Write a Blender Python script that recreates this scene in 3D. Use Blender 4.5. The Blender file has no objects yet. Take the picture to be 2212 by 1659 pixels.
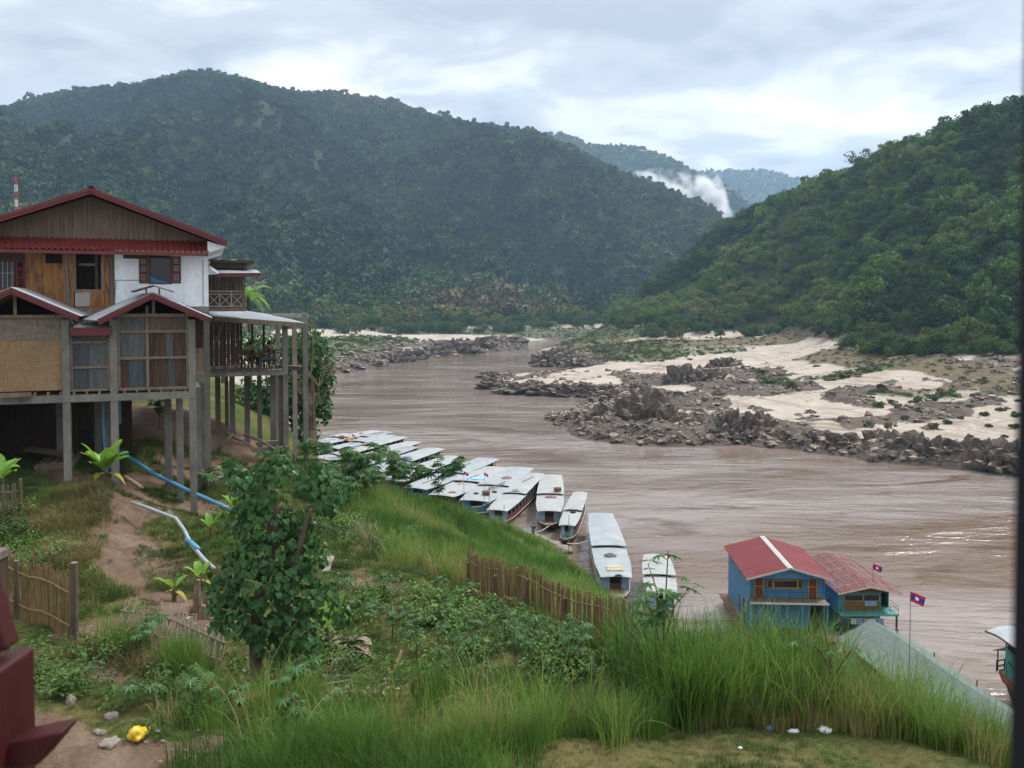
import bpy, bmesh, math, random
import numpy as np
from mathutils import Vector, Matrix, Euler, noise as mnoise
R = math.radians
random.seed(7)
rng = np.random.default_rng(7)
SC = bpy.context.scene
COL = SC.collection

# ---------------------------------------------------------------- camera
CAM_Z = 26.0                                   # eye height above the river
F_PX, CU, CV, HZ = 1843.0, 1106.0, 829.5, 660.0 # focal length and survey of the photograph (2212 px wide)
PITCH = R(2.0)
V0 = HZ + F_PX * math.tan(PITCH)
cam_d = bpy.data.cameras.new('camera')
cam = bpy.data.objects.new('camera', cam_d)
COL.objects.link(cam)
cam.location = (0, 0, CAM_Z)
cam.rotation_euler = (R(90) - PITCH, 0, 0)
cam_d.sensor_width = 36.0
cam_d.lens = 36.0 * F_PX / 2212.0
cam_d.shift_y = -(CV - V0) / 2212.0
cam_d.clip_start = 0.05
cam_d.clip_end = 20000
cam_d.dof.use_dof = True
cam_d.dof.focus_distance = 60.0
cam_d.dof.aperture_fstop = 7.0
SC.camera = cam

# ---------------------------------------------------------------- sky, sun, exposure
SUN_EL, SUN_AZ = R(52), R(50)                  # azimuth clockwise from +Y: the sun is ahead and to the right
SKY_STRENGTH = 0.1
world = bpy.data.worlds.new("World")
SC.world = world
world.use_nodes = True
wn, wl = world.node_tree.nodes, world.node_tree.links
wn.clear()
w_out = wn.new('ShaderNodeOutputWorld')
w_bg = wn.new('ShaderNodeBackground')
w_bg.inputs['Strength'].default_value = SKY_STRENGTH
w_sky = wn.new('ShaderNodeTexSky')
w_sky.sky_type = 'NISHITA'
w_sky.sun_disc = False
w_sky.sun_elevation = SUN_EL
w_sky.sun_rotation = SUN_AZ
w_tc = wn.new('ShaderNodeTexCoord')
w_sep = wn.new('ShaderNodeSeparateXYZ')
wl.new(w_tc.outputs['Generated'], w_sep.inputs[0])
def wmath(op, a, b=None):
    n = wn.new('ShaderNodeMath'); n.operation = op
    for i, s in enumerate((a, b)):
        if s is None: continue
        if isinstance(s, (int, float)): n.inputs[i].default_value = s
        else: wl.new(s, n.inputs[i])
    return n.outputs[0]
zz = wmath('ADD', wmath('MAXIMUM', w_sep.outputs[2], 0.0), 0.13)   # a flat cloud deck seen in perspective
w_cmb = wn.new('ShaderNodeCombineXYZ')
wl.new(wmath('DIVIDE', w_sep.outputs[0], zz), w_cmb.inputs[0])
wl.new(wmath('MULTIPLY', wmath('DIVIDE', w_sep.outputs[1], zz), 1.25), w_cmb.inputs[1])
def wnoise(scale, detail, rough, off, dist=0.0):
    mp = wn.new('ShaderNodeMapping')
    mp.inputs['Location'].default_value = off
    mp.inputs['Rotation'].default_value = (0, 0, R(-32))
    mp.inputs['Scale'].default_value = (1.0, 0.8, 1)
    wl.new(w_cmb.outputs[0], mp.inputs[0])
    n = wn.new('ShaderNodeTexNoise')
    n.inputs['Scale'].default_value = scale
    n.inputs['Detail'].default_value = detail
    n.inputs['Roughness'].default_value = rough
    n.inputs['Distortion'].default_value = dist
    wl.new(mp.outputs[0], n.inputs['Vector'])
    return n.outputs['Fac']
def wramp(fac, stops):
    r = wn.new('ShaderNodeValToRGB')
    r.color_ramp.interpolation = 'EASE'
    el = r.color_ramp.elements
    while len(el) < len(stops): el.new(0.5)
    for e, (p, c) in zip(el, stops):
        e.position = p; e.color = (*c, 1)
    wl.new(fac, r.inputs[0])
    return r.outputs[0]
n_big = wnoise(0.85, 4.0, 0.5, (3.4, 1.3, 0), 0.3)
n_mid = wnoise(2.3, 6.0, 0.55, (7.7, 2.1, 0), 0.5)
n_sum = wmath('ADD', wmath('MULTIPLY', n_big, 0.60), wmath('MULTIPLY', n_mid, 0.40))
cloud = wramp(n_sum, [(0.40, (2.65, 2.9, 3.35)), (0.47, (3.45, 3.7, 4.1)), (0.535, (4.9, 5.0, 5.15)), (0.60, (7.4, 7.3, 7.1))])
w_mix = wn.new('ShaderNodeMixRGB')
w_mix.inputs[0].default_value = 0.94           # almost closed overcast over the clear sky
wl.new(w_sky.outputs[0], w_mix.inputs[1])
# an overcast is brighter overhead than near the horizon
w_el = wmath('ADD', 1.0, wmath('MULTIPLY', wmath('MAXIMUM', wmath('SUBTRACT', w_sep.outputs[2], 0.30), 0.0), 2.6))
w_grad = wn.new('ShaderNodeMixRGB'); w_grad.blend_type = 'MULTIPLY'; w_grad.inputs[0].default_value = 1.0
wl.new(cloud, w_grad.inputs[1]); wl.new(w_el, w_grad.inputs[2])
wl.new(w_grad.outputs[0], w_mix.inputs[2])
wl.new(w_mix.outputs[0], w_bg.inputs['Color'])
wl.new(w_bg.outputs[0], w_out.inputs['Surface'])
sun_d = bpy.data.lights.new('sun', 'SUN')
sun_d.energy = 2.3
sun_d.angle = R(10)
sun_d.color = (1.0, 0.96, 0.9)
sun = bpy.data.objects.new('sun', sun_d)
COL.objects.link(sun)
sun.rotation_euler = (R(90) - SUN_EL, 0, -SUN_AZ + math.pi)
sd = Vector((math.sin(SUN_AZ) * math.cos(SUN_EL), math.cos(SUN_AZ) * math.cos(SUN_EL), math.sin(SUN_EL)))
sun.rotation_euler = sd.to_track_quat('Z', 'Y').to_euler()
vs = SC.view_settings
vs.view_transform = 'Standard'; vs.look = 'None'; vs.gamma = 1; vs.use_curve_mapping = False
vs.exposure = 1.0
SC.render.engine = 'CYCLES'
SC.cycles.use_denoising = True
SC.cycles.max_bounces = 6
SC.cycles.diffuse_bounces = 3
SC.cycles.glossy_bounces = 3
SC.cycles.transparent_max_bounces = 8
SC.cycles.volume_bounces = 1

# ---------------------------------------------------------------- survey: photograph pixel -> point in the place
def ray(u, v):
    a = (u - CU) / F_PX; b = (V0 - v) / F_PX
    y = math.cos(PITCH) + b * math.sin(PITCH); z = -math.sin(PITCH) + b * math.cos(PITCH)
    return a / y, z / y
def P(u, v, D):
    rx, rz = ray(u, v)
    return Vector((rx * D, D, CAM_Z + rz * D))
def Pz(u, v, z):
    rx, rz = ray(u, v)
    D = (z - CAM_Z) / rz
    return Vector((rx * D, D, z))

# ---------------------------------------------------------------- mesh builder
class MB:
    def __init__(s): s.v = []; s.f = []; s.m = []; s.uv = None
    def add(s, vs, fs, m=0):
        o = len(s.v); s.v.extend([tuple(p) for p in vs]); s.f.extend([tuple(i + o for i in f) for f in fs]); s.m.extend([m] * len(fs)); return s
    def hexa(s, p, m=0):   # p: 4 bottom then 4 top
        return s.add(p, [(3, 2, 1, 0), (4, 5, 6, 7), (0, 1, 5, 4), (1, 2, 6, 5), (2, 3, 7, 6), (3, 0, 4, 7)], m)
    def box(s, x0, x1, y0, y1, z0, z1, m=0):
        return s.hexa([(x0, y0, z0), (x1, y0, z0), (x1, y1, z0), (x0, y1, z0), (x0, y0, z1), (x1, y0, z1), (x1, y1, z1), (x0, y1, z1)], m)
    def beam(s, p, q, w, h, m=0, up=(0, 0, 1)):
        p, q = Vector(p), Vector(q); d = (q - p).normalized(); u = Vector(up)
        if abs(d.dot(u)) > 0.98: u = Vector((0, 1, 0))
        a = d.cross(u).normalized() * (w / 2); b = a.cross(d).normalized() * (h / 2)
        return s.hexa([p - a - b, p + a - b, p + a + b, p - a + b, q - a - b, q + a - b, q + a + b, q - a + b], m)
    def tube(s, pts, rad, n=6, m=0, cap=True):
        pts = [Vector(p) for p in pts]
        if not hasattr(rad, '__len__'): rad = [rad] * len(pts)
        o = len(s.v); ref = None
        for i, p in enumerate(pts):
            d = (pts[min(i + 1, len(pts) - 1)] - pts[max(i - 1, 0)]).normalized()
            if ref is None: ref = Vector((1, 0, 0)) if abs(d.x) < 0.8 else Vector((0, 1, 0))
            a = (ref - d * ref.dot(d)).normalized(); b = d.cross(a); ref = a
            for k in range(n):
                t = 2 * math.pi * k / n
                s.v.append(tuple(p + (a * math.cos(t) + b * math.sin(t)) * rad[i]))
        for i in range(len(pts) - 1):
            for k in range(n):
                s.f.append((o + i * n + k, o + i * n + (k + 1) % n, o + (i + 1) * n + (k + 1) % n, o + (i + 1) * n + k)); s.m.append(m)
        if cap:
            s.f.append(tuple(o + k for k in reversed(range(n)))); s.m.append(m)
            e = o + (len(pts) - 1) * n
            s.f.append(tuple(e + k for k in range(n))); s.m.append(m)
        return s
    def sheet(s, grid, th=0.0, m=0):   # grid of points, rows of equal length; th: thickness along -z
        r, c = len(grid), len(grid[0]); o = len(s.v)
        for row in grid: s.v.extend([tuple(p) for p in row])
        for i in range(r - 1):
            for j in range(c - 1):
                s.f.append((o + i * c + j, o + i * c + j + 1, o + (i + 1) * c + j + 1, o + (i + 1) * c + j)); s.m.append(m)
        if th:
            o2 = len(s.v)
            for row in grid: s.v.extend([(p[0], p[1], p[2] - th) for p in row])
            for i in range(r - 1):
                for j in range(c - 1):
                    s.f.append((o2 + (i + 1) * c + j, o2 + (i + 1) * c + j + 1, o2 + i * c + j + 1, o2 + i * c + j)); s.m.append(m)
            ring = [j for j in range(c)] + [i * c + c - 1 for i in range(1, r)] + [(r - 1) * c + j for j in range(c - 2, -1, -1)] + [i * c for i in range(r - 2, 0, -1)]
            for a, b in zip(ring, ring[1:] + ring[:1]):
                s.f.append((o + b, o + a, o2 + a, o2 + b)); s.m.append(m)
        return s
    def prism(s, poly, vec, m=0):   # polygon extruded by vec
        n = len(poly); vec = Vector(vec); o = len(s.v)
        s.v.extend([tuple(p) for p in poly]); s.v.extend([tuple(Vector(p) + vec) for p in poly])
        s.f.append(tuple(o + k for k in reversed(range(n)))); s.f.append(tuple(o + n + k for k in range(n))); s.m.extend([m, m])
        for k in range(n):
            s.f.append((o + k, o + (k + 1) % n, o + n + (k + 1) % n, o + n + k)); s.m.append(m)
        return s
    def build(s, name, mats, parent=None, smooth=False, loc=None):
        me = bpy.data.meshes.new(name)
        me.from_pydata(s.v, [], s.f)
        if not isinstance(mats, (list, tuple)): mats = [mats]
        for mt in mats: me.materials.append(mt)
        if len(mats) > 1: me.polygons.foreach_set('material_index', s.m)
        if smooth: me.polygons.foreach_set('use_smooth', [True] * len(me.polygons))
        me.validate(); me.update()
        o = bpy.data.objects.new(name, me)
        COL.objects.link(o)
        if parent is not None: o.parent = parent
        if loc is not None: o.location = loc
        return o
def tag(o, label=None, cat=None, group=None, kind=None):
    for k, val in (('label', label), ('category', cat), ('group', group), ('kind', kind)):
        if val: o[k] = val
    return o
def thing(name, label, cat, loc=(0, 0, 0), rz=0.0, group=None):
    o = bpy.data.objects.new(name, None); COL.objects.link(o)
    o.location = loc; o.rotation_euler = (0, 0, rz); o.empty_display_size = 0.3
    return tag(o, label, cat, group)
def copy_tree(o, parent=None):
    c = o.copy(); COL.objects.link(c); c.parent = parent
    for ch in list(o.children): copy_tree(ch, c)
    return c
def mesh_np(name, V, F, mat, attrs=None, smooth=True):
    me = bpy.data.meshes.new(name)
    me.from_pydata(V.tolist() if hasattr(V, 'tolist') else V, [], F.tolist() if hasattr(F, 'tolist') else F)
    for mt in (mat if isinstance(mat, (list, tuple)) else [mat]): me.materials.append(mt)
    if attrs:
        for k, a in attrs.items():
            at = me.attributes.new(k, 'FLOAT', 'POINT'); at.data.foreach_set('value', np.asarray(a, dtype=np.float32))
    if smooth: me.polygons.foreach_set('use_smooth', [True] * len(me.polygons))
    me.update()
    o = bpy.data.objects.new(name, me); COL.objects.link(o)
    return o

# ---------------------------------------------------------------- material builder
class NT:
    def __init__(s, name):
        s.mat = bpy.data.materials.new(name); s.mat.use_nodes = True
        s.n, s.l = s.mat.node_tree.nodes, s.mat.node_tree.links
        s.b = s.n['Principled BSDF']; s.out = s.n['Material Output']
        s.tc = None
    def coord(s, kind='Object', scale=(1, 1, 1), rot=(0, 0, 0), loc=(0, 0, 0)):
        if kind == 'World':
            g = s.n.new('ShaderNodeNewGeometry'); src = g.outputs['Position']
        else:
            t = s.n.new('ShaderNodeTexCoord'); src = t.outputs[kind]
        m = s.n.new('ShaderNodeMapping'); m.inputs['Scale'].default_value = scale; m.inputs['Rotation'].default_value = rot; m.inputs['Location'].default_value = loc
        s.l.new(src, m.inputs[0]); return m.outputs[0]
    def noise(s, vec, scale, detail=5, rough=0.6, dist=0.0, typ=None):
        n = s.n.new('ShaderNodeTexNoise')
        n.inputs['Scale'].default_value = scale; n.inputs['Detail'].default_value = detail
        n.inputs['Roughness'].default_value = rough; n.inputs['Distortion'].default_value = dist
        if vec is not None: s.l.new(vec, n.inputs['Vector'])
        return n.outputs['Fac']
    def voro(s, vec, scale, feature='F1', out='Distance'):
        n = s.n.new('ShaderNodeTexVoronoi'); n.feature = feature; n.inputs['Scale'].default_value = scale
        s.l.new(vec, n.inputs['Vector']); return n.outputs[out]
    def wave(s, vec, scale, axis='X', dist=0.0, prof='SIN', dscale=1.0):
        n = s.n.new('ShaderNodeTexWave'); n.bands_direction = axis; n.wave_profile = prof
        n.inputs['Scale'].default_value = scale; n.inputs['Distortion'].default_value = dist; n.inputs['Detail Scale'].default_value = dscale
        s.l.new(vec, n.inputs['Vector']); return n.outputs['Fac']
    def ramp(s, fac, stops, interp='LINEAR'):
        r = s.n.new('ShaderNodeValToRGB'); r.color_ramp.interpolation = interp
        el = r.color_ramp.elements
        while len(el) < len(stops): el.new(0.5)
        for e, (p, c) in zip(el, stops):
            e.position = p; e.color = (*c, 1) if hasattr(c, '__len__') else (c, c, c, 1)
        s.l.new(fac, r.inputs[0]); return r.outputs[0]
    def mix(s, fac, a, b, mode='MIX'):
        m = s.n.new('ShaderNodeMixRGB'); m.blend_type = mode
        for i, x in zip((0, 1, 2), (fac, a, b)):
            if isinstance(x, (int, float)): m.inputs[i].default_value = x if i == 0 else (x, x, x, 1)
            elif isinstance(x, (tuple, list)): m.inputs[i].default_value = (*x, 1)
            else: s.l.new(x, m.inputs[i])
        return m.outputs[0]
    def math(s, op, a, b=None, clamp=False):
        m = s.n.new('ShaderNodeMath'); m.operation = op; m.use_clamp = clamp
        for i, x in enumerate((a, b)):
            if x is None: continue
            if isinstance(x, (int, float)): m.inputs[i].default_value = x
            else: s.l.new(x, m.inputs[i])
        return m.outputs[0]
    def attr(s, name, typ='GEOMETRY', out='Fac'):
        a = s.n.new('ShaderNodeAttribute'); a.attribute_type = typ; a.attribute_name = name; return a.outputs[out]
    def rnd(s):
        o = s.n.new('ShaderNodeObjectInfo'); return o.outputs['Random']
    def sep(s, vec):
        o = s.n.new('ShaderNodeSeparateXYZ'); s.l.new(vec, o.inputs[0]); return o.outputs
    def bump(s, h, strength=0.4, dist=0.05):
        b = s.n.new('ShaderNodeBump'); b.inputs['Strength'].default_value = strength; b.inputs['Distance'].default_value = dist
        s.l.new(h, b.inputs['Height']); s.l.new(b.outputs[0], s.b.inputs['Normal']); return s
    def set(s, color=None, rough=0.8, spec=0.3, metal=0.0):
        if color is not None:
            if isinstance(color, (tuple, list)): s.b.inputs['Base Color'].default_value = (*color, 1)
            else: s.l.new(color, s.b.inputs['Base Color'])
        if isinstance(rough, (int, float)): s.b.inputs['Roughness'].default_value = rough
        else: s.l.new(rough, s.b.inputs['Roughness'])
        s.b.inputs['Specular IOR Level'].default_value = spec
        s.b.inputs['Metallic'].default_value = metal
        return s
    def translucent(s, color, fac=0.3):
        t = s.n.new('ShaderNodeBsdfTranslucent'); m = s.n.new('ShaderNodeMixShader'); m.inputs[0].default_value = fac
        if isinstance(color, (tuple, list)): t.inputs[0].default_value = (*color, 1)
        else: s.l.new(color, t.inputs[0])
        s.l.new(s.b.outputs[0], m.inputs[1]); s.l.new(t.outputs[0], m.inputs[2]); s.l.new(m.outputs[0], s.out.inputs['Surface']); return s
def worn(name, c1, c2, scale=3.0, rough=0.75, stretch=(1, 1, 1), bump=0.15, c3=None, spec=0.25, metal=0.0, coord='Object', bdist=0.02):
    t = NT(name); vec = t.coord(coord, stretch)
    a = t.noise(vec, scale, 8, 0.65, 0.3)
    st = [(0.32, c1), (0.68, c2)] if c3 is None else [(0.28, c1), (0.55, c2), (0.72, c3)]
    col = t.ramp(a, st)
    f = t.noise(vec, scale * 9, 4, 0.7)
    col = t.mix(0.35, col, t.ramp(f, [(0.3, 0.35), (0.7, 1.0)]), 'MULTIPLY')
    t.set(col, rough, spec, metal)
    if bump: t.bump(f, bump, bdist)
    return t.mat

# ---------------------------------------------------------------- scattered stuff: one object holding its own template islands and its points
def scatter(name, templates, pts, scale, rot, idx, mat, tint=None, label=None):
    V, F, tid = [], [], []
    for k, (tv, tf) in enumerate(templates):
        o = len(V)
        V.extend([tuple(p) for p in tv]); F.extend([tuple(i + o for i in f) for f in tf]); tid.extend([k + 1] * len(tv))
    nt, n = len(V), len(pts)
    pts = np.asarray(pts, dtype=np.float64).reshape(-1, 3)
    me = bpy.data.meshes.new(name)
    me.from_pydata(V + pts.tolist(), [], F)
    me.materials.append(mat)
    def fa(nm, tval, arr, typ='FLOAT', prop='value'):
        a = me.attributes.new(nm, typ, 'POINT')
        arr = np.concatenate([np.full((nt,) + np.shape(arr)[1:], tval), np.asarray(arr)]).astype(np.int32 if typ == 'INT' else np.float32)
        a.data.foreach_set(prop, arr.ravel())
    fa('tid', 0, np.zeros(n), 'INT')
    me.attributes['tid'].data.foreach_set('value', np.array(tid + [0] * n, dtype=np.int32))
    scale = np.asarray(scale, dtype=np.float32)
    if scale.ndim == 1: scale = np.stack([scale] * 3, 1)
    fa('pscale', 1.0, scale, 'FLOAT_VECTOR', 'vector')
    fa('prot', 0.0, np.asarray(rot), 'FLOAT_VECTOR', 'vector')
    fa('pidx', 0, np.asarray(idx), 'INT')
    fa('tint', 0.5, np.full(n, 0.5) if tint is None else np.asarray(tint))
    o = bpy.data.objects.new(name, me); COL.objects.link(o)
    ng = bpy.data.node_groups.new(name + '_spread', 'GeometryNodeTree')
    ng.interface.new_socket('Geometry', in_out='INPUT', socket_type='NodeSocketGeometry')
    ng.interface.new_socket('Geometry', in_out='OUTPUT', socket_type='NodeSocketGeometry')
    N, L = ng.nodes, ng.links
    gi, go = N.new('NodeGroupInput'), N.new('NodeGroupOutput')
    def named(nm, typ):
        a = N.new('GeometryNodeInputNamedAttribute'); a.data_type = typ; a.inputs['Name'].default_value = nm; return a.outputs[0]
    t_out = named('tid', 'INT')
    join = N.new('GeometryNodeJoinGeometry')
    def sepk(k):
        c = N.new('FunctionNodeCompare'); c.data_type = 'INT'; c.operation = 'EQUAL'
        L.new(t_out, c.inputs[2]); c.inputs[3].default_value = k
        s = N.new('GeometryNodeSeparateGeometry'); s.domain = 'POINT'
        L.new(gi.outputs[0], s.inputs['Geometry']); L.new(c.outputs[0], s.inputs['Selection']); return s.outputs[0]
    for k in reversed(range(len(templates))):
        g = N.new('GeometryNodeGeometryToInstance'); L.new(sepk(k + 1), g.inputs[0]); L.new(g.outputs[0], join.inputs[0])
    iop = N.new('GeometryNodeInstanceOnPoints')
    L.new(sepk(0), iop.inputs['Points']); L.new(join.outputs[0], iop.inputs['Instance'])
    iop.inputs['Pick Instance'].default_value = True
    L.new(named('pidx', 'INT'), iop.inputs['Instance Index'])
    L.new(named('pscale', 'FLOAT_VECTOR'), iop.inputs['Scale'])
    e2r = N.new('FunctionNodeEulerToRotation'); L.new(named('prot', 'FLOAT_VECTOR'), e2r.inputs[0])
    L.new(e2r.outputs[0], iop.inputs['Rotation'])
    L.new(iop.outputs[0], go.inputs[0])
    md = o.modifiers.new('spread', 'NODES'); md.node_group = ng
    tag(o, label, None, None, 'stuff')
    return o

# ---------------------------------------------------------------- smooth interpolation through surveyed points
class RBF:
    def __init__(s, pts):
        p = np.array(pts, dtype=float); s.c = p[:, :2]; n = len(p)
        d = np.sqrt(((s.c[:, None] - s.c[None]) ** 2).sum(-1))
        A = np.zeros((n + 3, n + 3)); A[:n, :n] = d; A[:n, n] = 1; A[:n, n + 1:] = s.c; A[n, :n] = 1; A[n + 1:, :n] = s.c.T
        A[:n, :n] -= np.eye(n) * 0.02
        s.w = np.linalg.solve(A, np.concatenate([p[:, 2], np.zeros(3)]))
    def __call__(s, x, y):
        q = np.stack([np.ravel(x), np.ravel(y)], 1); out = np.empty(len(q)); n = len(s.c)
        for i in range(0, len(q), 20000):
            b = q[i:i + 20000]
            d = np.sqrt(((b[:, None] - s.c[None]) ** 2).sum(-1))
            out[i:i + 20000] = d @ s.w[:n] + s.w[n] + b @ s.w[n + 1:]
        return out.reshape(np.shape(x))
def lattice(nx, ny, seed):
    return np.random.default_rng(seed).random((nx, ny))
def vnoise(x, y, seed=0):
    t = lattice(256, 256, seed)
    xi, yi = np.floor(x).astype(int), np.floor(y).astype(int); fx, fy = x - xi, y - yi
    fx, fy = fx * fx * fx * (fx * (fx * 6 - 15) + 10), fy * fy * fy * (fy * (fy * 6 - 15) + 10)
    g = lambda i, j: t[i % 256, j % 256]
    return (g(xi, yi) * (1 - fx) + g(xi + 1, yi) * fx) * (1 - fy) + (g(xi, yi + 1) * (1 - fx) + g(xi + 1, yi + 1) * fx) * fy
def fbm(x, y, oct=4, seed=0, ridged=False, gain=0.5):
    s, a, tot = 0, 1.0, 0
    for k in range(oct):
        n = vnoise(x * 2 ** k + 17.3 * k, y * 2 ** k + 9.1 * k, seed + k)
        if ridged: n = 1 - np.abs(2 * n - 1)
        s = s + a * n; tot += a; a *= gain
    return s / tot
def polar_grid(us, Ds):
    U, D = np.meshgrid(us, Ds)
    X = (U - CU) / F_PX * D
    r, c = X.shape
    i = np.arange(r * c).reshape(r, c)
    F = np.stack([i[:-1, :-1], i[:-1, 1:], i[1:, 1:], i[1:, :-1]], -1).reshape(-1, 4)
    return U, D, X, D.copy(), F
def sstep(a, b, x):
    t = np.clip((x - a) / (b - a), 0, 1); return t * t * (3 - 2 * t)
# ================================================================ RIVER
t = NT('muddy_river_water')
vec = t.coord('World')
cur = t.coord('World', (0.35, 1.0, 1), (0, 0, R(-30)))
streak = t.noise(t.coord('World', (0.030, 0.075, 1), (0, 0, R(-24))), 1.0, 6, 0.6, 1.2)
silt = t.noise(vec, 0.013, 3, 0.5, 0.6)
col = t.ramp(silt, [(0.35, (0.112, 0.076, 0.053)), (0.65, (0.150, 0.108, 0.080))])
sheen_streak = t.noise(t.coord('World', (0.10, 0.42, 1), (0, 0, R(-24))), 1.0, 7, 0.68, 1.6)
sheen_patch = t.noise(t.coord('World', (0.02, 0.05, 1), (0, 0, R(-24))), 1.0, 3, 0.5, 0.8)
col = t.mix(t.ramp(sheen_patch, [(0.42, 0.0), (0.60, 0.6)]), col, (0.245, 0.212, 0.198))  # broad silvery sky sheen painted into the water colour
col = t.mix(t.math('MULTIPLY', t.ramp(sheen_streak, [(0.56, 0.0), (0.70, 0.40)]), t.ramp(sheen_patch, [(0.36, 0.15), (0.60, 1.0)])), col, (0.34, 0.30, 0.28))  # thin pale reflection streaks painted into the water colour
swirl = t.noise(t.coord('World', (0.035, 0.10, 1), (0, 0, R(-14))), 1.0, 4, 0.55, 2.2)
col = t.mix(t.ramp(swirl, [(0.34, 0.9), (0.43, 0.0)]), col, (0.090, 0.055, 0.029))
rg = t.ramp(streak, [(0.36, 0.05), (0.62, 0.12)])
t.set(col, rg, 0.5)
t.b.inputs['IOR'].default_value = 1.33
h1 = t.noise(cur, 0.75, 5, 0.62, 0.8)
h2 = t.noise(t.coord('World', (0.11, 0.26, 1), (0, 0, R(-20))), 1.0, 4, 0.6, 1.5)
h3 = t.noise(t.coord('World', (1.1, 3.2, 1), (0, 0, R(-26))), 1.0, 3, 0.6, 0.6)
h = t.math('ADD', t.math('ADD', t.math('MULTIPLY', h1, 0.20), t.math('MULTIPLY', h2, 0.55)), t.math('MULTIPLY', h3, 0.06))
slick = t.noise(t.coord('World', (0.012, 0.028, 1), (0, 0, R(-22))), 1.0, 4, 0.55, 2.0)
amp = t.math('MULTIPLY', t.ramp(streak, [(0.38, 1.0), (0.56, 0.35)]), t.ramp(slick, [(0.38, 0.12), (0.58, 1.25)]))
t.bump(t.math('MULTIPLY', h, amp), 0.60, 1.0)
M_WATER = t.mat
mb = MB()
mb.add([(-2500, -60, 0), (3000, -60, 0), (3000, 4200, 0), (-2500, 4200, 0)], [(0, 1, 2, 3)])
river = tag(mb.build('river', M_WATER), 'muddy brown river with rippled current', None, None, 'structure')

# ================================================================ NEAR BANK
G = []   # surveyed ground points (u, v, D)
for q in [(1106, 2300, 7), (400, 2300, 7), (1900, 2300, 7), (1106, 1900, 9.6), (2400, 1900, 9.5), (200, 1900, 9.5), (-400, 1800, 10.5),
          (1200, 1659, 12.2), (1700, 1640, 12.7), (2050, 1659, 12.2), (1500, 1575, 14.0), (1900, 1590, 13.8), (2150, 1650, 13.0), (2500, 1750, 12), (2900, 1800, 12.5),
          (700, 1640, 12.7), (600, 1520, 15), (1000, 1510, 15), (900, 1415, 17.5), (1200, 1460, 16.5), (700, 1440, 17),
          (150, 1610, 12.8), (100, 1530, 14.4), (290, 1650, 12.3), (230, 1570, 13.7), (-300, 1560, 14.5),
          (160, 1372, 18), (0, 1300, 19.7), (-300, 1240, 21.5), (555, 1455, 16.5), (330, 1440, 16.9), (430, 1370, 18.6),
          (150, 1065, 29), (100, 1160, 25), (200, 1210, 22.6), (20, 1180, 24.5), (-200, 1080, 29), (60, 1090, 27.5),
          (145, 1012, 31.3), (243, 1030, 31.6), (415, 1112, 32.3), (270, 1250, 22.5), (450, 1290, 21.5), (400, 1180, 26.3), (480, 1095, 33.5), (330, 1090, 29), (225, 1062, 28.2),
          (300, 930, 38), (360, 880, 41), (200, 935, 38), (60, 950, 36), (-200, 940, 36), (60, 870, 42), (440, 1035, 36), (450, 950, 40), (520, 950, 42.5), (505, 905, 46), (560, 990, 40.5), (640, 1000, 41), (600, 900, 50), (540, 850, 60), (400, 800, 60),
          (690, 1015, 42), (700, 1140, 31), (800, 1125, 36), (1000, 1285, 26.5), (1100, 1330, 23.5), (1200, 1372, 21.3), (1350, 1402, 19.6), (780, 1235, 24.5), (870, 1300, 21.5), (640, 1280, 22),
          (950, 1180, 32.5), (1000, 1122, 46), (1100, 1152, 61), (1150, 1160, 74), (1200, 1196, 65), (1175, 1160, 81), (1100, 1250, 32), (1100, 1200, 44), (1100, 1140, 80),
          (1250, 1290, 30), (1250, 1254, 45), (1250, 1243, 64), (900, 1250, 26), (900, 1150, 38), (900, 1112, 55), (900, 1090, 76),
          (750, 1110, 35), (750, 1070, 50), (750, 1045, 76), (760, 1040, 100), (650, 1010, 60), (660, 1000, 100), (660, 1000, 120),
          (1400, 1425, 19), (1400, 1415, 24), (1400, 1415, 40), (1400, 1400, 56), (1550, 1470, 17.5), (1550, 1500, 22), (1550, 1490, 40),
          (1700, 1540, 15.7), (1700, 1600, 19), (1700, 1560, 38), (1900, 1560, 15.5), (1900, 1660, 19), (2100, 1655, 14), (2100, 1760, 18), (2100, 1740, 34), (2350, 1800, 14), (2350, 1850, 30)]:
    G.append(tuple(P(*q)))
shore = [(900, 1100, None), (1000, 1115, None), (1070, 1125, None), (1140, 1150, None), (1195, 1172, None), (1225, 1200, None), (1255, 1235, None), (1330, 1300, None), (1420, 1375, None), (1550, 1440, None), (1720, 1500, None), (1900, 1570, None), (2150, 1660, None), (2500, 1750, None), (820, 1075, None), (740, 1045, None), (660, 1010, None), (620, 950, None), (600, 900, None), (560, 850, None), (520, 820, None)]
SH = [Pz(u, v, 0.0) for u, v, _ in shore]
for p in SH: G.append((p.x, p.y, -0.15))
for p in SH[:14]: G.append((p.x + 3.0, p.y + 9.0, -3.0))
for p in SH[14:]: G.append((p.x + 14.0, p.y + 3.0, -3.0))
for q in [(60, 60, -5), (20, 150, -5), (40, 100, -5), (90, 30, -5), (90, 60, -6), (-25, 190, -5), (-30, 300, -6), (30, 250, -6), (-120, 200, 16), (-160, 300, 24), (-110, 100, 21), (-70, 60, 21.5), (-60, 30, 21), (-40, 10, 19.5), (-110, 330, 10), (-75, 120, 14), (-60, 160, 5)]: G.append(q)
near_z = RBF(G)
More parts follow.
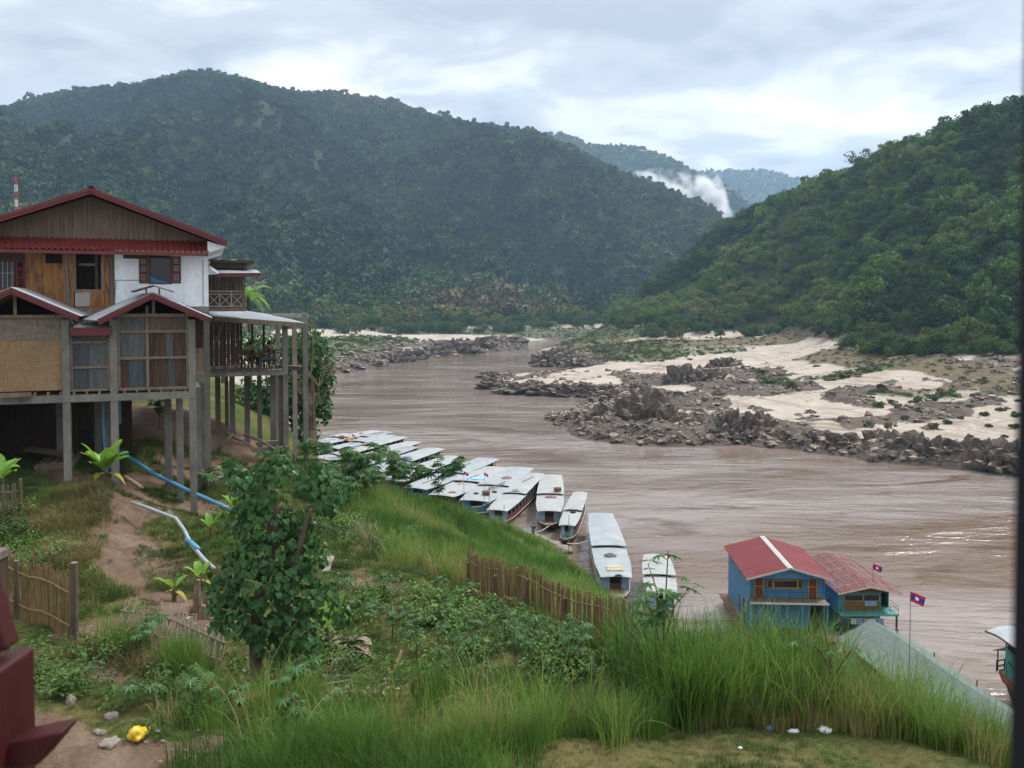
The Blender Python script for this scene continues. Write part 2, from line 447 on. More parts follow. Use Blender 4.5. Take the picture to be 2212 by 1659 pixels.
def lines_mask(X, Y, lines):
    m = np.zeros(X.shape)
    for pts, w, k in lines:
        for (a, b) in zip(pts[:-1], pts[1:]):
            a = np.array(a[:2]); d = np.array(b[:2]) - a; L2 = max((d ** 2).sum(), 1e-6)
            tt = np.clip(((X - a[0]) * d[0] + (Y - a[1]) * d[1]) / L2, 0, 1)
            dist = np.hypot(X - a[0] - tt * d[0], Y - a[1] - tt * d[1])
            m = np.maximum(m, k * (1 - sstep(w * 0.45, w * 1.25, dist)))
    return m
def PL(*uvd): return [tuple(P(*q)) for q in uvd]
DIRT = [(PL((-300, 1640, 13.5), (60, 1600, 12.9), (180, 1640, 12.2), (260, 1720, 11.3), (330, 1900, 9.6)), 1.15, 1.0),       # the footpath
        (PL((280, 1080, 28.5), (270, 1150, 26), (255, 1230, 23), (330, 1290, 21.6), (400, 1330, 20), (450, 1360, 19)), 0.75, 1.0),  # bare scarp
        (PL((300, 1100, 29.5), (400, 1130, 30)), 1.8, 0.62), (PL((250, 1130, 26), (330, 1180, 25), (420, 1240, 23.5)), 1.3, .60), (PL((280, 1040, 31), (380, 1060, 31.5), (440, 1080, 33)), 1.6, .75), (PL((200, 1340, 18.6), (300, 1330, 19.3), (420, 1380, 18)), .8, .55), (PL((120, 1440, 16.5), (330, 1455, 16.2)), .5, .5), (PL((300, 1620, 12.6), (420, 1600, 13.0)), .5, .6),
        (PL((90, 1010, 31.5), (160, 1030, 30.8), (260, 1040, 32), (330, 1010, 34)), 0.8, 1.0),
        (PL((0, 930, 36), (200, 930, 38), (330, 900, 40), (420, 900, 42)), 3.2, 1.0),
        (PL((430, 960, 40), (520, 960, 42.5), (540, 985, 40.5)), 1.9, 1.0),
        (PL((400, 1000, 36.5), (440, 1010, 37)), 1.6, 0.8),
        (PL((715, 1225, 25), (790, 1245, 24.3), (860, 1290, 22)), 0.55, 1.0),
        (PL((640, 1480, 15.6), (760, 1500, 15.3), (830, 1470, 16)), 0.42, 0.62),
        (PL((1380, 1520, 15.2), (1400, 1560, 14.3)), 0.28, 1.0),
        (PL((350, 1345, 19), (480, 1330, 20)), 0.8, 0.55)]
DRY = [(PL((170, 1060, 28.5), (140, 1120, 26), (230, 1200, 23), (300, 1270, 21.5)), 1.5, 0.9), (PL((1250, 1640, 12.5), (1500, 1620, 13), (1900, 1640, 12.8)), 1.1, 0.22), (PL((200, 1390, 17.6), (350, 1420, 17)), 0.9, 0.7)]
us = np.arange(-1700, 3900, 14.0)
Ds = 5.0 * 1.018 ** np.arange(0, 236)
U, D, X, Y, F = polar_grid(us, Ds)
def ground_h(X, Y):
    Z = near_z(X, Y)
    damp = np.clip(1.15 - 0.006 * np.hypot(X, Y), 0.35, 1)
    Z = Z + (fbm(X * 0.35, Y * 0.35, 4, 3) - 0.5) * 0.55 * damp + (fbm(X * 2.1, Y * 2.1, 3, 9) - 0.5) * 0.12 * damp
    return Z
def dirt_at(X, Y):
    wob = (fbm(X * 1.3, Y * 1.3, 3, 21) - 0.5) * 1.1
    m = lines_mask(X + wob * 0.8, Y + wob * 0.8, DIRT)
    return np.clip(m, 0, 1)
ND_X, ND_Y = X, Y
Z = ground_h(X, Y)
dirt = dirt_at(X, Y)
Z = Z - dirt * (fbm(X * 0.9, Y * 2.2, 3, 5, True) * 0.18)
dry = lines_mask(X, Y, DRY)
keep = (Z > -4.0)
Fk = F[(Z.ravel()[F] > -2.2).any(1)]
t = NT('bank_soil_and_turf')
vec = t.coord('World')
n1 = t.noise(vec, 0.9, 8, 0.65); n2 = t.noise(vec, 7.0, 6, 0.7); n3 = t.noise(vec, 30, 3, 0.7)
soil = t.ramp(n1, [(0.3, (0.105, 0.066, 0.045)), (0.5, (0.160, 0.106, 0.073)), (0.7, (0.235, 0.168, 0.122))])
soil = t.mix(0.5, soil, t.ramp(n2, [(0.3, 0.45), (0.7, 1.1)]), 'MULTIPLY')
turf = t.ramp(n2, [(0.28, (0.022, 0.038, 0.010)), (0.5, (0.050, 0.078, 0.018)), (0.72, (0.115, 0.125, 0.036))])
turf = t.mix(t.ramp(t.noise(vec, 0.55, 4, 0.6), [(0.40, 0.0), (0.66, 0.65)]), turf, (0.17, 0.125, 0.055))
dryc = t.ramp(n2, [(0.3, (0.085, 0.06, 0.022)), (0.7, (0.21, 0.155, 0.07))])
turf = t.mix(t.math('MULTIPLY', t.attr('dry'), t.ramp(n1, [(0.3, 0.4), (0.6, 1.0)])), turf, dryc)
dm = t.math('ADD', t.attr('dirt'), t.math('MULTIPLY', t.math('SUBTRACT', n2, 0.5), 0.9))
col = t.mix(t.ramp(dm, [(0.36, 0.0), (0.58, 1.0)]), turf, soil)
t.set(col, 0.95, 0.1)
t.bump(t.math('ADD', n2, t.math('MULTIPLY', n3, 0.4)), 0.9, 0.12)
ground = mesh_np('riverbank_ground', np.stack([X, Y, Z], -1).reshape(-1, 3), Fk, t.mat, {'dirt': dirt.ravel(), 'dry': dry.ravel()})
tag(ground, 'grassy riverbank sloping down from the camera to the river', None, None, 'structure')
def gz(x, y):
    x = np.asarray(x, dtype=float); y = np.asarray(y, dtype=float)
    z = ground_h(x, y); d = dirt_at(x, y)
    return z - d * (fbm(x * 0.9, y * 2.2, 3, 5, True) * 0.18)
def on_ground(u, v, D0=15.0):
    """the ground point seen at a pixel (nearest hit along the ray beyond a start distance)"""
    Dq = D0 * 1.012 ** np.arange(0, 260)
    rx, rz = ray(u, v)
    d = CAM_Z + rz * Dq - gz(rx * Dq, Dq)
    k = np.argmax(d < 0)
    if not (d < 0).any(): k = len(Dq) - 1
    Dk = Dq[k]
    return Vector((rx * Dk, Dk, float(gz(rx * Dk, Dk))))
def gpt(u, v, D):
    p = P(u, v, D); return Vector((p.x, p.y, float(gz(p.x, p.y))))

# ================================================================ FAR BANK ON THE RIGHT: SAND, ROCK AND THE GREEN HILL
def wl_(u, v): p = Pz(u, v, 0.0); return (p.x, p.y, 0.0)
WR = [(2600, 1075), (2400, 1050), (2212, 1025), (2100, 1014), (2000, 1005), (1850, 985), (1700, 968), (1600, 955), (1450, 940), (1350, 930), (1270, 925), (1205, 912), (1185, 906), (1210, 897), (1255, 882), (1300, 868), (1330, 858), (1230, 855), (1150, 850), (1110, 846), (1055, 832), (1043, 824), (1062, 810), (1110, 806), (1180, 803), (1240, 792), (1200, 785), (1150, 776), (1158, 762), (1190, 750), (1225, 742), (1250, 737), (1310, 727), (1400, 722)]
RP = [wl_(*q) for q in WR]
Wp = np.array(RP)[:, :2]
for q in [(1300, 795, 2.2), (1400, 800, 2.6), (1480, 775, 4), (1600, 745, 7.5), (1690, 718, 12.5), (1750, 740, 9.5), (1700, 770, 6.5), (1800, 800, 6), (1900, 775, 9), (2000, 795, 9.5), (2150, 800, 10), (2212, 765, 13), (2212, 850, 6), (2100, 900, 4), (2000, 930, 3), (2212, 960, 3), (1900, 905, 3.6), (1850, 860, 5), (1750, 900, 3), (1650, 880, 3), (1500, 850, 2.8), (1400, 862, 2.4), (1350, 895, 3.0), (1330, 905, 2.6), (1330, 752, 6), (1400, 737, 9), (1500, 737, 9.5), (1600, 730, 11), (1330, 715, 11), (1240, 768, 2.5), (1200, 765, 2.2), (1270, 750, 4), (1180, 825, 1.4), (1100, 822, 1.2), (1250, 830, 1.8), (1500, 900, 2.6), (1600, 925, 2.0), (1700, 938, 2.0), (1450, 915, 2.4), (1950, 965, 2.2), (2100, 980, 2.4), (2300, 900, 5), (2450, 900, 7)]:
    RP.append(tuple(Pz(*q)))
HILL_EDGE = [(2600, 225, 15), (2400, 235, 14.5), (2212, 242, 14), (2000, 250, 12.5), (1880, 285, 11.5), (1790, 345, 12), (1700, 455, 13.5), (1600, 455, 12.5), (1500, 460, 12), (1400, 480, 12), (1335, 535, 12), (1315, 610, 12), (1325, 700, 12)]
for u, Dd, z in HILL_EDGE: RP.append(((u - CU) / F_PX * Dd, Dd, z))
HILL_RIDGE = [(2900, 150, 380), (2600, 190, 385), (2400, 215, 395), (2212, 236, 415), (2100, 262, 435), (2000, 305, 460), (1900, 342, 490), (1850, 372, 510), (1760, 402, 560), (1700, 424, 600), (1600, 464, 640), (1550, 502, 665), (1480, 560, 700), (1400, 622, 745), (1345, 665, 770)]
for u, v, Dd in HILL_RIDGE:
    p = P(u, v, Dd); RP.append(tuple(p)); RP.append((p.x * 1.25, p.y * 1.25, p.z * 0.9))
# a bench and a gully in the hillside
for u, v, Dd in [(2100, 560, 320), (1900, 600, 360), (1750, 600, 470), (1600, 620, 520), (1480, 655, 580)]: RP.append(tuple(P(u, v, Dd)))
for x, y in [(0, 120), (-15, 200), (60, 100), (-25, 280), (-20, 350), (-5, 430), (0, 520), (110, 100), (40, 640), (10, 600)]: RP.append((x, y, -5))
right_z = RBF(RP)
ROCKY = []   # bands of bare rock on the right bank: polyline, width, strength
def PLz(*uvz): return [tuple(Pz(*q)) for q in uvz]
ROCKY += [(PLz((1190, 908, 0), (1270, 920, 0), (1380, 930, 0), (1500, 940, 0), (1620, 954, 0)), 13, 1.0), (PLz((1270, 905, 2), (1360, 890, 3), (1450, 905, 3)), 9, 1.0),
          (PLz((1050, 822, 1), (1110, 838, 1), (1200, 850, 1), (1330, 850, 1.5), (1480, 870, 2)), 11, 1.0), (PLz((1090, 812, 1), (1200, 815, 2), (1250, 815, 2)), 9, 0.9),
          (PLz((1160, 770, 1), (1220, 760, 4), (1260, 775, 2), (1230, 785, 1)), 18, 1.0), (PLz((1440, 800, 5), (1540, 815, 5), (1570, 840, 3)), 11, 1.0), (PLz((1540, 790, 6), (1580, 780, 7)), 7, 1.0),
          (PLz((1250, 800, 2.5), (1350, 812, 2.5), (1430, 830, 3)), 8, 0.8), (PLz((1560, 850, 3), (1660, 860, 4), (1760, 855, 5), (1800, 870, 4.5)), 9, 0.9), (PLz((1500, 880, 2.5), (1650, 905, 2.5), (1700, 900, 3)), 7, 0.85),
          (PLz((1700, 960, 1), (1850, 968, 1.5), (2000, 985, 1.5), (2212, 1000, 2), (2500, 1040, 2)), 7.5, 1.0), (PLz((1850, 905, 4), (2000, 880, 5), (2212, 850, 6)), 8, 0.75), (PLz((1800, 850, 5), (1900, 835, 6), (2050, 830, 7)), 7, 0.75), (PLz((2050, 930, 3), (2212, 940, 3.2)), 4, 0.6),
          (PLz((1620, 790, 6), (1720, 810, 6), (1680, 840, 4.5)), 10, 0.75), (PLz((1950, 790, 9), (2212, 790, 11)), 10, 0.5)]
us = np.arange(1000, 2640, 4.6)
Ds = 112 * 1.0093 ** np.arange(0, 234)
U, D, X, Y, F = polar_grid(us, Ds)
def right_base(X, Y): return right_z(X, Y)
Z = right_base(X, Y)
wob = (fbm(X * 0.06, Y * 0.06, 3, 31) - 0.5) * 12
edge_i = (0, 1, 4, 10)
rock = np.maximum(lines_mask(X + wob * .5, Y - wob * .3, [ROCKY[i] for i in edge_i]), lines_mask(X + wob, Y - wob, [q for i, q in enumerate(ROCKY) if i not in edge_i]) * sstep(0.40, 0.54, fbm(X * 0.07, Y * 0.045, 4, 33)))
onl = sstep(-1.2, 0.6, Z)
hilld = sstep(13, 22, Z)
rk = fbm(X * 0.16, Y * 0.10, 5, 41, True, 0.55)
rk2 = fbm(X * 0.55, Y * 0.4, 4, 45, True, 0.6)
rock = rock * (1 - hilld)
spike = rock * onl * ((rk - 0.5) * 2.4 + (rk2 - 0.5) * 1.1 + 0.25)
hrp = [(u, CAM_Z + ray(u, v + 14)[1] * d, d) for u, v, d in HILL_RIDGE][::-1]
capz = CAM_Z + (np.interp(U, [q[0] for q in hrp], [q[1] for q in hrp]) - CAM_Z) * Y / np.interp(U, [q[0] for q in hrp], [q[2] for q in hrp])
lay = np.floor(spike * 2.2) / 2.2 * 0.55 + spike * 0.45
dune = (1 - rock) * onl * (1 - hilld) * (fbm(X * 0.05, Y * 0.08, 3, 51) - 0.5) * 1.6
Z = Z + lay + dune + hilld * (fbm(X * 0.012, Y * 0.012, 4, 61, True) - 0.5) * 26 * np.clip(Z / 70, 0, 1)
Z = np.where(Z > 16, np.minimum(Z, capz), Z)
rockm = np.clip(rock * 1.1 + (rk - 0.5) * 0.8, 0, 1) * (rock > 0.04)
shelf = onl * (1 - sstep(0.9, 2.0, Z)) * sstep(0.30, 0.42, fbm(X * 0.05, Y * 0.05, 3, 35)) * (Y < 330)
rock = np.maximum(rock, shelf * 0.85); rockm = np.maximum(rockm, shelf)
GREENB = [(PLz((1225, 744, 2.5), (1285, 724, 6), (1335, 706, 9)), 24, 1.0), (PLz((1250, 742, 4), (1320, 728, 8), (1380, 722, 10)), 16, .9), (PLz((1270, 748, 5), (1340, 745, 7), (1400, 755, 7)), 20, 1.0), (PLz((1660, 800, 6.5), (1680, 830, 5)), 4.5, 1.0), (PLz((1790, 810, 7), (1860, 800, 8), (1920, 790, 9)), 7, 1.0), (PLz((1880, 855, 5), (2050, 850, 6)), 5, 0.65), (PLz((1450, 745, 9), (1560, 745, 9)), 14, 0.6), (PLz((2100, 850, 6), (2212, 830, 8)), 5, 0.5)]
scrub = lines_mask(X + wob * 0.5, Y, GREENB)
EARTH = [(PLz((1225, 744, 2.5), (1285, 724, 6), (1335, 706, 9)), 26, 1.0), (PLz((1215, 755, 2.5), (1260, 745, 4.5), (1330, 725, 9), (1420, 722, 10)), 26, 1.0), (PLz((1325, 742, 8), (1400, 735, 9), (1500, 733, 10), (1620, 728, 11)), 34, 1.0), (PLz((1330, 715, 11), (1420, 712, 12), (1600, 708, 13)), 40, 1.0), (PLz((1760, 770, 8), (1850, 775, 9), (1960, 785, 10), (2212, 790, 12)), 9, .9), (PLz((1900, 845, 6), (2000, 835, 7), (2212, 820, 8)), 4, .6), (PLz((1820, 765, 10), (2212, 765, 13)), 8, 1.0)]
earth = np.maximum(lines_mask(X + wob * .8, Y + wob * .6, EARTH), sstep(11.5, 13.5, Z))
wet = 1 - sstep(0.1, 0.9, Z)
t = NT('sandbank_and_rock')
vec = t.coord('World')
n1 = t.noise(vec, 0.10, 8, 0.65); n2 = t.noise(vec, 0.9, 8, 0.7); st = t.noise(t.coord('World', (0.12, 0.12, 2.5), (R(8), R(-6), 0)), 1.2, 6, 0.7)
sand = t.ramp(n1, [(0.3, (0.26, 0.212, 0.168)), (0.5, (0.365, 0.315, 0.263)), (0.72, (0.425, 0.378, 0.325))])
sand = t.mix(0.35, sand, t.ramp(n2, [(0.3, 0.5), (0.65, 1.0)]), 'MULTIPLY')
wl1 = t.noise(t.coord('World', (0.035, 0.05, 4.5), (R(3), R(2), 0)), 1.0, 7, 0.72, 0.4)
wl2 = t.noise(vec, 0.045, 4, 0.6)
sand = t.mix(t.math('MULTIPLY', t.ramp(wl1, [(0.50, 0.0), (0.62, 0.75)]), t.ramp(wl2, [(0.38, 0.15), (0.58, 1.0)])), sand, (0.135, 0.095, 0.065))
rockc = t.ramp(st, [(0.28, (0.038, 0.029, 0.024)), (0.5, (0.092, 0.073, 0.060)), (0.72, (0.17, 0.14, 0.118))])
rockc = t.mix(t.ramp(n1, [(0.5, 0.0), (0.72, 0.6)]), rockc, (0.16, 0.095, 0.07))
rockc = t.mix(0.6, rockc, t.ramp(n2, [(0.3, 0.3), (0.7, 1.15)]), 'MULTIPLY')
rm = t.math('ADD', t.attr('rock'), t.math('MULTIPLY', t.math('SUBTRACT', n2, 0.5), 1.0))
col = t.mix(t.ramp(rm, [(0.34, 0.0), (0.46, 1.0)]), sand, rockc)
er = t.ramp(n2, [(0.3, (0.055, 0.042, 0.022)), (0.55, (0.115, 0.088, 0.050)), (0.75, (0.20, 0.155, 0.105))])
em = t.math('ADD', t.attr('earth'), t.math('MULTIPLY', t.math('SUBTRACT', n2, 0.5), 0.9))
col = t.mix(t.ramp(em, [(0.38, 0.0), (0.62, 1.0)]), col, er)
grn = t.ramp(n2, [(0.3, (0.026, 0.045, 0.014)), (0.7, (0.085, 0.105, 0.035))])
gm = t.math('ADD', t.attr('scrub'), t.math('MULTIPLY', t.math('SUBTRACT', n2, 0.5), 1.1))
col = t.mix(t.ramp(gm, [(0.45, 0.0), (0.62, 0.9)]), col, grn)
col = t.mix(t.attr('hilld'), col, t.ramp(n2, [(0.3, (0.012, 0.024, 0.010)), (0.7, (0.034, 0.050, 0.020))]))
col = t.mix(t.math('MULTIPLY', t.attr('wet'), 0.6), col, (0.06, 0.042, 0.032))
t.set(col, 0.9, 0.15)
t.bump(t.math('ADD', n2, st), 0.9, 0.5)
M_BANK = t.mat
fz = Z.ravel()[F].max(1) > -1.6
far_bank = mesh_np('sandbank', np.stack([X, Y, Z], -1).reshape(-1, 3), F[fz], M_BANK, {'rock': rockm.ravel(), 'scrub': scrub.ravel(), 'hilld': hilld.ravel(), 'wet': wet.ravel(), 'earth': earth.ravel()})
tag(far_bank, 'pale sandbank with dark rock below the green hill', None, None, 'structure')
RB = dict(X=X, Y=Y, Z=Z, rock=rock, hill=hilld, scrub=np.maximum(scrub, earth * .35), F=F)
def grid_lookup(gr, x, y):
    """height of a polar-grid terrain at x, y (bilinear)"""
    us_, Ds_, Zg = gr
    u = CU + x / y * F_PX
    j = np.clip((u - us_[0]) / (us_[1] - us_[0]), 0, len(us_) - 1.001); i = np.clip(np.log(y / Ds_[0]) / math.log(Ds_[1] / Ds_[0]), 0, len(Ds_) - 1.001)
    i0, j0 = np.floor(i).astype(int), np.floor(j).astype(int); fi, fj = i - i0, j - j0
    return (Zg[i0, j0] * (1 - fi) + Zg[i0 + 1, j0] * fi) * (1 - fj) + (Zg[i0, j0 + 1] * (1 - fi) + Zg[i0 + 1, j0 + 1] * fi) * fj
GR_R = (us, Ds, Z)

# ================================================================ FAR BANK ON THE LEFT AND THE BIG MOUNTAIN
WLF = [(1400, 722), (1310, 724), (1230, 734), (1160, 737), (1132, 742), (1120, 750), (1040, 760), (960, 770), (900, 777), (850, 784), (800, 793), (770, 799), (720, 806), (690, 812), (620, 830), (540, 838), (400, 840)]
LP = [wl_(*q) for q in WLF]
Wl = np.array(LP)[:, :2]
for q in [(800, 760, 2.4), (900, 755, 2.2), (1000, 748, 2.2), (1080, 744, 2.4), (720, 772, 3), (800, 738, 5), (900, 730, 4.5), (1000, 726, 4.5), (1100, 722, 4.5), (1200, 718, 5), (720, 735, 8), (900, 714, 8), (1000, 712, 8), (1100, 710, 8), (1200, 708, 8), (1300, 706, 8), (560, 760, 8)]: LP.append(tuple(Pz(*q)))
for u, Dd, z in [(200, 560, 24), (400, 590, 20), (560, 600, 15), (700, 600, 13), (800, 610, 10.5), (900, 625, 10.5), (1000, 645, 10.5), (1100, 670, 10.5), (1200, 700, 11), (1310, 740, 11), (1450, 800, 12), (1600, 880, 12), (-300, 500, 30), (-800, 480, 34), (0, 400, 26), (300, 420, 16), (500, 480, 12)]: LP.append(((u - CU) / F_PX * Dd, Dd, z))
RIDGE_A = [(-1200, 380, 1300), (-700, 360, 1400), (-300, 320, 1500), (0, 262, 1600), (50, 242, 1620), (100, 228, 1650), (200, 207, 1750), (300, 197, 1800), (360, 188, 1850), (400, 175, 1880), (440, 167, 1900), (480, 178, 1890), (560, 196, 1850), (640, 217, 1820), (720, 215, 1800), (800, 229, 1780), (880, 246, 1760), (940, 266, 1740), (1000, 281, 1720), (1080, 291, 1690), (1150, 302, 1650), (1250, 345, 1560), (1340, 390, 1460), (1450, 425, 1350), (1500, 446, 1300), (1545, 478, 1250), (1600, 545, 1200), (1700, 640, 1180)]
for u, v, Dd in RIDGE_A:
    p = P(u, v, Dd); LP.append(tuple(p)); LP.append((p.x * 1.3, p.y * 1.3, p.z * 0.75))
for x, y in [(0, 350), (-20, 300), (30, 430), (40, 560), (60, 650), (-30, 250), (90, 640)]: LP.append((x, y, -5))
left_z = RBF(LP)
us = np.arange(-900, 1760, 7.0)
Ds = 230 * 1.0085 ** np.arange(0, 262)
U, D, X, Y, F = polar_grid(us, Ds)
Z = left_z(X, Y)
ru = np.array([q[0] for q in RIDGE_A], float); rz_ = np.array([P(*q).z for q in RIDGE_A])
zr = np.interp(U, ru, rz_)
tt = np.clip(Z / zr, 0, 1)
up = sstep(16, 60, Z)
spur = fbm(X * 0.0042 + Y * 0.0014, Y * 0.0022 - X * 0.0006, 4, 71, True, 0.5) - 0.55
Z = Z + up * spur * 215 * np.sin(np.pi * np.clip(tt, 0, 1)) ** 1.0 * np.clip(zr / 450, 0.25, 1)
capz = CAM_Z + (zr - CAM_Z) * Y / np.interp(U, ru, [q[2] for q in RIDGE_A])
Z = np.where(Z > 40, np.minimum(Z, capz), Z)
onl = sstep(-1.0, 0.5, Z)
low = 1 - sstep(6.5, 9.0, Z)
wob = (fbm(X * 0.03, Y * 0.03, 3, 81) - 0.5) * 24
ROCKL = [(PLz((690, 812, 0.5), (770, 795, 1), (850, 778, 1.2), (960, 764, 1.4), (1060, 752, 1.6), (1120, 744, 1.2)), 17, 1.0), (PLz((760, 770, 2), (850, 750, 3), (960, 742, 3)), 14, 0.6), (PLz((1230, 730, 1.5), (1270, 727, 1.5)), 20, 0.5)]
rock = lines_mask(X + wob, Y + wob, ROCKL)
rk = fbm(X * 0.09, Y * 0.06, 5, 91, True, 0.6)
Z = Z + rock * onl * ((rk - 0.45) * 4.0 + 0.3)
rockm = np.clip(rock * 1.05 + (rk - 0.5), 0, 1) * (rock > 0.04)
GREENL = [(PLz((700, 740, 8), (780, 728, 8), (830, 722, 8)), 26, 1.0), (PLz((850, 716, 8), (1000, 713, 8), (1060, 712, 8)), 15, 1.0), (PLz((1130, 711, 8), (1300, 708, 8), (1450, 705, 9)), 22, 1.0), (PLz((560, 760, 7), (700, 760, 5)), 18, 0.7)]
scrub = np.maximum(lines_mask(X + wob * 0.4, Y, GREENL), sstep(9.5, 11.5, Z) * 0.9)
hilld = sstep(12, 20, Z)
wet = 1 - sstep(0.1, 0.8, Z)
fz = Z.ravel()[F].max(1) > -1.6
grn_bank = M_BANK
far_left = mesh_np('hills', np.stack([X, Y, Z], -1).reshape(-1, 3), F[fz], M_BANK, {'rock': rockm.ravel(), 'scrub': scrub.ravel(), 'hilld': hilld.ravel(), 'wet': wet.ravel()})
tag(far_left, 'big forested mountain across the river with a rocky sand shore', None, None, 'structure')
GR_L = (us, Ds, Z)
LB = dict(X=X, Y=Y, Z=Z, hill=hilld, scrub=scrub, rock=rock)

# two further ranges behind it
def range_mesh(name, ridge, D0, us, seed, label):
    ru = np.array([q[0] for q in ridge], float); rv = np.array([q[1] for q in ridge]); rD = np.array([q[2] for q in ridge], float)
    s = np.linspace(0, 1.25, 42)
    Ug, Sg = np.meshgrid(us, s)
    Dr = np.interp(Ug, ru, rD); vz = np.array([[CAM_Z + ray(u, v)[1] * d for u, v, d in zip(us, np.interp(us, ru, rv), np.interp(us, ru, rD))]])
    Dg = D0 + (Dr - D0) * Sg
    Xg = (Ug - CU) / F_PX * Dg
    prof = np.where(Sg <= 1, Sg ** 1.1, 1 - (Sg - 1) * 0.8)
    Zg = vz * prof + (fbm(Xg * 0.003, Dg * 0.002, 4, seed, True) - 0.5) * 110 * np.sin(np.pi * np.clip(Sg, 0, 1)) * np.clip(vz / 300, 0.2, 1)
    i = np.arange(Xg.size).reshape(Xg.shape)
    F = np.stack([i[:-1, :-1], i[:-1, 1:], i[1:, 1:], i[1:, :-1]], -1).reshape(-1, 4)
    V = np.stack([Xg, Dg, Zg], -1).reshape(-1, 3)
    n = len(V)
    o = mesh_np(name, V, F, M_BANK, {'rock': np.zeros(n), 'scrub': np.ones(n), 'hilld': np.ones(n), 'wet': np.zeros(n)})
    tag(o, label, None, None, 'structure')
    return V, F
RANGE_B = range_mesh('hills', [(1000, 300, 2500), (1100, 300, 2550), (1160, 294, 2600), (1210, 291, 2650), (1240, 299, 2650), (1280, 315, 2700), (1350, 315, 2750), (1420, 331, 2700), (1470, 355, 2650), (1500, 372, 2600), (1560, 405, 2500), (1600, 430, 2450), (1700, 520, 2400), (1800, 600, 2400)], 1750, np.arange(1000, 1810, 9.0), 111, 'second forested ridge behind the big mountain')
RANGE_C = range_mesh('hills', [(1350, 372, 3900), (1450, 369, 3900), (1500, 370, 3950), (1580, 368, 4000), (1640, 367, 4000), (1690, 376, 4000), (1715, 385, 3950), (1780, 400, 3900), (1900, 440, 3900), (2000, 480, 3900)], 2700, np.arange(1350, 2010, 9.0), 121, 'farthest low ridge beyond the river bend')
# ================================================================ FOREST
def leaf_mat(name, stops, trans=0.25, tint_attr=True, jitter=0.35, rough=0.7):
    t = NT(name)
    vec = t.coord('Object')
    f = t.attr('tint', 'INSTANCER') if tint_attr else t.noise(t.coord('World'), 1.4, 3, 0.6)
    if tint_attr: f = t.math('ADD', f, t.math('MULTIPLY', t.math('SUBTRACT', t.rnd(), 0.5), jitter), True)
    c = t.ramp(f, stops)
    n = t.noise(t.coord('World'), 0.8, 3, 0.6)
    c = t.mix(0.5, c, t.ramp(n, [(0.3, 0.55), (0.7, 1.2)]), 'MULTIPLY')
    t.set(c, rough, 0.2)
    if trans: t.translucent(c, trans)
    return t.mat
def crown(seed, lobes, per, size, rx=1.0, h=1.5, droop=0.0, flat=0.6, base=0.25, spread=0.75):
    """leaf-clump quads over a cluster of lobes; unit radius, foot at the origin"""
    r = np.random.default_rng(seed); V, F = [], []
    for k in range(lobes):
        a = r.uniform(0, 2 * np.pi); rr = spread * np.sqrt(r.uniform(0, 1)) * rx
        zc = h * (base + (1 - base) * r.uniform(0.05, 0.86) * (1 - 0.45 * (rr / rx) ** 2))
        c = np.array([rr * np.cos(a), rr * np.sin(a), zc]); R0 = r.uniform(0.26, 0.46) * rx * (1.1 if k < 3 else 0.9)
        for i in range(per):
            d = r.normal(size=3); d[2] = d[2] * 0.9 + 0.25; d /= np.linalg.norm(d)
            p = c + d * np.array([1, 1, flat + 0.15]) * R0 * r.uniform(0.7, 1.12)
            if p[2] < 0.02: p[2] = abs(p[2]) + 0.02
            nrm = d + r.normal(size=3) * 0.55; nrm[2] += 0.25; nrm /= np.linalg.norm(nrm)
            u = np.cross(nrm, r.normal(size=3)); u /= np.linalg.norm(u) + 1e-9; w = np.cross(nrm, u)
            s1, s2 = size * r.uniform(0.6, 1.35), size * r.uniform(0.5, 1.1)
            o = len(V)
            V += [p - u * s1 - nrm * s1 * 0.25, p - w * s2 * r.uniform(0.6, 1), p + u * s1 - nrm * s1 * 0.3 - np.array([0, 0, droop * s1]), p + w * s2 * r.uniform(0.6, 1)]
            F.append((o, o + 1, o + 2, o + 3))
    return V, F
def bamboo_clump(seed, culms, per, size):
    r = np.random.default_rng(seed); V, F = [], []
    for k in range(culms):
        a = r.uniform(0, 2 * np.pi); lean = r.uniform(0.25, 1.0); hh = r.uniform(1.1, 1.7)
        for i in range(per):
            s = r.uniform(0.3, 1.0)
            p = np.array([np.cos(a) * lean * s ** 2, np.sin(a) * lean * s ** 2, hh * (s - 0.42 * lean * s ** 3)]) + r.normal(size=3) * 0.07
            d = np.array([np.cos(a + r.normal() * 0.8), np.sin(a + r.normal() * 0.8), -0.55 + r.normal() * 0.3]); d /= np.linalg.norm(d)
            w = np.cross(d, r.normal(size=3)); w /= np.linalg.norm(w)
            L, W = size * r.uniform(0.9, 2.0), size * r.uniform(0.25, 0.5); o = len(V)
            V += [p, p + d * L * 0.4 + w * W, p + d * L, p + d * L * 0.4 - w * W]; F.append((o, o + 1, o + 2, o + 3))
    return V, F
def sample_on(X, Y, Z, W, spacing, seed):
    """random points over a grid terrain, density W per cell"""
    r = np.random.default_rng(seed)
    P00 = np.stack([X, Y, Z], -1)
    a = P00[1:, :-1] - P00[:-1, :-1]; b = P00[:-1, 1:] - P00[:-1, :-1]
    area = np.abs(a[..., 0] * b[..., 1] - a[..., 1] * b[..., 0]) * W[:-1, :-1]
    tot = area.sum(); n = int(tot / spacing ** 2)
    idx = r.choice(area.size, size=n, p=(area / tot).ravel())
    i, j = np.unravel_index(idx, area.shape); s, q = r.random(n), r.random(n)
    p = P00[i, j] * ((1 - s) * (1 - q))[:, None] + P00[i + 1, j] * (s * (1 - q))[:, None] + P00[i, j + 1] * ((1 - s) * q)[:, None] + P00[i + 1, j + 1] * (s * q)[:, None]
    return p
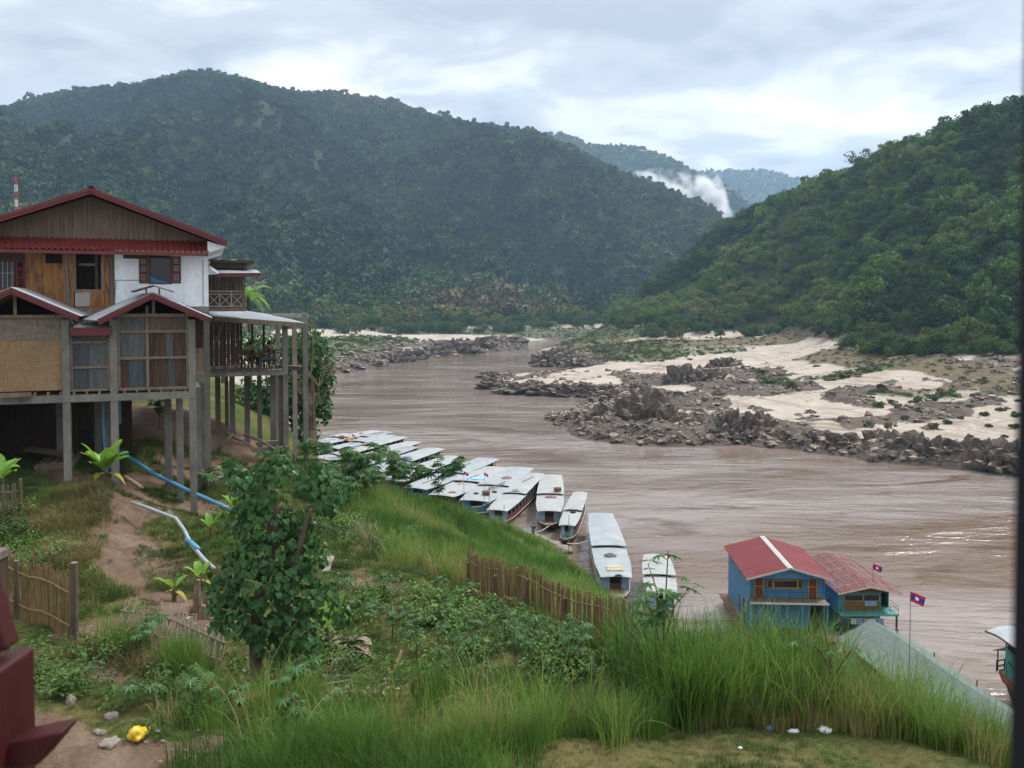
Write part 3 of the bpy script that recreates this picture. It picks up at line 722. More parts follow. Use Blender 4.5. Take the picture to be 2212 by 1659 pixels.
def rotz(n, r, tilt=0.08): return np.stack([r.normal(size=n) * tilt, r.normal(size=n) * tilt, r.uniform(0, 6.283, n)], 1)
FAR_STOPS = [(0.10, (0.012, 0.034, 0.014)), (0.34, (0.026, 0.064, 0.019)), (0.55, (0.054, 0.100, 0.025)), (0.74, (0.092, 0.108, 0.036)), (0.92, (0.135, 0.110, 0.055))]
M_FAR = leaf_mat('distant_canopy', FAR_STOPS, 0.0)
TF = [crown(1, 8, 12, 0.25, 1.0, 1.35), crown(2, 6, 14, 0.28, 1.0, 1.7), crown(3, 9, 10, 0.24, 1.0, 1.05), crown(4, 7, 12, 0.22, 0.9, 2.1), bamboo_clump(5, 14, 7, 0.20)]
def forest(name, pts, rmin, rmax, mat, seed, label, templates, wts, tint_scale=0.004, sink=0.12, tint_bias=0.0):
    r = np.random.default_rng(seed); n = len(pts)
    rad = r.uniform(0, 1, n) ** 1.7 * (rmax - rmin) + rmin
    idx = r.choice(len(templates), size=n, p=np.array(wts) / sum(wts))
    patch = fbm(pts[:, 0] * tint_scale, pts[:, 1] * tint_scale * 0.8, 4, seed + 3)
    patch2 = fbm(pts[:, 0] * tint_scale * 6, pts[:, 1] * tint_scale * 6, 3, seed + 9)
    tint = np.clip(0.42 + (patch - 0.5) * 1.5 + (patch2 - 0.5) * 0.9 + tint_bias, 0.02, 0.98)
    rad = rad * (1.0 + (patch2 - 0.5) * 0.9)
    p = pts.copy(); p[:, 2] -= rad * sink
    sc = np.stack([rad * r.uniform(0.85, 1.15, n), rad * r.uniform(0.85, 1.15, n), rad * r.uniform(0.8, 1.3, n)], 1)
    return scatter(name, templates, p, sc, rotz(n, r), idx, mat, tint, label)
lm = LB['hill'] * (np.linspace(0, 1, 1)[0] + 1) * (LB['Y'] < 1960)
fp = sample_on(LB['X'], LB['Y'], LB['Z'], np.clip(LB['hill'], 0, 1) * (LB['Y'] < 1960), 6.3, 201)
forest('mountain_forest', fp, 3.6, 10.0, M_FAR, 202, 'dense jungle covering the big mountain across the river', TF, [4, 3, 4, 1.2, 1.5])
pB = np.concatenate([sample_on(RANGE_B[0].reshape(42, -1, 3)[..., 0], RANGE_B[0].reshape(42, -1, 3)[..., 1], RANGE_B[0].reshape(42, -1, 3)[..., 2], np.ones((42, RANGE_B[0].shape[0] // 42)), 12, 203),
                     sample_on(RANGE_C[0].reshape(42, -1, 3)[..., 0], RANGE_C[0].reshape(42, -1, 3)[..., 1], RANGE_C[0].reshape(42, -1, 3)[..., 2], np.ones((42, RANGE_C[0].shape[0] // 42)), 16, 204)])
forest('ridge_forest', pB, 5.5, 12, M_FAR, 205, 'distant jungle on the two farther ridges', TF, [4, 3, 4, 1, 0.5])
# the low wood along the far left shore: larger crowns, some yellow bamboo
lowm = ((LB['Z'] > 10.0) & (LB['Z'] < 26) & (LB['Y'] > 560)).astype(float) * sstep(-1300, -200, LB['X'] * 3)
lowp = sample_on(LB['X'], LB['Y'], LB['Z'], lowm, 6.2, 206)
TM = [crown(11, 11, 30, 0.15, 1.0, 1.5), crown(12, 9, 34, 0.15, 1.0, 1.9), crown(13, 12, 26, 0.14, 1.0, 1.25), bamboo_clump(14, 22, 14, 0.15)]
M_MID = leaf_mat('riverside_canopy', [(0.1, (0.018, 0.042, 0.012)), (0.4, (0.038, 0.082, 0.018)), (0.66, (0.074, 0.120, 0.026)), (0.86, (0.15, 0.155, 0.03)), (0.97, (0.20, 0.18, 0.045))], 0.12)
forest('shore_forest', lowp, 3.6, 7.5, M_MID, 207, 'wood along the far shore at the foot of the mountain', TM, [4, 3, 4, 2.2], 0.02, 0.1)
# the nearer hill on the right: mixed jungle with pale bamboo
TR = [crown(21, 13, 62, 0.105, 1.0, 1.45, 0.2), crown(22, 11, 66, 0.11, 1.0, 1.85, 0.2), crown(23, 15, 54, 0.10, 1.0, 1.2, 0.2), bamboo_clump(24, 30, 30, 0.11), crown(25, 8, 50, 0.085, 0.9, 2.1, 0.2, spread=0.9)]
M_HILL = leaf_mat('hill_canopy', [(0.08, (0.018, 0.046, 0.012)), (0.32, (0.038, 0.094, 0.016)), (0.54, (0.076, 0.150, 0.022)), (0.74, (0.125, 0.190, 0.030)), (0.92, (0.120, 0.140, 0.042))], 0.22)
yR = RB['Y']
hm = np.clip(RB['hill'] * 4, 0, 1) * (yR < 900)
hp = sample_on(RB['X'], RB['Y'], RB['Z'], hm, 4.3, 211)
forest('hill_forest', hp, 2.6, 6.4, M_HILL, 212, 'thick green jungle on the steep hill across the river', TR, [4, 2.6, 4, 3, 0.8], 0.016, 0.1, 0.05)
# ================================================================ MATERIALS FOR THE BUILDINGS
M_PLANK = worn('grey_weathered_plank', (0.085, 0.062, 0.048), (0.185, 0.142, 0.115), 2.2, 0.85, (5, 5, 0.35), 0.3)
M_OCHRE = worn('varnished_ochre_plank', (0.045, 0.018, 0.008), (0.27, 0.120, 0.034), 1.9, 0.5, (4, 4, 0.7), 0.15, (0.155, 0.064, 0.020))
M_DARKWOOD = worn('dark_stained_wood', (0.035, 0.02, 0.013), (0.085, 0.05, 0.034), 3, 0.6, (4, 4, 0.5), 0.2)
M_TIMBER = worn('raw_timber', (0.13, 0.095, 0.065), (0.25, 0.19, 0.14), 3, 0.85, (3, 3, 1), 0.2)
M_CONC = worn('grey_concrete', (0.125, 0.12, 0.105), (0.235, 0.225, 0.20), 1.3, 0.9, (1, 1, 0.6), 0.25)
M_CONC_LT = worn('pale_concrete', (0.26, 0.23, 0.21), (0.40, 0.36, 0.33), 1.3, 0.9, (1, 1, 0.6), 0.2)
M_WHITE = worn('whitewashed_plaster', (0.62, 0.66, 0.70), (0.80, 0.83, 0.86), 0.8, 0.8, (1, 1, 0.5), 0.08)
M_REDTRIM = worn('maroon_painted_trim', (0.09792, 0.01037, 0.01267), (0.144, 0.01958, 0.02074), 2.5, 0.45, (1, 1, 1), 0.05, None, 0.4)
M_REDROOF = worn('red_fibre_roof_sheet', (0.1152, 0.01613, 0.01498), (0.1786, 0.03168, 0.02592), 1.8, 0.6, (1, 1, 1), 0.1)
M_SHUTTER = worn('red_brown_shutter', (0.07, 0.0154, 0.0112), (0.119, 0.028, 0.0196), 4, 0.5, (1, 1, 1), 0.1)
M_ZINC = worn('galvanised_zinc_sheet', (0.252, 0.28, 0.308), (0.406, 0.434, 0.462), 1.2, 0.42, (1, 1, 1), 0.1, None, 0.5, 0.35)
M_TIN = worn('old_tin_sheet', (0.06448, 0.07192, 0.07688), (0.1389, 0.1463, 0.1488), 1.6, 0.6, (2, 2, 0.5), 0.15, (0.04216, 0.03472, 0.02976), 0.4, 0.2)
M_TINBLUE = worn('bluish_tin_sheet', (0.03421, 0.0451, 0.05288), (0.08395, 0.1027, 0.1151), 1.6, 0.55, (3, 3, 0.3), 0.15, (0.02177, 0.02333, 0.02488), 0.4, 0.2)
M_RUST = worn('rusty_tin_sheet', (0.030, 0.020, 0.016), (0.105, 0.060, 0.044), 2.2, 0.75, (3, 3, 0.3), 0.2, (0.075, 0.066, 0.060))
M_GLASS = NT('dark_window_glass').set((0.015, 0.017, 0.02), 0.08, 0.5).mat
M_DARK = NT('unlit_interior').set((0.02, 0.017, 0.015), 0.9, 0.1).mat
M_BLUEPIPE = worn('blue_plastic_pipe', (0.045, 0.19, 0.32), (0.085, 0.27, 0.41), 3, 0.4, (1, 1, 1), 0.03, None, 0.4)
M_CURTAIN = NT('blue_curtain').set((0.06, 0.16, 0.36), 0.8, 0.1).mat
M_GREYPIPE = worn('faded_grey_pipe', (0.22, 0.25, 0.27), (0.34, 0.38, 0.40), 3, 0.5, (1, 1, 1), 0.03)
M_LOG = worn('cut_log', (0.11, 0.07, 0.045), (0.24, 0.17, 0.12), 5, 0.9, (1, 1, 1), 0.3)
def weave_mat(name, c1, c2, c3):
    t = NT(name); vec = t.coord('Object')
    s = t.sep(vec)
    def band(a, b, ph):   # herringbone: long strips, alternating direction in stepped cells
        return None
    x, z = s[0], s[2]
    cell = 0.30
    fl = lambda q, k: t.math('FLOOR', t.math('MULTIPLY', q, k))
    st = t.math('MODULO', t.math('ABSOLUTE', t.math('ADD', fl(t.math('ADD', x, t.math('MULTIPLY', fl(z, 1 / 0.075), 0.075)), 1 / cell), 100.0)), 2.0)
    n1 = t.noise(t.coord('Object', (1.2, 1, 30)), 1.2, 3, 0.6); n2 = t.noise(t.coord('Object', (30, 1, 1.2)), 1.2, 3, 0.6)
    n = t.mix(st, n1, n2)
    col = t.ramp(n, [(0.32, c1), (0.52, c2), (0.68, c3)])
    big = t.noise(vec, 0.9, 5, 0.6)
    col = t.mix(0.45, col, t.ramp(big, [(0.3, 0.5), (0.7, 1.05)]), 'MULTIPLY')
    t.set(col, 0.75, 0.2); t.bump(n, 0.5, 0.02); return t.mat
M_WEAVE = weave_mat('woven_bamboo_mat', (0.17, 0.10, 0.05), (0.27, 0.175, 0.095), (0.34, 0.24, 0.145))
M_WEAVE_GREY = weave_mat('grey_woven_bamboo_mat', (0.10, 0.08, 0.06), (0.19, 0.16, 0.125), (0.27, 0.235, 0.19))
M_WEAVE_PINK = weave_mat('faded_woven_mat', (0.14, 0.09, 0.07), (0.26, 0.19, 0.15), (0.34, 0.27, 0.22))
# ================================================================ THE STILT HOUSE
H_ANG = R(20)
H_EX = Vector((math.cos(H_ANG), math.sin(H_ANG), 0)); H_EY = Vector((-math.sin(H_ANG), math.cos(H_ANG), 0))
H_O = P(415, 1112, 32.3); H_O.z = 18.0
def hl(u, v, d):
    """survey pixel -> house-local point on the plane at depth d behind the front posts"""
    rx, rz = ray(u, v); r = Vector((rx, 1, rz)); C0 = Vector((0, 0, CAM_Z))
    k = (d - (C0 - H_O).dot(H_EY)) / r.dot(H_EY)
    p = C0 + r * k - H_O
    return Vector((p.dot(H_EX), d, p.z))
def hbox(mb, u0, v0, u1, v1, d, th=0.06, m=0):
    um, vm = (u0 + u1) / 2, (v0 + v1) / 2
    a, b = hl(u0, vm, d).x, hl(u1, vm, d).x
    t_, l_ = hl(um, v0, d).z, hl(um, v1, d).z
    return mb.box(a, b, d, d + th, l_, t_, m)
house = thing('stilt_house', 'two-storey wood and white plaster house on tall concrete stilts with maroon roof trim', 'house', H_O, H_ANG)
def hpart(mb, name, m, parent=None, smooth=False): return mb.build(name, m, parent or house, smooth)
def h_ground(x, y):
    w = H_O + H_EX * x + H_EY * y
    return float(gz(w.x, w.y)) - H_O.z
def boards(mb, x0, x1, y, th, zlo, zhi, w=0.17, gap=0.006, seed=1, m=0):
    r = random.Random(seed); x = x0
    while x < x1 - 0.01:
        e = min(x + w * r.uniform(0.75, 1.25), x1)
        j = r.uniform(-0.008, 0.008)
        f = lambda z, q: z(q) if callable(z) else z
        a, b = x + gap / 2, e - gap / 2
        mb.hexa([(a, y + j, f(zlo, a)), (b, y + j, f(zlo, b)), (b, y + th + j, f(zlo, b)), (a, y + th + j, f(zlo, a)),
                 (a, y + j, f(zhi, a)), (b, y + j, f(zhi, b)), (b, y + th + j, f(zhi, b)), (a, y + th + j, f(zhi, a))], m)
        x = e
def corrugated(mb, x0, x1, y, zlo, zhi, pitch=0.09, amp=0.014, th=0.004, m=0):
    n = max(4, int((x1 - x0) / pitch * 4)); rows = []
    xs = [x0 + (x1 - x0) * i / n for i in range(n + 1)]
    rows = [[(x, y + amp * math.sin(x / pitch * 6.283), z) for x in xs] for z in (zlo, zhi)]
    mb.sheet(rows, 0, m)
UPD, LOD = 2.3, 0.0                         # depth of the upper front and of the lower bays
x_left = hl(-95, 600, UPD).x
x_wr = hl(450, 600, UPD).x                  # right corner of the white wall
z_can_lo, z_can_hi = hl(220, 548, 1.4).z, hl(220, 516, UPD).z
z_floor = hl(220, 858, 0).z                 # top region of the lower floor beam
ridge_u = hl(196, 408, UPD - 0.9)
# --- gable wall
mb = MB()
zr0 = hl(196, 424, UPD).z; xr = hl(196, 424, UPD).x
slope = (zr0 - hl(446, 519, UPD).z) / (hl(446, 519, UPD).x - xr)
boards(mb, x_left - 0.4, x_wr, UPD, 0.03, z_can_hi - 0.1, lambda x: max(z_can_hi, zr0 - slope * abs(x - xr)), 0.18, 0.008, 5)
hpart(mb, 'gable_wall', M_PLANK)
# --- main roof: two slopes running back, with red sheets
roof = MB()
xe = hl(489, 520, UPD - 0.9).x; ze = hl(489, 521, UPD - 0.9).z; zt = hl(196, 406, UPD - 0.9).z; xt = hl(196, 406, UPD - 0.9).x
half = xe - xt
for s in (-1, 1):
    n = 34; rows = []
    for j in range(n * 4 + 1):
        y = UPD - 0.95 + 10.5 * j / (n * 4)
        w = 0.022 * math.sin(j * 1.5708)
        rows.append([(xt, y, zt + w), (xt + s * half, y, ze + w)] if s > 0 else [(xt + s * half, y, ze + w), (xt, y, zt + w)])
    roof.sheet(rows, 0.02)
rf = hpart(roof, 'roof', M_REDROOF)
mb = MB()
for s in (-1, 1):
    for k, (dz, hh, dy) in enumerate(((-0.055, 0.12, 0.0), (-0.17, 0.10, 0.035))):
        a = Vector((xt, UPD - 0.98 + dy, zt + dz)); b = Vector((xt + s * (half + 0.04), UPD - 0.98 + dy, ze + dz))
        mb.beam(a, b, 0.05, hh, 0, (0, 0, 1))
hpart(mb, 'bargeboard', M_REDTRIM, rf)
mb = MB(); mb.box(xt - 0.12, xt + 0.12, UPD - 1.05, UPD + 9.6, zt + 0.02, zt + 0.09); hpart(mb, 'ridge_cap', M_DARKWOOD, rf)
mb = MB()   # white boxed soffit at the right eave
zs = hl(446, 547, UPD - 0.5).z; xs0 = x_wr - 0.02
mb.prism([(xs0, UPD - 0.75, hl(446, 521, UPD - 0.7).z), (xe - 0.08, UPD - 0.75, ze - 0.18), (xe - 0.06, UPD - 0.75, ze - 0.24), (xs0, UPD - 0.75, zs)][::-1], (0, 9.8, 0)); hpart(mb, 'soffit', M_WHITE, rf)
# --- canopy of red corrugated sheet over the upper windows
mb = MB()
nc = 46; xs = [x_left - 0.5 + (x_wr + 0.02 - x_left + 0.5) * i / (nc * 6) for i in range(nc * 6 + 1)]
wv = [0.035 * math.sin(i / 6 * 6.283) for i in range(len(xs))]
mb.sheet([[(x, UPD - 0.02, z_can_hi + w) for x, w in zip(xs, wv)], [(x, UPD - 0.85, z_can_lo + 0.16 + w) for x, w in zip(xs, wv)]], 0.012)
cn = hpart(mb, 'canopy', M_REDROOF)
mb = MB(); mb.box(x_left - 0.5, x_wr, UPD - 0.86, UPD - 0.80, z_can_lo - 0.02, z_can_lo + 0.11); hpart(mb, 'fascia', M_REDTRIM, cn)
# --- white plaster wall with its opening
x_w0 = hl(248, 600, UPD).x
z_wt, z_wb = z_can_lo + 0.5, hl(440, 662, UPD).z
ox0, ox1 = hl(320, 580, UPD).x, hl(371, 580, UPD).x; oz1, oz0 = hl(345, 551, UPD).z, hl(345, 613, UPD).z
mb = MB()
mb.box(x_w0, ox0, UPD, UPD + 0.16, z_wb, z_wt); mb.box(ox1, x_wr, UPD, UPD + 0.16, z_wb, z_wt)
mb.box(ox0, ox1, UPD, UPD + 0.16, z_wb, oz0); mb.box(ox0, ox1, UPD, UPD + 0.16, oz1, z_wt)
mb.box(x_wr - 0.16, x_wr, UPD + 0.16, UPD + 7.5, z_wb, z_wt)
white = hpart(mb, 'white_wall', M_WHITE)
mb = MB(); mb.box(x_w0, x_wr + 0.02, UPD - 0.02, UPD + 7.5, z_wb - 0.24, z_wb - 0.003); hpart(mb, 'floor_beam', M_CONC)
mb = MB(); hbox(mb, 266, 550, 319, 559, UPD - 0.012, 0.03); hpart(mb, 'vent', M_DARKWOOD, white)
mb = MB(); mb.tube([hl(300, 605.5, UPD - 0.02), hl(250, 605, UPD - 0.02), hl(247, 668, UPD - 0.02)], 0.013, 5); hpart(mb, 'conduit', M_CONC, white)
mb = MB(); mb.tube([hl(438, 560, UPD - 0.02), hl(439, 660, UPD - 0.02)], 0.012, 5); hpart(mb, 'conduit', M_CONC, white)
def window(u0, v0, u1, v1, d, parent, curtain=False):
    mb = MB(); w = 0.05
    a, b = hl(u0, v0, d), hl(u1, v1, d)
    for (x0, x1, z0, z1) in ((a.x, a.x + w, b.z, a.z), (b.x - w, b.x, b.z, a.z), (a.x + w, b.x - w, a.z - w, a.z), (a.x + w, b.x - w, b.z, b.z + w)):
        mb.box(x0, x1, d - 0.02, d + 0.08, z0, z1)
    f = mb.build('window', M_SHUTTER, parent)
    mb = MB(); mb.box(a.x + w, b.x - w, d + 0.20, d + 0.22, b.z + w, a.z - w); mb.build('pane', M_GLASS, f)
    return f
wf = window(320, 551, 371, 614, UPD, house)
mb = MB()
a, b = hl(324, 596, UPD), hl(368, 611, UPD)
mb.prism([(a.x, UPD + 0.1, a.z), (a.x + 0.25, UPD + 0.1, a.z - 0.14), (b.x, UPD + 0.1, b.z), (a.x, UPD + 0.1, b.z)][::-1], (0, 0.01, 0)); mb.build('curtain', M_CURTAIN, wf)
def shutter(u0, v0, u1, v1, d, ang, hinge_left, parent):
    a, b = hl(u0, v0, d), hl(u1, v1, d); w, h = b.x - a.x, a.z - b.z
    mb = MB(); fw = 0.055
    mb.box(0, fw, 0, 0.035, 0, h); mb.box(w - fw, w, 0, 0.035, 0, h)
    for z0, z1 in ((0, 0.07), (h * 0.36, h * 0.36 + 0.06), (h * 0.68, h * 0.68 + 0.06), (h - 0.08, h)): mb.box(fw, w - fw, 0, 0.035, z0, z1)
    nsl = 15
    for k in range(nsl):
        z = 0.08 + (h - 0.17) * (k + 0.5) / nsl
        mb.hexa([(fw, 0.004, z - 0.02), (w - fw, 0.004, z - 0.02), (w - fw, 0.03, z + 0.012), (fw, 0.03, z + 0.012), (fw, 0.004, z - 0.012), (w - fw, 0.004, z - 0.012), (w - fw, 0.03, z + 0.02), (fw, 0.03, z + 0.02)])
    o = mb.build('shutter', M_SHUTTER, parent)
    o.location = (a.x, d - 0.045, b.z); return o
shutter(300, 556, 320, 612, UPD, 0, True, house); shutter(371, 554, 391, 612, UPD, 0, False, house)
# --- timber half of the upper front
z_tb = hl(100, 668, UPD).z
def wood_wall(u0, u1, v0, v1, d, mat, name, w=0.3, seed=1):
    mb = MB(); a, b = hl(u0, (v0 + v1) / 2, d), hl(u1, (v0 + v1) / 2, d)
    boards(mb, a.x, b.x, d, 0.03, hl((u0 + u1) / 2, v1, d).z, hl((u0 + u1) / 2, v0, d).z, w, 0.008, seed); return hpart(mb, name, mat)
wood_wall(-95, -25, 540, 690, UPD, M_OCHRE, 'plank_wall', 0.3, 2)
wood_wall(55, 91, 540, 690, UPD, M_OCHRE, 'plank_wall', 0.32, 3)
wood_wall(160, 226, 664, 690, UPD + 0.01, M_TIMBER, 'plank_wall', 0.4, 4)
wood_wall(225, 236, 540, 690, UPD - 0.01, M_OCHRE, 'plank_wall', 0.4, 5)
wood_wall(236, 249, 540, 690, UPD + 0.02, M_PLANK, 'plank_wall', 0.4, 6)
wood_wall(-25, 55, 626, 690, UPD, M_OCHRE, 'plank_wall', 0.3, 7)
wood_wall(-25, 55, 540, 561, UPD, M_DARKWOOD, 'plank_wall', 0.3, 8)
wood_wall(91, 160, 662, 690, UPD + 0.01, M_OCHRE, 'plank_wall', 0.4, 9)
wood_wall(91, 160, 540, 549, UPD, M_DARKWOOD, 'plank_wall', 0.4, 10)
mb = MB(); hbox(mb, 98, 549, 134, 569, UPD + 0.12, 0.02); hpart(mb, 'vent', M_DARK)
wood_wall(91, 98, 549, 569, UPD, M_OCHRE, 'plank_wall', 0.4, 12); wood_wall(134, 160, 549, 569, UPD, M_OCHRE, 'plank_wall', 0.4, 13)
dr = wood_wall(91, 159, 569, 662, UPD - 0.01, M_OCHRE, 'door', 0.45, 14)
w2 = window(-25, 561, 34, 626, UPD, house)
mb = MB()
for u in (-14, -4, 6, 16, 26):
    a, b = hl(u, 563, UPD - 0.01), hl(u, 624, UPD - 0.01); mb.tube([a, b], 0.009, 5)
a, b = hl(-22, 590, UPD - 0.012), hl(32, 590, UPD - 0.012); mb.tube([a, b], 0.009, 5); mb.build('grille', M_ZINC, w2)
shutter(34, 561, 55, 626, UPD, 0, True, house)
mb = MB(); hbox(mb, 158, 549, 164, 630, UPD, 0.07); hbox(mb, 164, 625, 226, 632, UPD, 0.07); hbox(mb, 218, 549, 225, 626, UPD, 0.07); op = hpart(mb, 'opening_frame', M_TIMBER)
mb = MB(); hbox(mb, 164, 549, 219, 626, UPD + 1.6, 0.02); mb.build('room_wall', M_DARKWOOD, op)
mb = MB(); hbox(mb, 205, 549, 212, 626, UPD + 0.8, 0.12); mb.build('room_post', M_TIMBER, op)
mb = MB(); hbox(mb, 170, 569, 207, 574, UPD + 1.45, 0.03); mb.build('lit_strip', M_ZINC, op)  # pale bar stands in for a strip of light in the dark room
mb = MB(); hbox(mb, 162, 632, 195, 662, UPD + 0.005, 0.03); hpart(mb, 'grey_panel', M_CONC_LT)
wood_wall(195, 225, 629, 664, UPD, M_OCHRE, 'low_panel', 0.3, 15)
mb = MB(); mb.tube([hl(142, 560, UPD - 0.05), hl(146, 610, UPD - 0.06), hl(149, 690, UPD - 0.05)], 0.022, 7); hpart(mb, 'drain_pipe', M_BLUEPIPE)
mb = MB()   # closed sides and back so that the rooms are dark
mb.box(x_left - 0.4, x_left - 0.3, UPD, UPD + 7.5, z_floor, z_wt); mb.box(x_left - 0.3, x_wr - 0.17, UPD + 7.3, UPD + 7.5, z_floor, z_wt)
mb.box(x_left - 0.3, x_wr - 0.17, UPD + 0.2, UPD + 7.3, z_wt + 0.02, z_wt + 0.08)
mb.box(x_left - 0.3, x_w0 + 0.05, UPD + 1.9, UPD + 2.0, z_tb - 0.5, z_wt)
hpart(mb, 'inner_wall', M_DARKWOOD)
# --- lower storey: concrete posts and beam
fl_t, fl_b = hl(220, 851, 0).z, hl(220, 866, 0).z
post_x = [hl(u, 780, 0).x for u in (-75, 143, 246, 415)]
for i, x in enumerate(post_x):
    mb = MB(); g = h_ground(x, 0.1) - 0.4
    mb.box(x - 0.125, x + 0.125, -0.125, 0.125, g, hl(415, 690, 0).z if i == 3 else hl(143, 690, 0).z); hpart(mb, 'post', M_CONC)
mb = MB(); mb.box(post_x[0] - 0.1, post_x[3] + 0.1, -0.15, 0.11, fl_b, fl_t); hpart(mb, 'beam', M_CONC)
mb = MB(); mb.box(post_x[0] - 0.2, post_x[3] + 0.1, 0.12, 9.6, fl_t - 0.06, fl_t + 0.04); hpart(mb, 'floor_slab', M_DARKWOOD)
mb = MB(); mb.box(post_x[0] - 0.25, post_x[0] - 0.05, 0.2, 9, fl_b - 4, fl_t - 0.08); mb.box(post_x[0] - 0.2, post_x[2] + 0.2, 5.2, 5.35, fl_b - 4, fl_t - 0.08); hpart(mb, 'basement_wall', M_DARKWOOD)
k = post_x[0]
while k < post_x[3]:
    mb = MB(); mb.box(k, k + 0.07, -0.1, 0.3, fl_t + 0.005, fl_t + 0.12); k += 0.42; hpart(mb, 'joist', M_TIMBER)
for (u, v0, dd) in [(130, 880, 3.0), (212, 880, 3.2), (232, 880, 2.2), (363, 860, 1.4), (388, 860, 1.0), (427, 860, 2.6), (438, 860, 5.0)]:
    x = hl(u, 900, dd).x; mb = MB(); mb.box(x - 0.125, x + 0.125, dd - 0.125, dd + 0.125, h_ground(x, dd) - 0.4, fl_t - 0.07); hpart(mb, 'post', M_CONC)
# --- bay walls
z_b0 = hl(60, 846, 0).z; z_b1 = hl(60, 733, 0).z; z_b2 = hl(60, 688, 0).z
mb = MB(); mb.box(post_x[0] + 0.13, post_x[1] - 0.13, 0.0, 0.03, z_b0 + 0.02, z_b1); hpart(mb, 'woven_wall', M_WEAVE)
mb = MB(); mb.box(post_x[0] + 0.13, post_x[1] - 0.13, -0.02, 0.01, z_b1 - 0.03, z_b2); hpart(mb, 'woven_wall', M_WEAVE_GREY)
mb = MB(); a, b = hl(0, 848, -0.3), hl(70, 856, -0.3); mb.box(a.x, b.x, -0.5, -0.16, b.z, b.z + 0.03); mb.box(a.x, b.x, -0.5, -0.46, b.z + 0.03, b.z + 0.16); hpart(mb, 'sill_tray', M_TIMBER)
xa, xb = post_x[1] + 0.13, post_x[2] - 0.13
mb = MB(); corrugated(mb, xa + 0.05, xa + (xb - xa) * 0.45, 0.05, hl(195, 842, 0).z, hl(195, 727, 0).z, 0.075); hpart(mb, 'tin_wall', M_TINBLUE)
mb = MB(); corrugated(mb, xa + (xb - xa) * 0.43, xb - 0.04, 0.065, hl(195, 842, 0).z, hl(195, 742, 0).z, 0.075); hpart(mb, 'tin_wall', M_TIN)
mb = MB(); mb.box(xa, xb, 0.09, 0.12, hl(195, 742, 0).z, hl(195, 700, 0).z); hpart(mb, 'board_wall', M_PLANK)
mb = MB()
for (z0, z1) in ((hl(195, 742, 0).z, hl(195, 737, 0).z), (hl(195, 796, 0).z, hl(195, 791, 0).z), (hl(195, 845, 0).z, hl(195, 840, 0).z)): mb.box(xa, xb, 0.0, 0.045, z0, z1)
mb.box(xa, xa + 0.08, -0.004, 0.04, hl(195, 845, 0).z, hl(195, 727, 0).z); mb.box(xb - 0.09, xb, -0.004, 0.04, hl(195, 845, 0).z, hl(195, 727, 0).z); hpart(mb, 'frame', M_TIMBER)
mb = MB(); a, b = hl(151, 709, -0.35), hl(241, 724, -0.35); mb.box(a.x, b.x, -0.38, -0.35, b.z, a.z); mb.box(a.x, b.x, -0.40, -0.381, (a.z + b.z) / 2 - 0.01, (a.z + b.z) / 2 + 0.01); hpart(mb, 'fascia', M_REDTRIM)
mb = MB(); zq = hl(195, 707, -0.3).z
xs = [a.x + (b.x - a.x) * i / 60 for i in range(61)]; wv = [0.012 * math.sin(i * 1.5708) for i in range(61)]
mb.sheet([[(x, -0.40, zq + w) for x, w in zip(xs, wv)], [(x, 1.3, zq + 0.34 + w) for x, w in zip(xs, wv)]], 0.006); hpart(mb, 'lean_roof', M_TIN)
xa, xb = post_x[2] + 0.13, post_x[3] - 0.13; xm = hl(319, 770, 0).x
zz_ = [hl(325, v, 0).z for v in (842, 773, 716, 684)]
pan = [(xa, xa + 0.38, 0, 1, M_RUST), (xa + 0.36, xm, 0, 1, M_TINBLUE), (xm, xm + 0.72, 0, 1, M_RUST), (xm + 0.70, xb - 0.5, 0, 1, M_TINBLUE), (xb - 0.52, xb, 0, 1, M_RUST),
       (xa, xm, 1, 2, M_TIN), (xm, xm + 0.64, 1, 2, M_RUST), (xm + 0.62, xb - 0.55, 1, 2, M_TIN), (xb - 0.57, xb, 1, 2, M_RUST), (xa, xm + 0.02, 2, 3, M_TIN), (xm, xb, 2, 3, M_PLANK)]
for i, (p0, p1, i0, i1, m) in enumerate(pan):
    mb = MB(); corrugated(mb, p0, p1, 0.05 + 0.006 * (i % 3), zz_[i0] - 0.02, zz_[i1] + 0.02, 0.08); hpart(mb, 'tin_wall', m)
mb = MB()
for v0, v1 in ((842, 836), (776, 770), (719, 713), (686, 680)): mb.box(xa, xb, -0.01, 0.035, hl(325, v0, 0).z, hl(325, v1, 0).z)
for x in (xa + 0.04, xm, xb - 0.04): mb.box(x - 0.045, x + 0.045, -0.03, 0.03, hl(325, 842, 0).z, hl(325, 660, 0).z)
hpart(mb, 'frame', M_TIMBER)
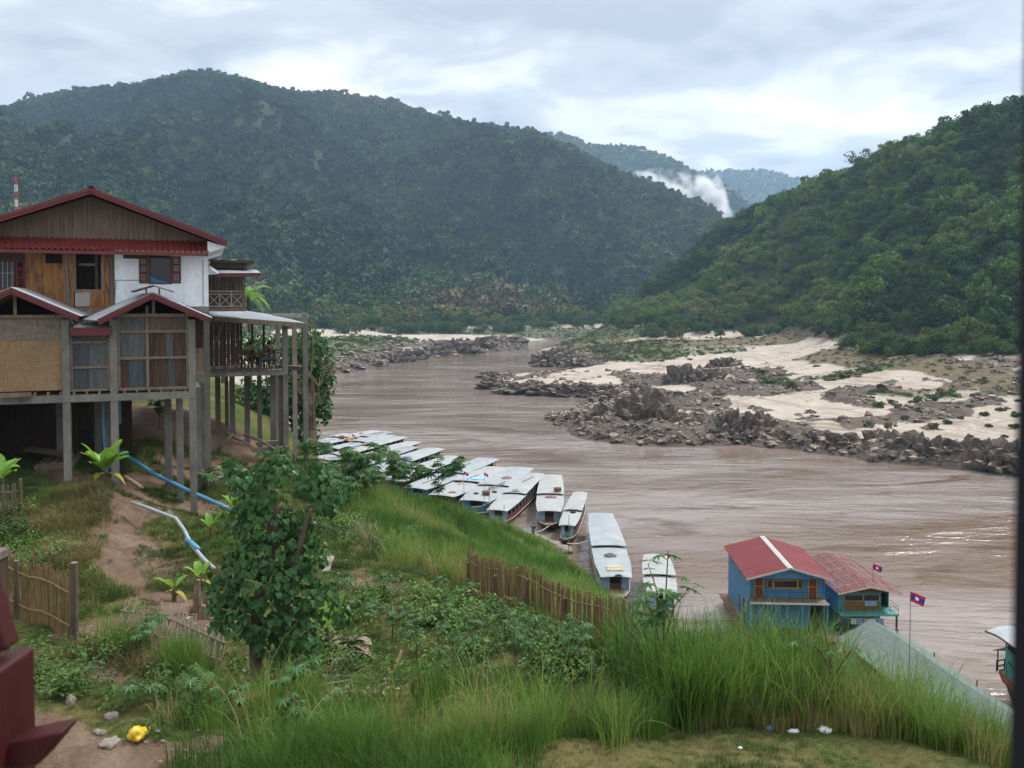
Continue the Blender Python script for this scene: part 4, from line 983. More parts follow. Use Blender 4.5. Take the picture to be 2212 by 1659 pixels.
# --- two low gables with maroon bargeboards
def low_gable(ap, le, re, d, back, cap, tie_v):
    A, Lx, Rx = hl(*ap, d), hl(*le, d), hl(*re, d)
    mb = MB(); nb = int(back / 0.05)
    for e, s in ((Lx, -1), (Rx, 1)):
        rows = []
        for j in range(nb + 1):
            y = d + back * j / nb; w = 0.014 * math.sin(j * 1.5708)
            k = 0.0
            rows.append([(A.x, y, A.z + 0.09 + w), (e.x + s * 0.05, y, e.z + 0.075 + w)] if s > 0 else [(e.x + s * 0.05, y, e.z + 0.075 + w), (A.x, y, A.z + 0.09 + w)])
        mb.sheet(rows, 0.012)
    rf = hpart(mb, 'low_roof', M_ZINC)
    mb = MB()
    for e in (Lx, Rx):
        for dz, hh, dy in ((0.0, 0.10, 0.0), (-0.10, 0.085, 0.03)): mb.beam(Vector((A.x, d - 0.03 + dy, A.z + dz)), Vector((e.x, d - 0.03 + dy, e.z + dz)), 0.045, hh)
    mb.build('bargeboard', M_REDTRIM, rf)
    mb = MB(); zt_ = hl(ap[0], tie_v, d + 0.6).z
    mb.box(Lx.x + 0.25, Rx.x - 0.25, d + 0.6, d + 0.7, zt_ - 0.06, zt_ + 0.06); mb.box(A.x - 0.05, A.x + 0.05, d + 0.58, d + 0.68, zt_ + 0.06, A.z)
    mb.beam((Lx.x + 0.2, d + 0.9, Lx.z + 0.1), (A.x, d + 0.9, A.z - 0.05), 0.06, 0.08); mb.beam((Rx.x - 0.2, d + 0.9, Rx.z + 0.1), (A.x, d + 0.9, A.z - 0.05), 0.06, 0.08)
    mb.build('truss', M_TIMBER, rf)
    mb = MB(); mb.prism([(Lx.x + 0.3, d + back - 0.1, Lx.z), (Rx.x - 0.3, d + back - 0.1, Rx.z), (A.x, d + back - 0.1, A.z)], (0, 0.03, 0)); mb.build('back_board', M_DARK, rf)
    if cap:
        mb = MB(); w = 0.72; z0 = A.z + 0.2
        for s in (-1, 1):
            mb.hexa([Vector(q) for q in ((A.x, d + 0.05, z0 + 0.13), (A.x + s * w, d + 0.05, z0 - 0.1), (A.x + s * w, d + 1.5, z0 - 0.1), (A.x, d + 1.5, z0 + 0.13), (A.x, d + 0.05, z0 + 0.17), (A.x + s * w, d + 0.05, z0 - 0.06), (A.x + s * w, d + 1.5, z0 - 0.06), (A.x, d + 1.5, z0 + 0.17))])
        mb.box(A.x - 0.25, A.x - 0.19, d + 0.3, d + 0.36, A.z - 0.05, z0 + 0.05); mb.box(A.x + 0.19, A.x + 0.25, d + 0.3, d + 0.36, A.z - 0.05, z0 + 0.05)
        mb.build('vent_cap', M_TIMBER, rf)
    return rf
low_gable((329, 637), (213, 694), (455, 691), -0.7, 3.0, True, 681)
low_gable((24, 626), (-125, 690), (170, 687), -0.7, 3.0, False, 684)
mb = MB()   # the wide zinc valley sheet left of the right gable
a, b, c, d4 = hl(178, 690, 0.2), hl(213, 692, -0.62), hl(327, 634, -0.62), hl(296, 637, 1.9)
mb.sheet([[a, b], [d4 + Vector((0, 0, 0.03)), c + Vector((0, 0, 0.03))]], 0.012); hpart(mb, 'valley_sheet', M_ZINC)
mb = MB(); a = hl(151, 672, 0.2); mb.tube([a, hl(151, 690, 0.2), hl(156, 700, 0.2)], 0.07, 8); hpart(mb, 'drain_pipe', M_BLUEPIPE)
mb = MB(); mb.tube([hl(222, 862, 0.9), hl(224, 940, 0.85), hl(231, 1020, 0.8)], 0.05, 8); hpart(mb, 'drain_pipe', M_BLUEPIPE)
mb = MB(); mb.tube([hl(256, 862, 2.0), hl(257, 915, 2.0)], 0.09, 8); hpart(mb, 'drain_pipe', M_BLUEPIPE)
# small woven bay between the corner post and the porch
mb = MB(); hbox(mb, 422, 752, 440, 808, 1.6, 0.03); hpart(mb, 'woven_wall', M_WEAVE_PINK)
mb = MB(); hbox(mb, 422, 690, 440, 751, 1.64, 0.03); hpart(mb, 'board_wall', M_DARKWOOD)
mb = MB(); hbox(mb, 418, 808, 444, 826, 1.5, 0.15); hpart(mb, 'beam', M_CONC)
# --- rear wing with its balcony
WD = 6.2
mb = MB(); a, b = hl(449, 600, WD + 1.5), hl(528, 600, WD + 1.5)
boards(mb, a.x, b.x, WD + 1.5, 0.03, hl(490, 672, WD + 1.5).z, hl(490, 578, WD + 1.5).z, 0.2, 0.008, 31); hpart(mb, 'plank_wall', M_PLANK)
def railing(u0, u1, v0, v1, d, n, parent_name='railing', mat=None):
    a, b = hl(u0, (v0 + v1) / 2, d), hl(u1, (v0 + v1) / 2, d); um = (u0 + u1) / 2
    zt_, zb_ = hl(um, v0, d).z, hl(um, v1, d).z
    mb = MB(); mb.beam((a.x, d, zt_), (b.x, d, zt_), 0.05, 0.05); mb.beam((a.x, d, zt_ - 0.13), (b.x, d, zt_ - 0.13), 0.04, 0.04); mb.beam((a.x, d, zb_ + 0.05), (b.x, d, zb_ + 0.05), 0.05, 0.05)
    for i in range(n + 1):
        x = a.x + (b.x - a.x) * i / n; mb.beam((x, d, zb_), (x, d, zt_), 0.045, 0.045)
        if i < n:
            x2 = a.x + (b.x - a.x) * (i + 1) / n
            mb.beam((x, d + 0.012, zb_ + 0.06), (x2, d + 0.012, zt_ - 0.14), 0.03, 0.035); mb.beam((x, d - 0.022, zt_ - 0.14), (x2, d - 0.022, zb_ + 0.06), 0.03, 0.035)
    return hpart(mb, parent_name, mat or M_TIMBER)
railing(449, 525, 629, 664, WD, 3, 'railing', M_CONC_LT)
mb = MB(); a, b = hl(449, 665, WD), hl(531, 665, WD); mb.box(a.x, b.x, WD - 0.1, WD + 1.6, a.z - 0.16, a.z - 0.02); hpart(mb, 'balcony_floor', M_TIMBER)
mb = MB(); x = hl(527, 630, WD).x; mb.box(x - 0.06, x + 0.06, WD - 0.06, WD + 0.06, hl(527, 668, WD).z, hl(527, 590, WD).z); hpart(mb, 'post', M_TIMBER)
mb = MB(); a, b, c = hl(447, 593, WD - 0.7), hl(563, 592, WD - 0.7), hl(545, 580, WD + 2.0)
mb.sheet([[(a.x, WD - 0.7, a.z + 0.06), (b.x, WD - 0.7, b.z + 0.06)], [(a.x, WD + 2.2, a.z + 0.42), (b.x, WD + 2.2, b.z + 0.30)]], 0.02); r3 = hpart(mb, 'wing_roof', M_ZINC)
mb = MB(); mb.beam((a.x, WD - 0.73, a.z - 0.03), (b.x, WD - 0.73, b.z - 0.03), 0.04, 0.16); mb.build('fascia', M_REDTRIM, r3)
mb = MB(); a, b = hl(455, 561, WD + 1.0), hl(549, 562, WD + 1.0); mb.box(a.x, b.x, WD + 1.0, WD + 3.5, a.z - 0.12, a.z); mb.box(a.x, b.x - 0.35, WD + 1.2, WD + 3.2, a.z - 0.36, a.z - 0.123); hpart(mb, 'flat_roof', M_DARKWOOD)
mb = MB(); a, b, c = hl(446, 574, WD - 1.5), hl(446, 594, WD - 1.5), hl(472, 592, WD - 1.2); mb.prism([a, b, c], (0, 0.8, 0.15)); hpart(mb, 'roof_sheet', M_ZINC)
# --- porch on stilts
PD = 7.8
zpt, zpb = hl(535, 803, PD).z, hl(535, 812, PD).z
xp0, xp1 = hl(447, 806, PD).x, hl(622, 806, PD).x
mb = MB(); mb.box(xp0, xp1, PD - 0.12, PD + 0.12, zpb, zpt); hpart(mb, 'beam', M_CONC)
mb = MB(); mb.box(xp0, xp1 - 0.1, PD + 0.13, PD + 5.0, zpt - 0.1, zpt + 0.02); hpart(mb, 'porch_floor', M_PLANK)
k = xp0 + 0.1
while k < xp1 - 0.2: mb = MB(); mb.box(k, k + 0.08, PD - 0.2, PD + 0.1, zpt + 0.004, zpt + 0.09); k += 0.38; hpart(mb, 'joist', M_TIMBER)
railing(460, 610, 757, 799, PD - 0.05, 6, 'railing', M_DARKWOOD)
mb = MB(); mb.box(hl(447, 780, PD).x - 0.14, hl(447, 780, PD).x + 0.1, PD - 4.3, PD - 4.05, h_ground(hl(447, 780, PD).x, PD - 4.2) - 0.3, hl(447, 690, PD - 4).z); hpart(mb, 'post', M_CONC)
def stilt(u, d, v_top, m=M_CONC, w=0.125, name='post', vb=None):
    x = hl(u, 900, d).x; mb = MB(); lo = h_ground(x, d) - 0.4
    zt_ = hl(u, v_top, d).z if not isinstance(v_top, str) else zpb
    mb.box(x - w, x + w, d - w, d + w, lo, zt_); return hpart(mb, name, m)
stilt(617, PD + 0.05, 702)
for u, d, m, w in [(471, PD + 3.6, M_CONC, .13), (490, PD + 4.2, M_TIMBER, .09), (502, PD + 2.6, M_CONC, .13), (534, PD + 2.7, M_CONC, .13), (561, PD + 2.2, M_CONC, .11), (590, PD + 1.9, M_CONC, .13), (606, PD + 0.3, M_TIMBER, .10)]:
    x = hl(u, 900, d).x; mb = MB(); mb.box(x - w, x + w, d - w, d + w, h_ground(x, d) - 0.4, zpt - 0.11); hpart(mb, 'post', m)
for u in (521, 545, 570):
    mb = MB(); x = hl(u, 740, PD + 2.2).x; mb.box(x - 0.05, x + 0.05, PD + 2.15, PD + 2.25, zpt, hl(u, 690, PD + 2.2).z); hpart(mb, 'post', M_DARKWOOD)
mb = MB(); a, b = hl(452, 688, PD - 0.6), hl(661, 703, PD - 0.6)   # porch roof
n = 40; rows = [[], []]
for i in range(n * 4 + 1):
    s = i / (n * 4); w = 0.014 * math.sin(i * 1.5708)
    rows[0].append((a.x + (b.x - a.x) * s, PD - 0.6, a.z + (b.z - a.z) * s + 0.12 + w)); 
    rows[1].append((a.x + (b.x - 0.9 - a.x) * s, PD + 4.6, a.z + (b.z - a.z) * s + 0.62 + w - 0.2 * s))
mb.sheet(rows, 0.01); r4 = hpart(mb, 'porch_roof', M_ZINC)
mb = MB(); mb.beam((a.x, PD - 0.63, a.z), (b.x, PD - 0.63, b.z), 0.05, 0.2); mb.build('fascia', M_TIMBER, r4)
mb = MB(); a, b = hl(452, 712, PD + 4.4), hl(520, 800, PD + 4.4); boards(mb, a.x, b.x, PD + 4.4, 0.03, b.z, hl(480, 690, PD + 4.4).z, 0.22, 0.01, 44); hpart(mb, 'plank_wall', M_PLANK)
mb = MB()   # loose cable and lamp wire at the porch corner
mb.tube([hl(484, 693, PD - 0.7), hl(476, 712, PD - 0.75), hl(468, 735, PD - 0.8), hl(458, 741, PD - 0.75)], 0.018, 5); hpart(mb, 'cable', M_TIMBER)
# --- a table and the two diners
M_SKIN = NT('skin').set((0.30, 0.17, 0.11), 0.6, 0.3).mat
M_HAIR = NT('black_hair').set((0.012, 0.01, 0.009), 0.5, 0.3).mat
def skin_obj(name, nodes, edges, mat, parent, sub=2):
    me = bpy.data.meshes.new(name)
    me.from_pydata([tuple(n[:3]) for n in nodes], edges, [])
    o = bpy.data.objects.new(name, me); COL.objects.link(o); o.parent = parent
    md = o.modifiers.new('skin', 'SKIN')
    me.skin_vertices[0].data  # created with the modifier
    for i, n in enumerate(nodes):
        sv = me.skin_vertices[0].data[i]; r_ = n[3]
        sv.radius = (r_, n[4] if len(n) > 4 else r_); sv.use_root = (i == 0)
    sd_ = o.modifiers.new('smooth', 'SUBSURF'); sd_.levels = sub; sd_.render_levels = sub
    me.materials.append(mat); return o
def person(label, loc, rz, pose, shirt, trousers, group=None):
    """pose: 'sit' or 'stand'; a full body with hair and clothes as children"""
    t = thing('person', label, 'person', loc, rz, group)
    sit = pose == 'sit'
    hip = 0.46 if sit else 0.90
    N = [(0, 0, hip, .13, .10), (0, -.02, hip + .22, .13, .10), (0, -.02, hip + .44, .15, .10), (0, -.03, hip + .56, .055), (0, -.05, hip + .66, .075, .09), (0, -.05, hip + .76, .08, .095), (0, -.05, hip + .82, .045)]
    E = [(0, 1), (1, 2), (2, 3), (3, 4), (4, 5), (5, 6)]
    arms = {}
    for s in (-1, 1):
        b = len(N)
        if sit: N += [(s * .19, -.02, hip + .47, .055), (s * .24, -.10, hip + .22, .043), (s * .15, -.34, hip + .27, .033), (s * .10, -.42, hip + .28, .028)]
        else: N += [(s * .19, -.02, hip + .47, .055), (s * .25, .0, hip + .20, .043), (s * .25, -.08, hip - .04, .033), (s * .24, -.10, hip - .13, .028)]
        E += [(2, b), (b, b + 1), (b + 1, b + 2), (b + 2, b + 3)]; arms[s] = b
        l = len(N)
        if sit: N += [(s * .10, -.04, hip, .085), (s * .12, -.44, hip + .02, .065), (s * .12, -.46, .08, .045), (s * .12, -.60, .04, .035)]
        else: N += [(s * .10, 0, hip - .08, .085), (s * .11, -.01, .48, .062), (s * .11, .02, .08, .042), (s * .11, -.12, .04, .035)]
        E += [(0, l), (l, l + 1), (l + 1, l + 2), (l + 2, l + 3)]
    skin_obj('body', N, E, M_SKIN, t)
    S = [(0, 0, hip + .02, .145, .115), (0, -.02, hip + .22, .145, .115), (0, -.02, hip + .44, .165, .115), (0, -.03, hip + .52, .075)]
    SE = [(0, 1), (1, 2), (2, 3)]
    for s in (-1, 1):
        k = len(S); b = arms[s]; S += [N[b][:3] + (.068,), N[b + 1][:3] + (.056,)]; SE += [(2, k), (k, k + 1)]
    skin_obj('shirt', S, SE, shirt, t)
    T = [(0, 0, hip, .148, .118)]; TE = []
    for s in (-1, 1):
        l = arms[s] + 4; k = len(T); T += [N[l][:3] + (.098,), N[l + 1][:3] + (.075,), N[l + 2][:3] + (.058,)]; TE += [(0, k), (k, k + 1), (k + 1, k + 2)]
    skin_obj('trousers', T, TE, trousers, t)
    bmh = bmesh.new(); bmesh.ops.create_icosphere(bmh, subdivisions=3, radius=0.112)
    for v_ in bmh.verts:
        v_.co.y *= 1.12
        if v_.co.y < -0.03 and v_.co.z < 0.045: v_.co *= 0.80
        if v_.co.z < -0.05: v_.co *= 0.82
    me = bpy.data.meshes.new('hair'); bmh.to_mesh(me); bmh.free(); me.materials.append(M_HAIR)
    o = bpy.data.objects.new('hair', me); COL.objects.link(o); o.parent = t; o.location = (0, -.035, hip + .755)
    bmh = bmesh.new(); bmesh.ops.create_icosphere(bmh, subdivisions=1, radius=0.016)
    me = bpy.data.meshes.new('nose'); bmh.to_mesh(me); bmh.free(); me.materials.append(M_SKIN)
    o = bpy.data.objects.new('nose', me); COL.objects.link(o); o.parent = t; o.location = (0, -.148, hip + .72)
    return t
def hw(p): return H_O + H_EX * p.x + H_EY * p.y + Vector((0, 0, p.z))
def cloth(name, c): return worn(name, tuple(x * 0.7 for x in c), c, 6, 0.85, (1, 1, 1), 0.1)
M_DKCLOTH, M_NAVY, M_TEALC, M_WHITEC = cloth('black_cloth', (0.02, 0.018, 0.02)), cloth('navy_cloth', (0.025, 0.03, 0.075)), cloth('teal_cloth', (0.03, 0.22, 0.30)), cloth('white_cloth', (0.6, 0.6, 0.6))
zf = zpt + 0.095
def porch_pt(u, dd): p = hl(u, 800, PD + dd); return hw(Vector((p.x, PD + dd, zf)))
def chair(loc, rz):
    t = thing('dining_chair', 'dark wooden chair on the porch under a seated diner', 'chair', loc, rz, 'dining chairs on the porch')
    mb = MB(); mb.box(-.22, .22, -.22, .22, .40, .44); mb.build('seat', M_DARKWOOD, t)
    mb = MB(); mb.box(-.22, .22, .19, .22, .62, .90); mb.build('backrest', M_DARKWOOD, t)
    for sx in (-1, 1):
        for sy in (-1, 1):
            mb = MB(); mb.box(sx * .2 - .02, sx * .2 + .02, sy * .2 - .02, sy * .2 + .02, 0, .40 if sy < 0 else .62); mb.build('leg', M_DARKWOOD, t)
p1, p2, p3 = porch_pt(541, 1.0), porch_pt(551, 1.3), porch_pt(583, 0.8)
chair(p1, H_ANG + R(115)); person('seated person in black with long dark hair at the porch railing', p1, H_ANG + R(115), 'sit', M_DKCLOTH, M_DKCLOTH)
chair(p3, H_ANG + R(-80)); person('seated person in a navy top with white collar facing left on the porch', p3, H_ANG + R(-80), 'sit', M_NAVY, M_TEALC)
tb = thing('dining_table', 'small dark table between the two diners on the porch', 'table', porch_pt(563, 0.95), H_ANG)
mb = MB(); mb.box(-.45, .45, -.35, .35, .70, .74); mb.build('tabletop', M_DARKWOOD, tb)
for sx in (-1, 1):
    for sy in (-1, 1): mb = MB(); mb.box(sx * .4 - .025, sx * .4 + .025, sy * .3 - .025, sy * .3 + .025, 0, .70); mb.build('leg', M_DARKWOOD, tb)
# --- bare concrete frame beyond the porch
FD = 8.6
fr = thing('concrete_frame', 'unfinished bare concrete frame with rusty starter bars right of the porch', 'frame', H_O, H_ANG)
def fpost(u, d, vt, w=0.125, m=M_CONC):
    x = hl(u, 850, d).x; mb = MB(); mb.box(x - w, x + w, d - w, d + w, h_ground(x, d) - 0.4, hl(u, vt, d).z); mb.build('post', m, fr); return x
xq = fpost(660, FD, 678); xq2 = fpost(637, FD + 1.6, 700, 0.11, M_CONC_LT); xq3 = fpost(601, FD + 3.2, 680, 0.11, M_CONC_LT)
mb = MB(); z0 = hl(660, 678, FD).z; za = hl(601, 680, FD + 3.2).z
mb.beam((xq + 0.1, FD, z0 - 0.1), (xq3 - 0.2, FD + 3.2, z0 - 0.1), 0.22, 0.2); mb.build('top_beam', M_CONC_LT, fr)
mb = MB(); z0 = hl(660, 792, FD).z; mb.beam((xq - 0.1, FD + 0.1, z0 - 0.1), (xq2 - 0.9, FD + 1.7, z0 - 0.1), 0.2, 0.22); mb.build('mid_beam', M_CONC, fr)
mb = MB(); z0 = hl(660, 675, FD).z
for k in range(9):
    s = k / 8; mb = MB(); mb.tube([(xq + (xq3 - xq) * s, FD + 3.2 * s, z0 - 0.1), (xq + (xq3 - xq) * s, FD + 3.2 * s, z0 + 0.09 + 0.05 * (k % 2))], 0.012, 4); mb.build('starter_bar', M_RUST, fr)
mb = MB(); a, b = hl(664, 702, FD), hl(686, 703, FD); mb.beam(a, b, 0.05, 0.05); mb.tube([b + Vector((-0.25, 0, 0)), hl(676, 760, FD), hl(672, 800, FD)], 0.022, 5); mb.tube([a + Vector((-0.25, 0, 0)), hl(649, 745, FD), hl(655, 790, FD)], 0.02, 5); mb.build('prop_stick', M_TIMBER, fr)
# low tie beams with loose poles on them
lb = thing('tie_beam', 'low grey concrete tie beams between the stilts below the porch', 'beam', H_O, H_ANG)
mb = MB(); a, b = hl(545, 972, PD - 0.2), hl(624, 967, PD - 0.2); mb.beam((a.x, PD - 0.25, a.z), (b.x, PD - 0.25, a.z), 0.2, 0.2); a2, b2 = hl(553, 958, PD + 1.3), hl(602, 955, PD + 1.3); mb.beam((a2.x, PD + 1.3, a2.z), (b2.x, PD + 1.3, a2.z), 0.18, 0.18); mb.build('beam', M_CONC, lb)
for k, (q, lbl) in enumerate([([(466, 978), (484, 958), (503, 936)], 'crooked bare pole leaning up the slope left of the tie beams'), ([(489, 935), (515, 948), (541, 962)], 'short crooked pole propped from the slope onto the tie beams'), ([(527, 938), (560, 950), (580, 962), (603, 977)], 'longest crooked pole lying across the tie beams')]):
    mb = MB(); pts = [hw(hl(u, v, PD - 0.5 + 0.05 * k)) for u, v in q]
    mb.tube(pts, [0.07, 0.06, 0.055, 0.05][:len(pts)], 7); tag(mb.build('pole', M_TIMBER, None, True), lbl, 'pole')
# wires' worth of logs and stacked boards under the house
for k, (u, v) in enumerate([(82, 983), (96, 987), (115, 992), (132, 990), (150, 997)]):
    p = P(u, v, 31.9 + 0.1 * k); p.z = float(gz(p.x, p.y)) + 0.12
    mb = MB(); mb.tube([p, p + Vector((-0.7, 2.2, 0.05))], [0.15 + 0.02 * (k % 3), 0.13 + 0.02 * (k % 2)], 12)
    tag(mb.build('log', M_LOG, None, False), 'cut log lying end-on in the row under the house floor', 'log', 'cut logs under the house')
for k in range(7):
    p, q = P(50 + 3 * k, 958 + 3.6 * k, 33.2), P(160 - 2 * k, 968 + 2.6 * k, 32.6)
    p.z = float(gz(p.x, p.y)) + 0.42 + 0.06 * (k % 3); q.z = float(gz(q.x, q.y)) + 0.40 + 0.06 * (k % 3)
    mb = MB(); mb.beam(p, q, 0.14, 0.045); tag(mb.build('board', M_TIMBER if k % 2 else M_PLANK), 'long grey board in the pile resting on the logs', 'board', 'boards stacked under the house')
# blue drain pipes on the slope
def ground_pipe(q, rad, mat, lbl, lift=0.1):
    pts = []
    for u, v, Dd in q: p = P(u, v, Dd); pts.append(p)
    mb = MB(); mb.tube(pts, rad, 10); o = mb.build('drain_pipe', mat, None, True)
    return tag(o, lbl, 'pipe')
ground_pipe([(178, 930, 35.5), (215, 950, 34.6), (285, 992, 33.4), (330, 1022, 33.0), (400, 1057, 32.6), (470, 1088, 31.8), (495, 1100, 31.3)], 0.078, M_BLUEPIPE, 'thick blue pipe running down the slope between the house stilts')
ground_pipe([(285, 1085, 27.6), (322, 1098, 27.4), (380, 1120, 26.8), (398, 1145, 25.6), (412, 1174, 24.6), (440, 1208, 23.2), (462, 1228, 22.5)], 0.055, M_GREYPIPE, 'pale grey jointed pipe bending down the bare slope')
ground_pipe([(402, 1166, 24.75), (413, 1172, 24.6), (428, 1186, 23.9)], 0.07, M_BLUEPIPE, 'short blue elbow pipe joined to the pale grey pipe')
mb = MB(); mb.tube([P(270, 1030, 30.5), P(292, 1044, 30), P(306, 1054, 29.6)], 0.07, 7); tag(mb.build('log', M_TIMBER, None, True), 'single weathered log lying on the bare slope below the stilts', 'log')
# lattice mast on the hill behind the house
mast_p = P(36, 470, 118)
ms = thing('radio_mast', 'slim red and white lattice mast rising behind the house roof', 'mast', (mast_p.x, mast_p.y, 0))
M_MASTR, M_MASTW = NT('red_mast_paint').set((0.40, 0.05, 0.035), 0.5, 0.3).mat, NT('white_mast_paint').set((0.66, 0.66, 0.66), 0.5, 0.3).mat
g0 = float(gz(mast_p.x, mast_p.y)); ztop = P(36, 382, 118).z; nb = 30
for i in range(nb):
    z0, z1 = g0 + (ztop - g0) * i / nb, g0 + (ztop - g0) * (i + 1) / nb; mb = MB(); w = 0.20
    for a in range(3):
        c0 = (w * math.cos(a * 2.094), w * math.sin(a * 2.094)); c1 = (w * math.cos((a + 1) * 2.094), w * math.sin((a + 1) * 2.094))
        mb.tube([(*c0, z0), (*c0, z1)], 0.03, 5); mb.tube([(*c0, z0), (*c1, (z0 + z1) / 2), (*c0, z1)], 0.018, 4)
    mb.build('mast_section', M_MASTR if i % 2 else M_MASTW, ms)
mb = MB(); mb.tube([(0, 0, ztop), (0, 0, ztop + 0.7)], 0.035, 5); mb.build('antenna', M_MASTR, ms)
# ================================================================ BOATS
def roof_mat(name, c1, c2, rustc, rustk):
    t = NT(name); vec = t.coord('Object')
    n = t.noise(vec, 0.7, 6, 0.6); n2 = t.noise(vec, 6, 5, 0.7)
    col = t.ramp(n, [(0.3, c1), (0.7, c2)])
    s = t.sep(vec)
    seam = t.math('LESS_THAN', t.math('FRACT', t.math('MULTIPLY', s[1], 0.82)), 0.035)
    col = t.mix(t.math('MULTIPLY', seam, 0.45), col, (0.12, 0.12, 0.12))
    st = t.noise(t.coord('Object', (3.0, 0.5, 1)), 1.5, 6, 0.7)
    col = t.mix(t.ramp(st, [(0.56, 0.0), (0.72, rustk)]), col, rustc)
    col = t.mix(0.3, col, t.ramp(n2, [(0.3, 0.5), (0.6, 1.0)]), 'MULTIPLY')
    t.set(col, 0.55, 0.25, 0.0); t.bump(n2, 0.1, 0.02); return t.mat
M_BR = [roof_mat('pale_zinc_boat_roof', (0.225, 0.235, 0.23), (0.31, 0.32, 0.315), (0.32, 0.30, 0.27), 0.5),
        roof_mat('bluish_zinc_boat_roof', (0.20, 0.225, 0.235), (0.285, 0.31, 0.32), (0.27, 0.27, 0.26), 0.5),
        roof_mat('dull_grey_boat_roof', (0.17, 0.18, 0.185), (0.25, 0.26, 0.26), (0.24, 0.20, 0.16), 0.6)]
M_HULL = worn('brown_painted_hull', (0.065, 0.028, 0.018), (0.14, 0.062, 0.038), 1.5, 0.6, (1, 1, 3), 0.15)
M_HULLG = worn('faded_green_hull', (0.03, 0.075, 0.06), (0.06, 0.14, 0.11), 1.5, 0.6, (1, 1, 3), 0.15)
M_BLUE = worn('bright_blue_paint', (0.03, 0.12, 0.36), (0.06, 0.21, 0.50), 2, 0.5, (1, 1, 1), 0.05)
M_PALEBLUE = worn('pale_blue_paint', (0.20, 0.33, 0.48), (0.33, 0.46, 0.60), 2, 0.5, (1, 1, 1), 0.05)
M_TEAL = worn('teal_paint', (0.05, 0.21, 0.19), (0.10, 0.32, 0.29), 2, 0.55, (1, 1, 1), 0.05)
M_MAROON = worn('maroon_cabin_paint', (0.09, 0.025, 0.018), (0.16, 0.05, 0.035), 2, 0.5, (1, 1, 1), 0.05)
M_CREAM = worn('weathered_white_paint', (0.30, 0.30, 0.28), (0.44, 0.44, 0.42), 2, 0.6, (1, 1, 1), 0.05)
def prof(y, ys, vs_): return float(np.interp(y, ys, vs_))
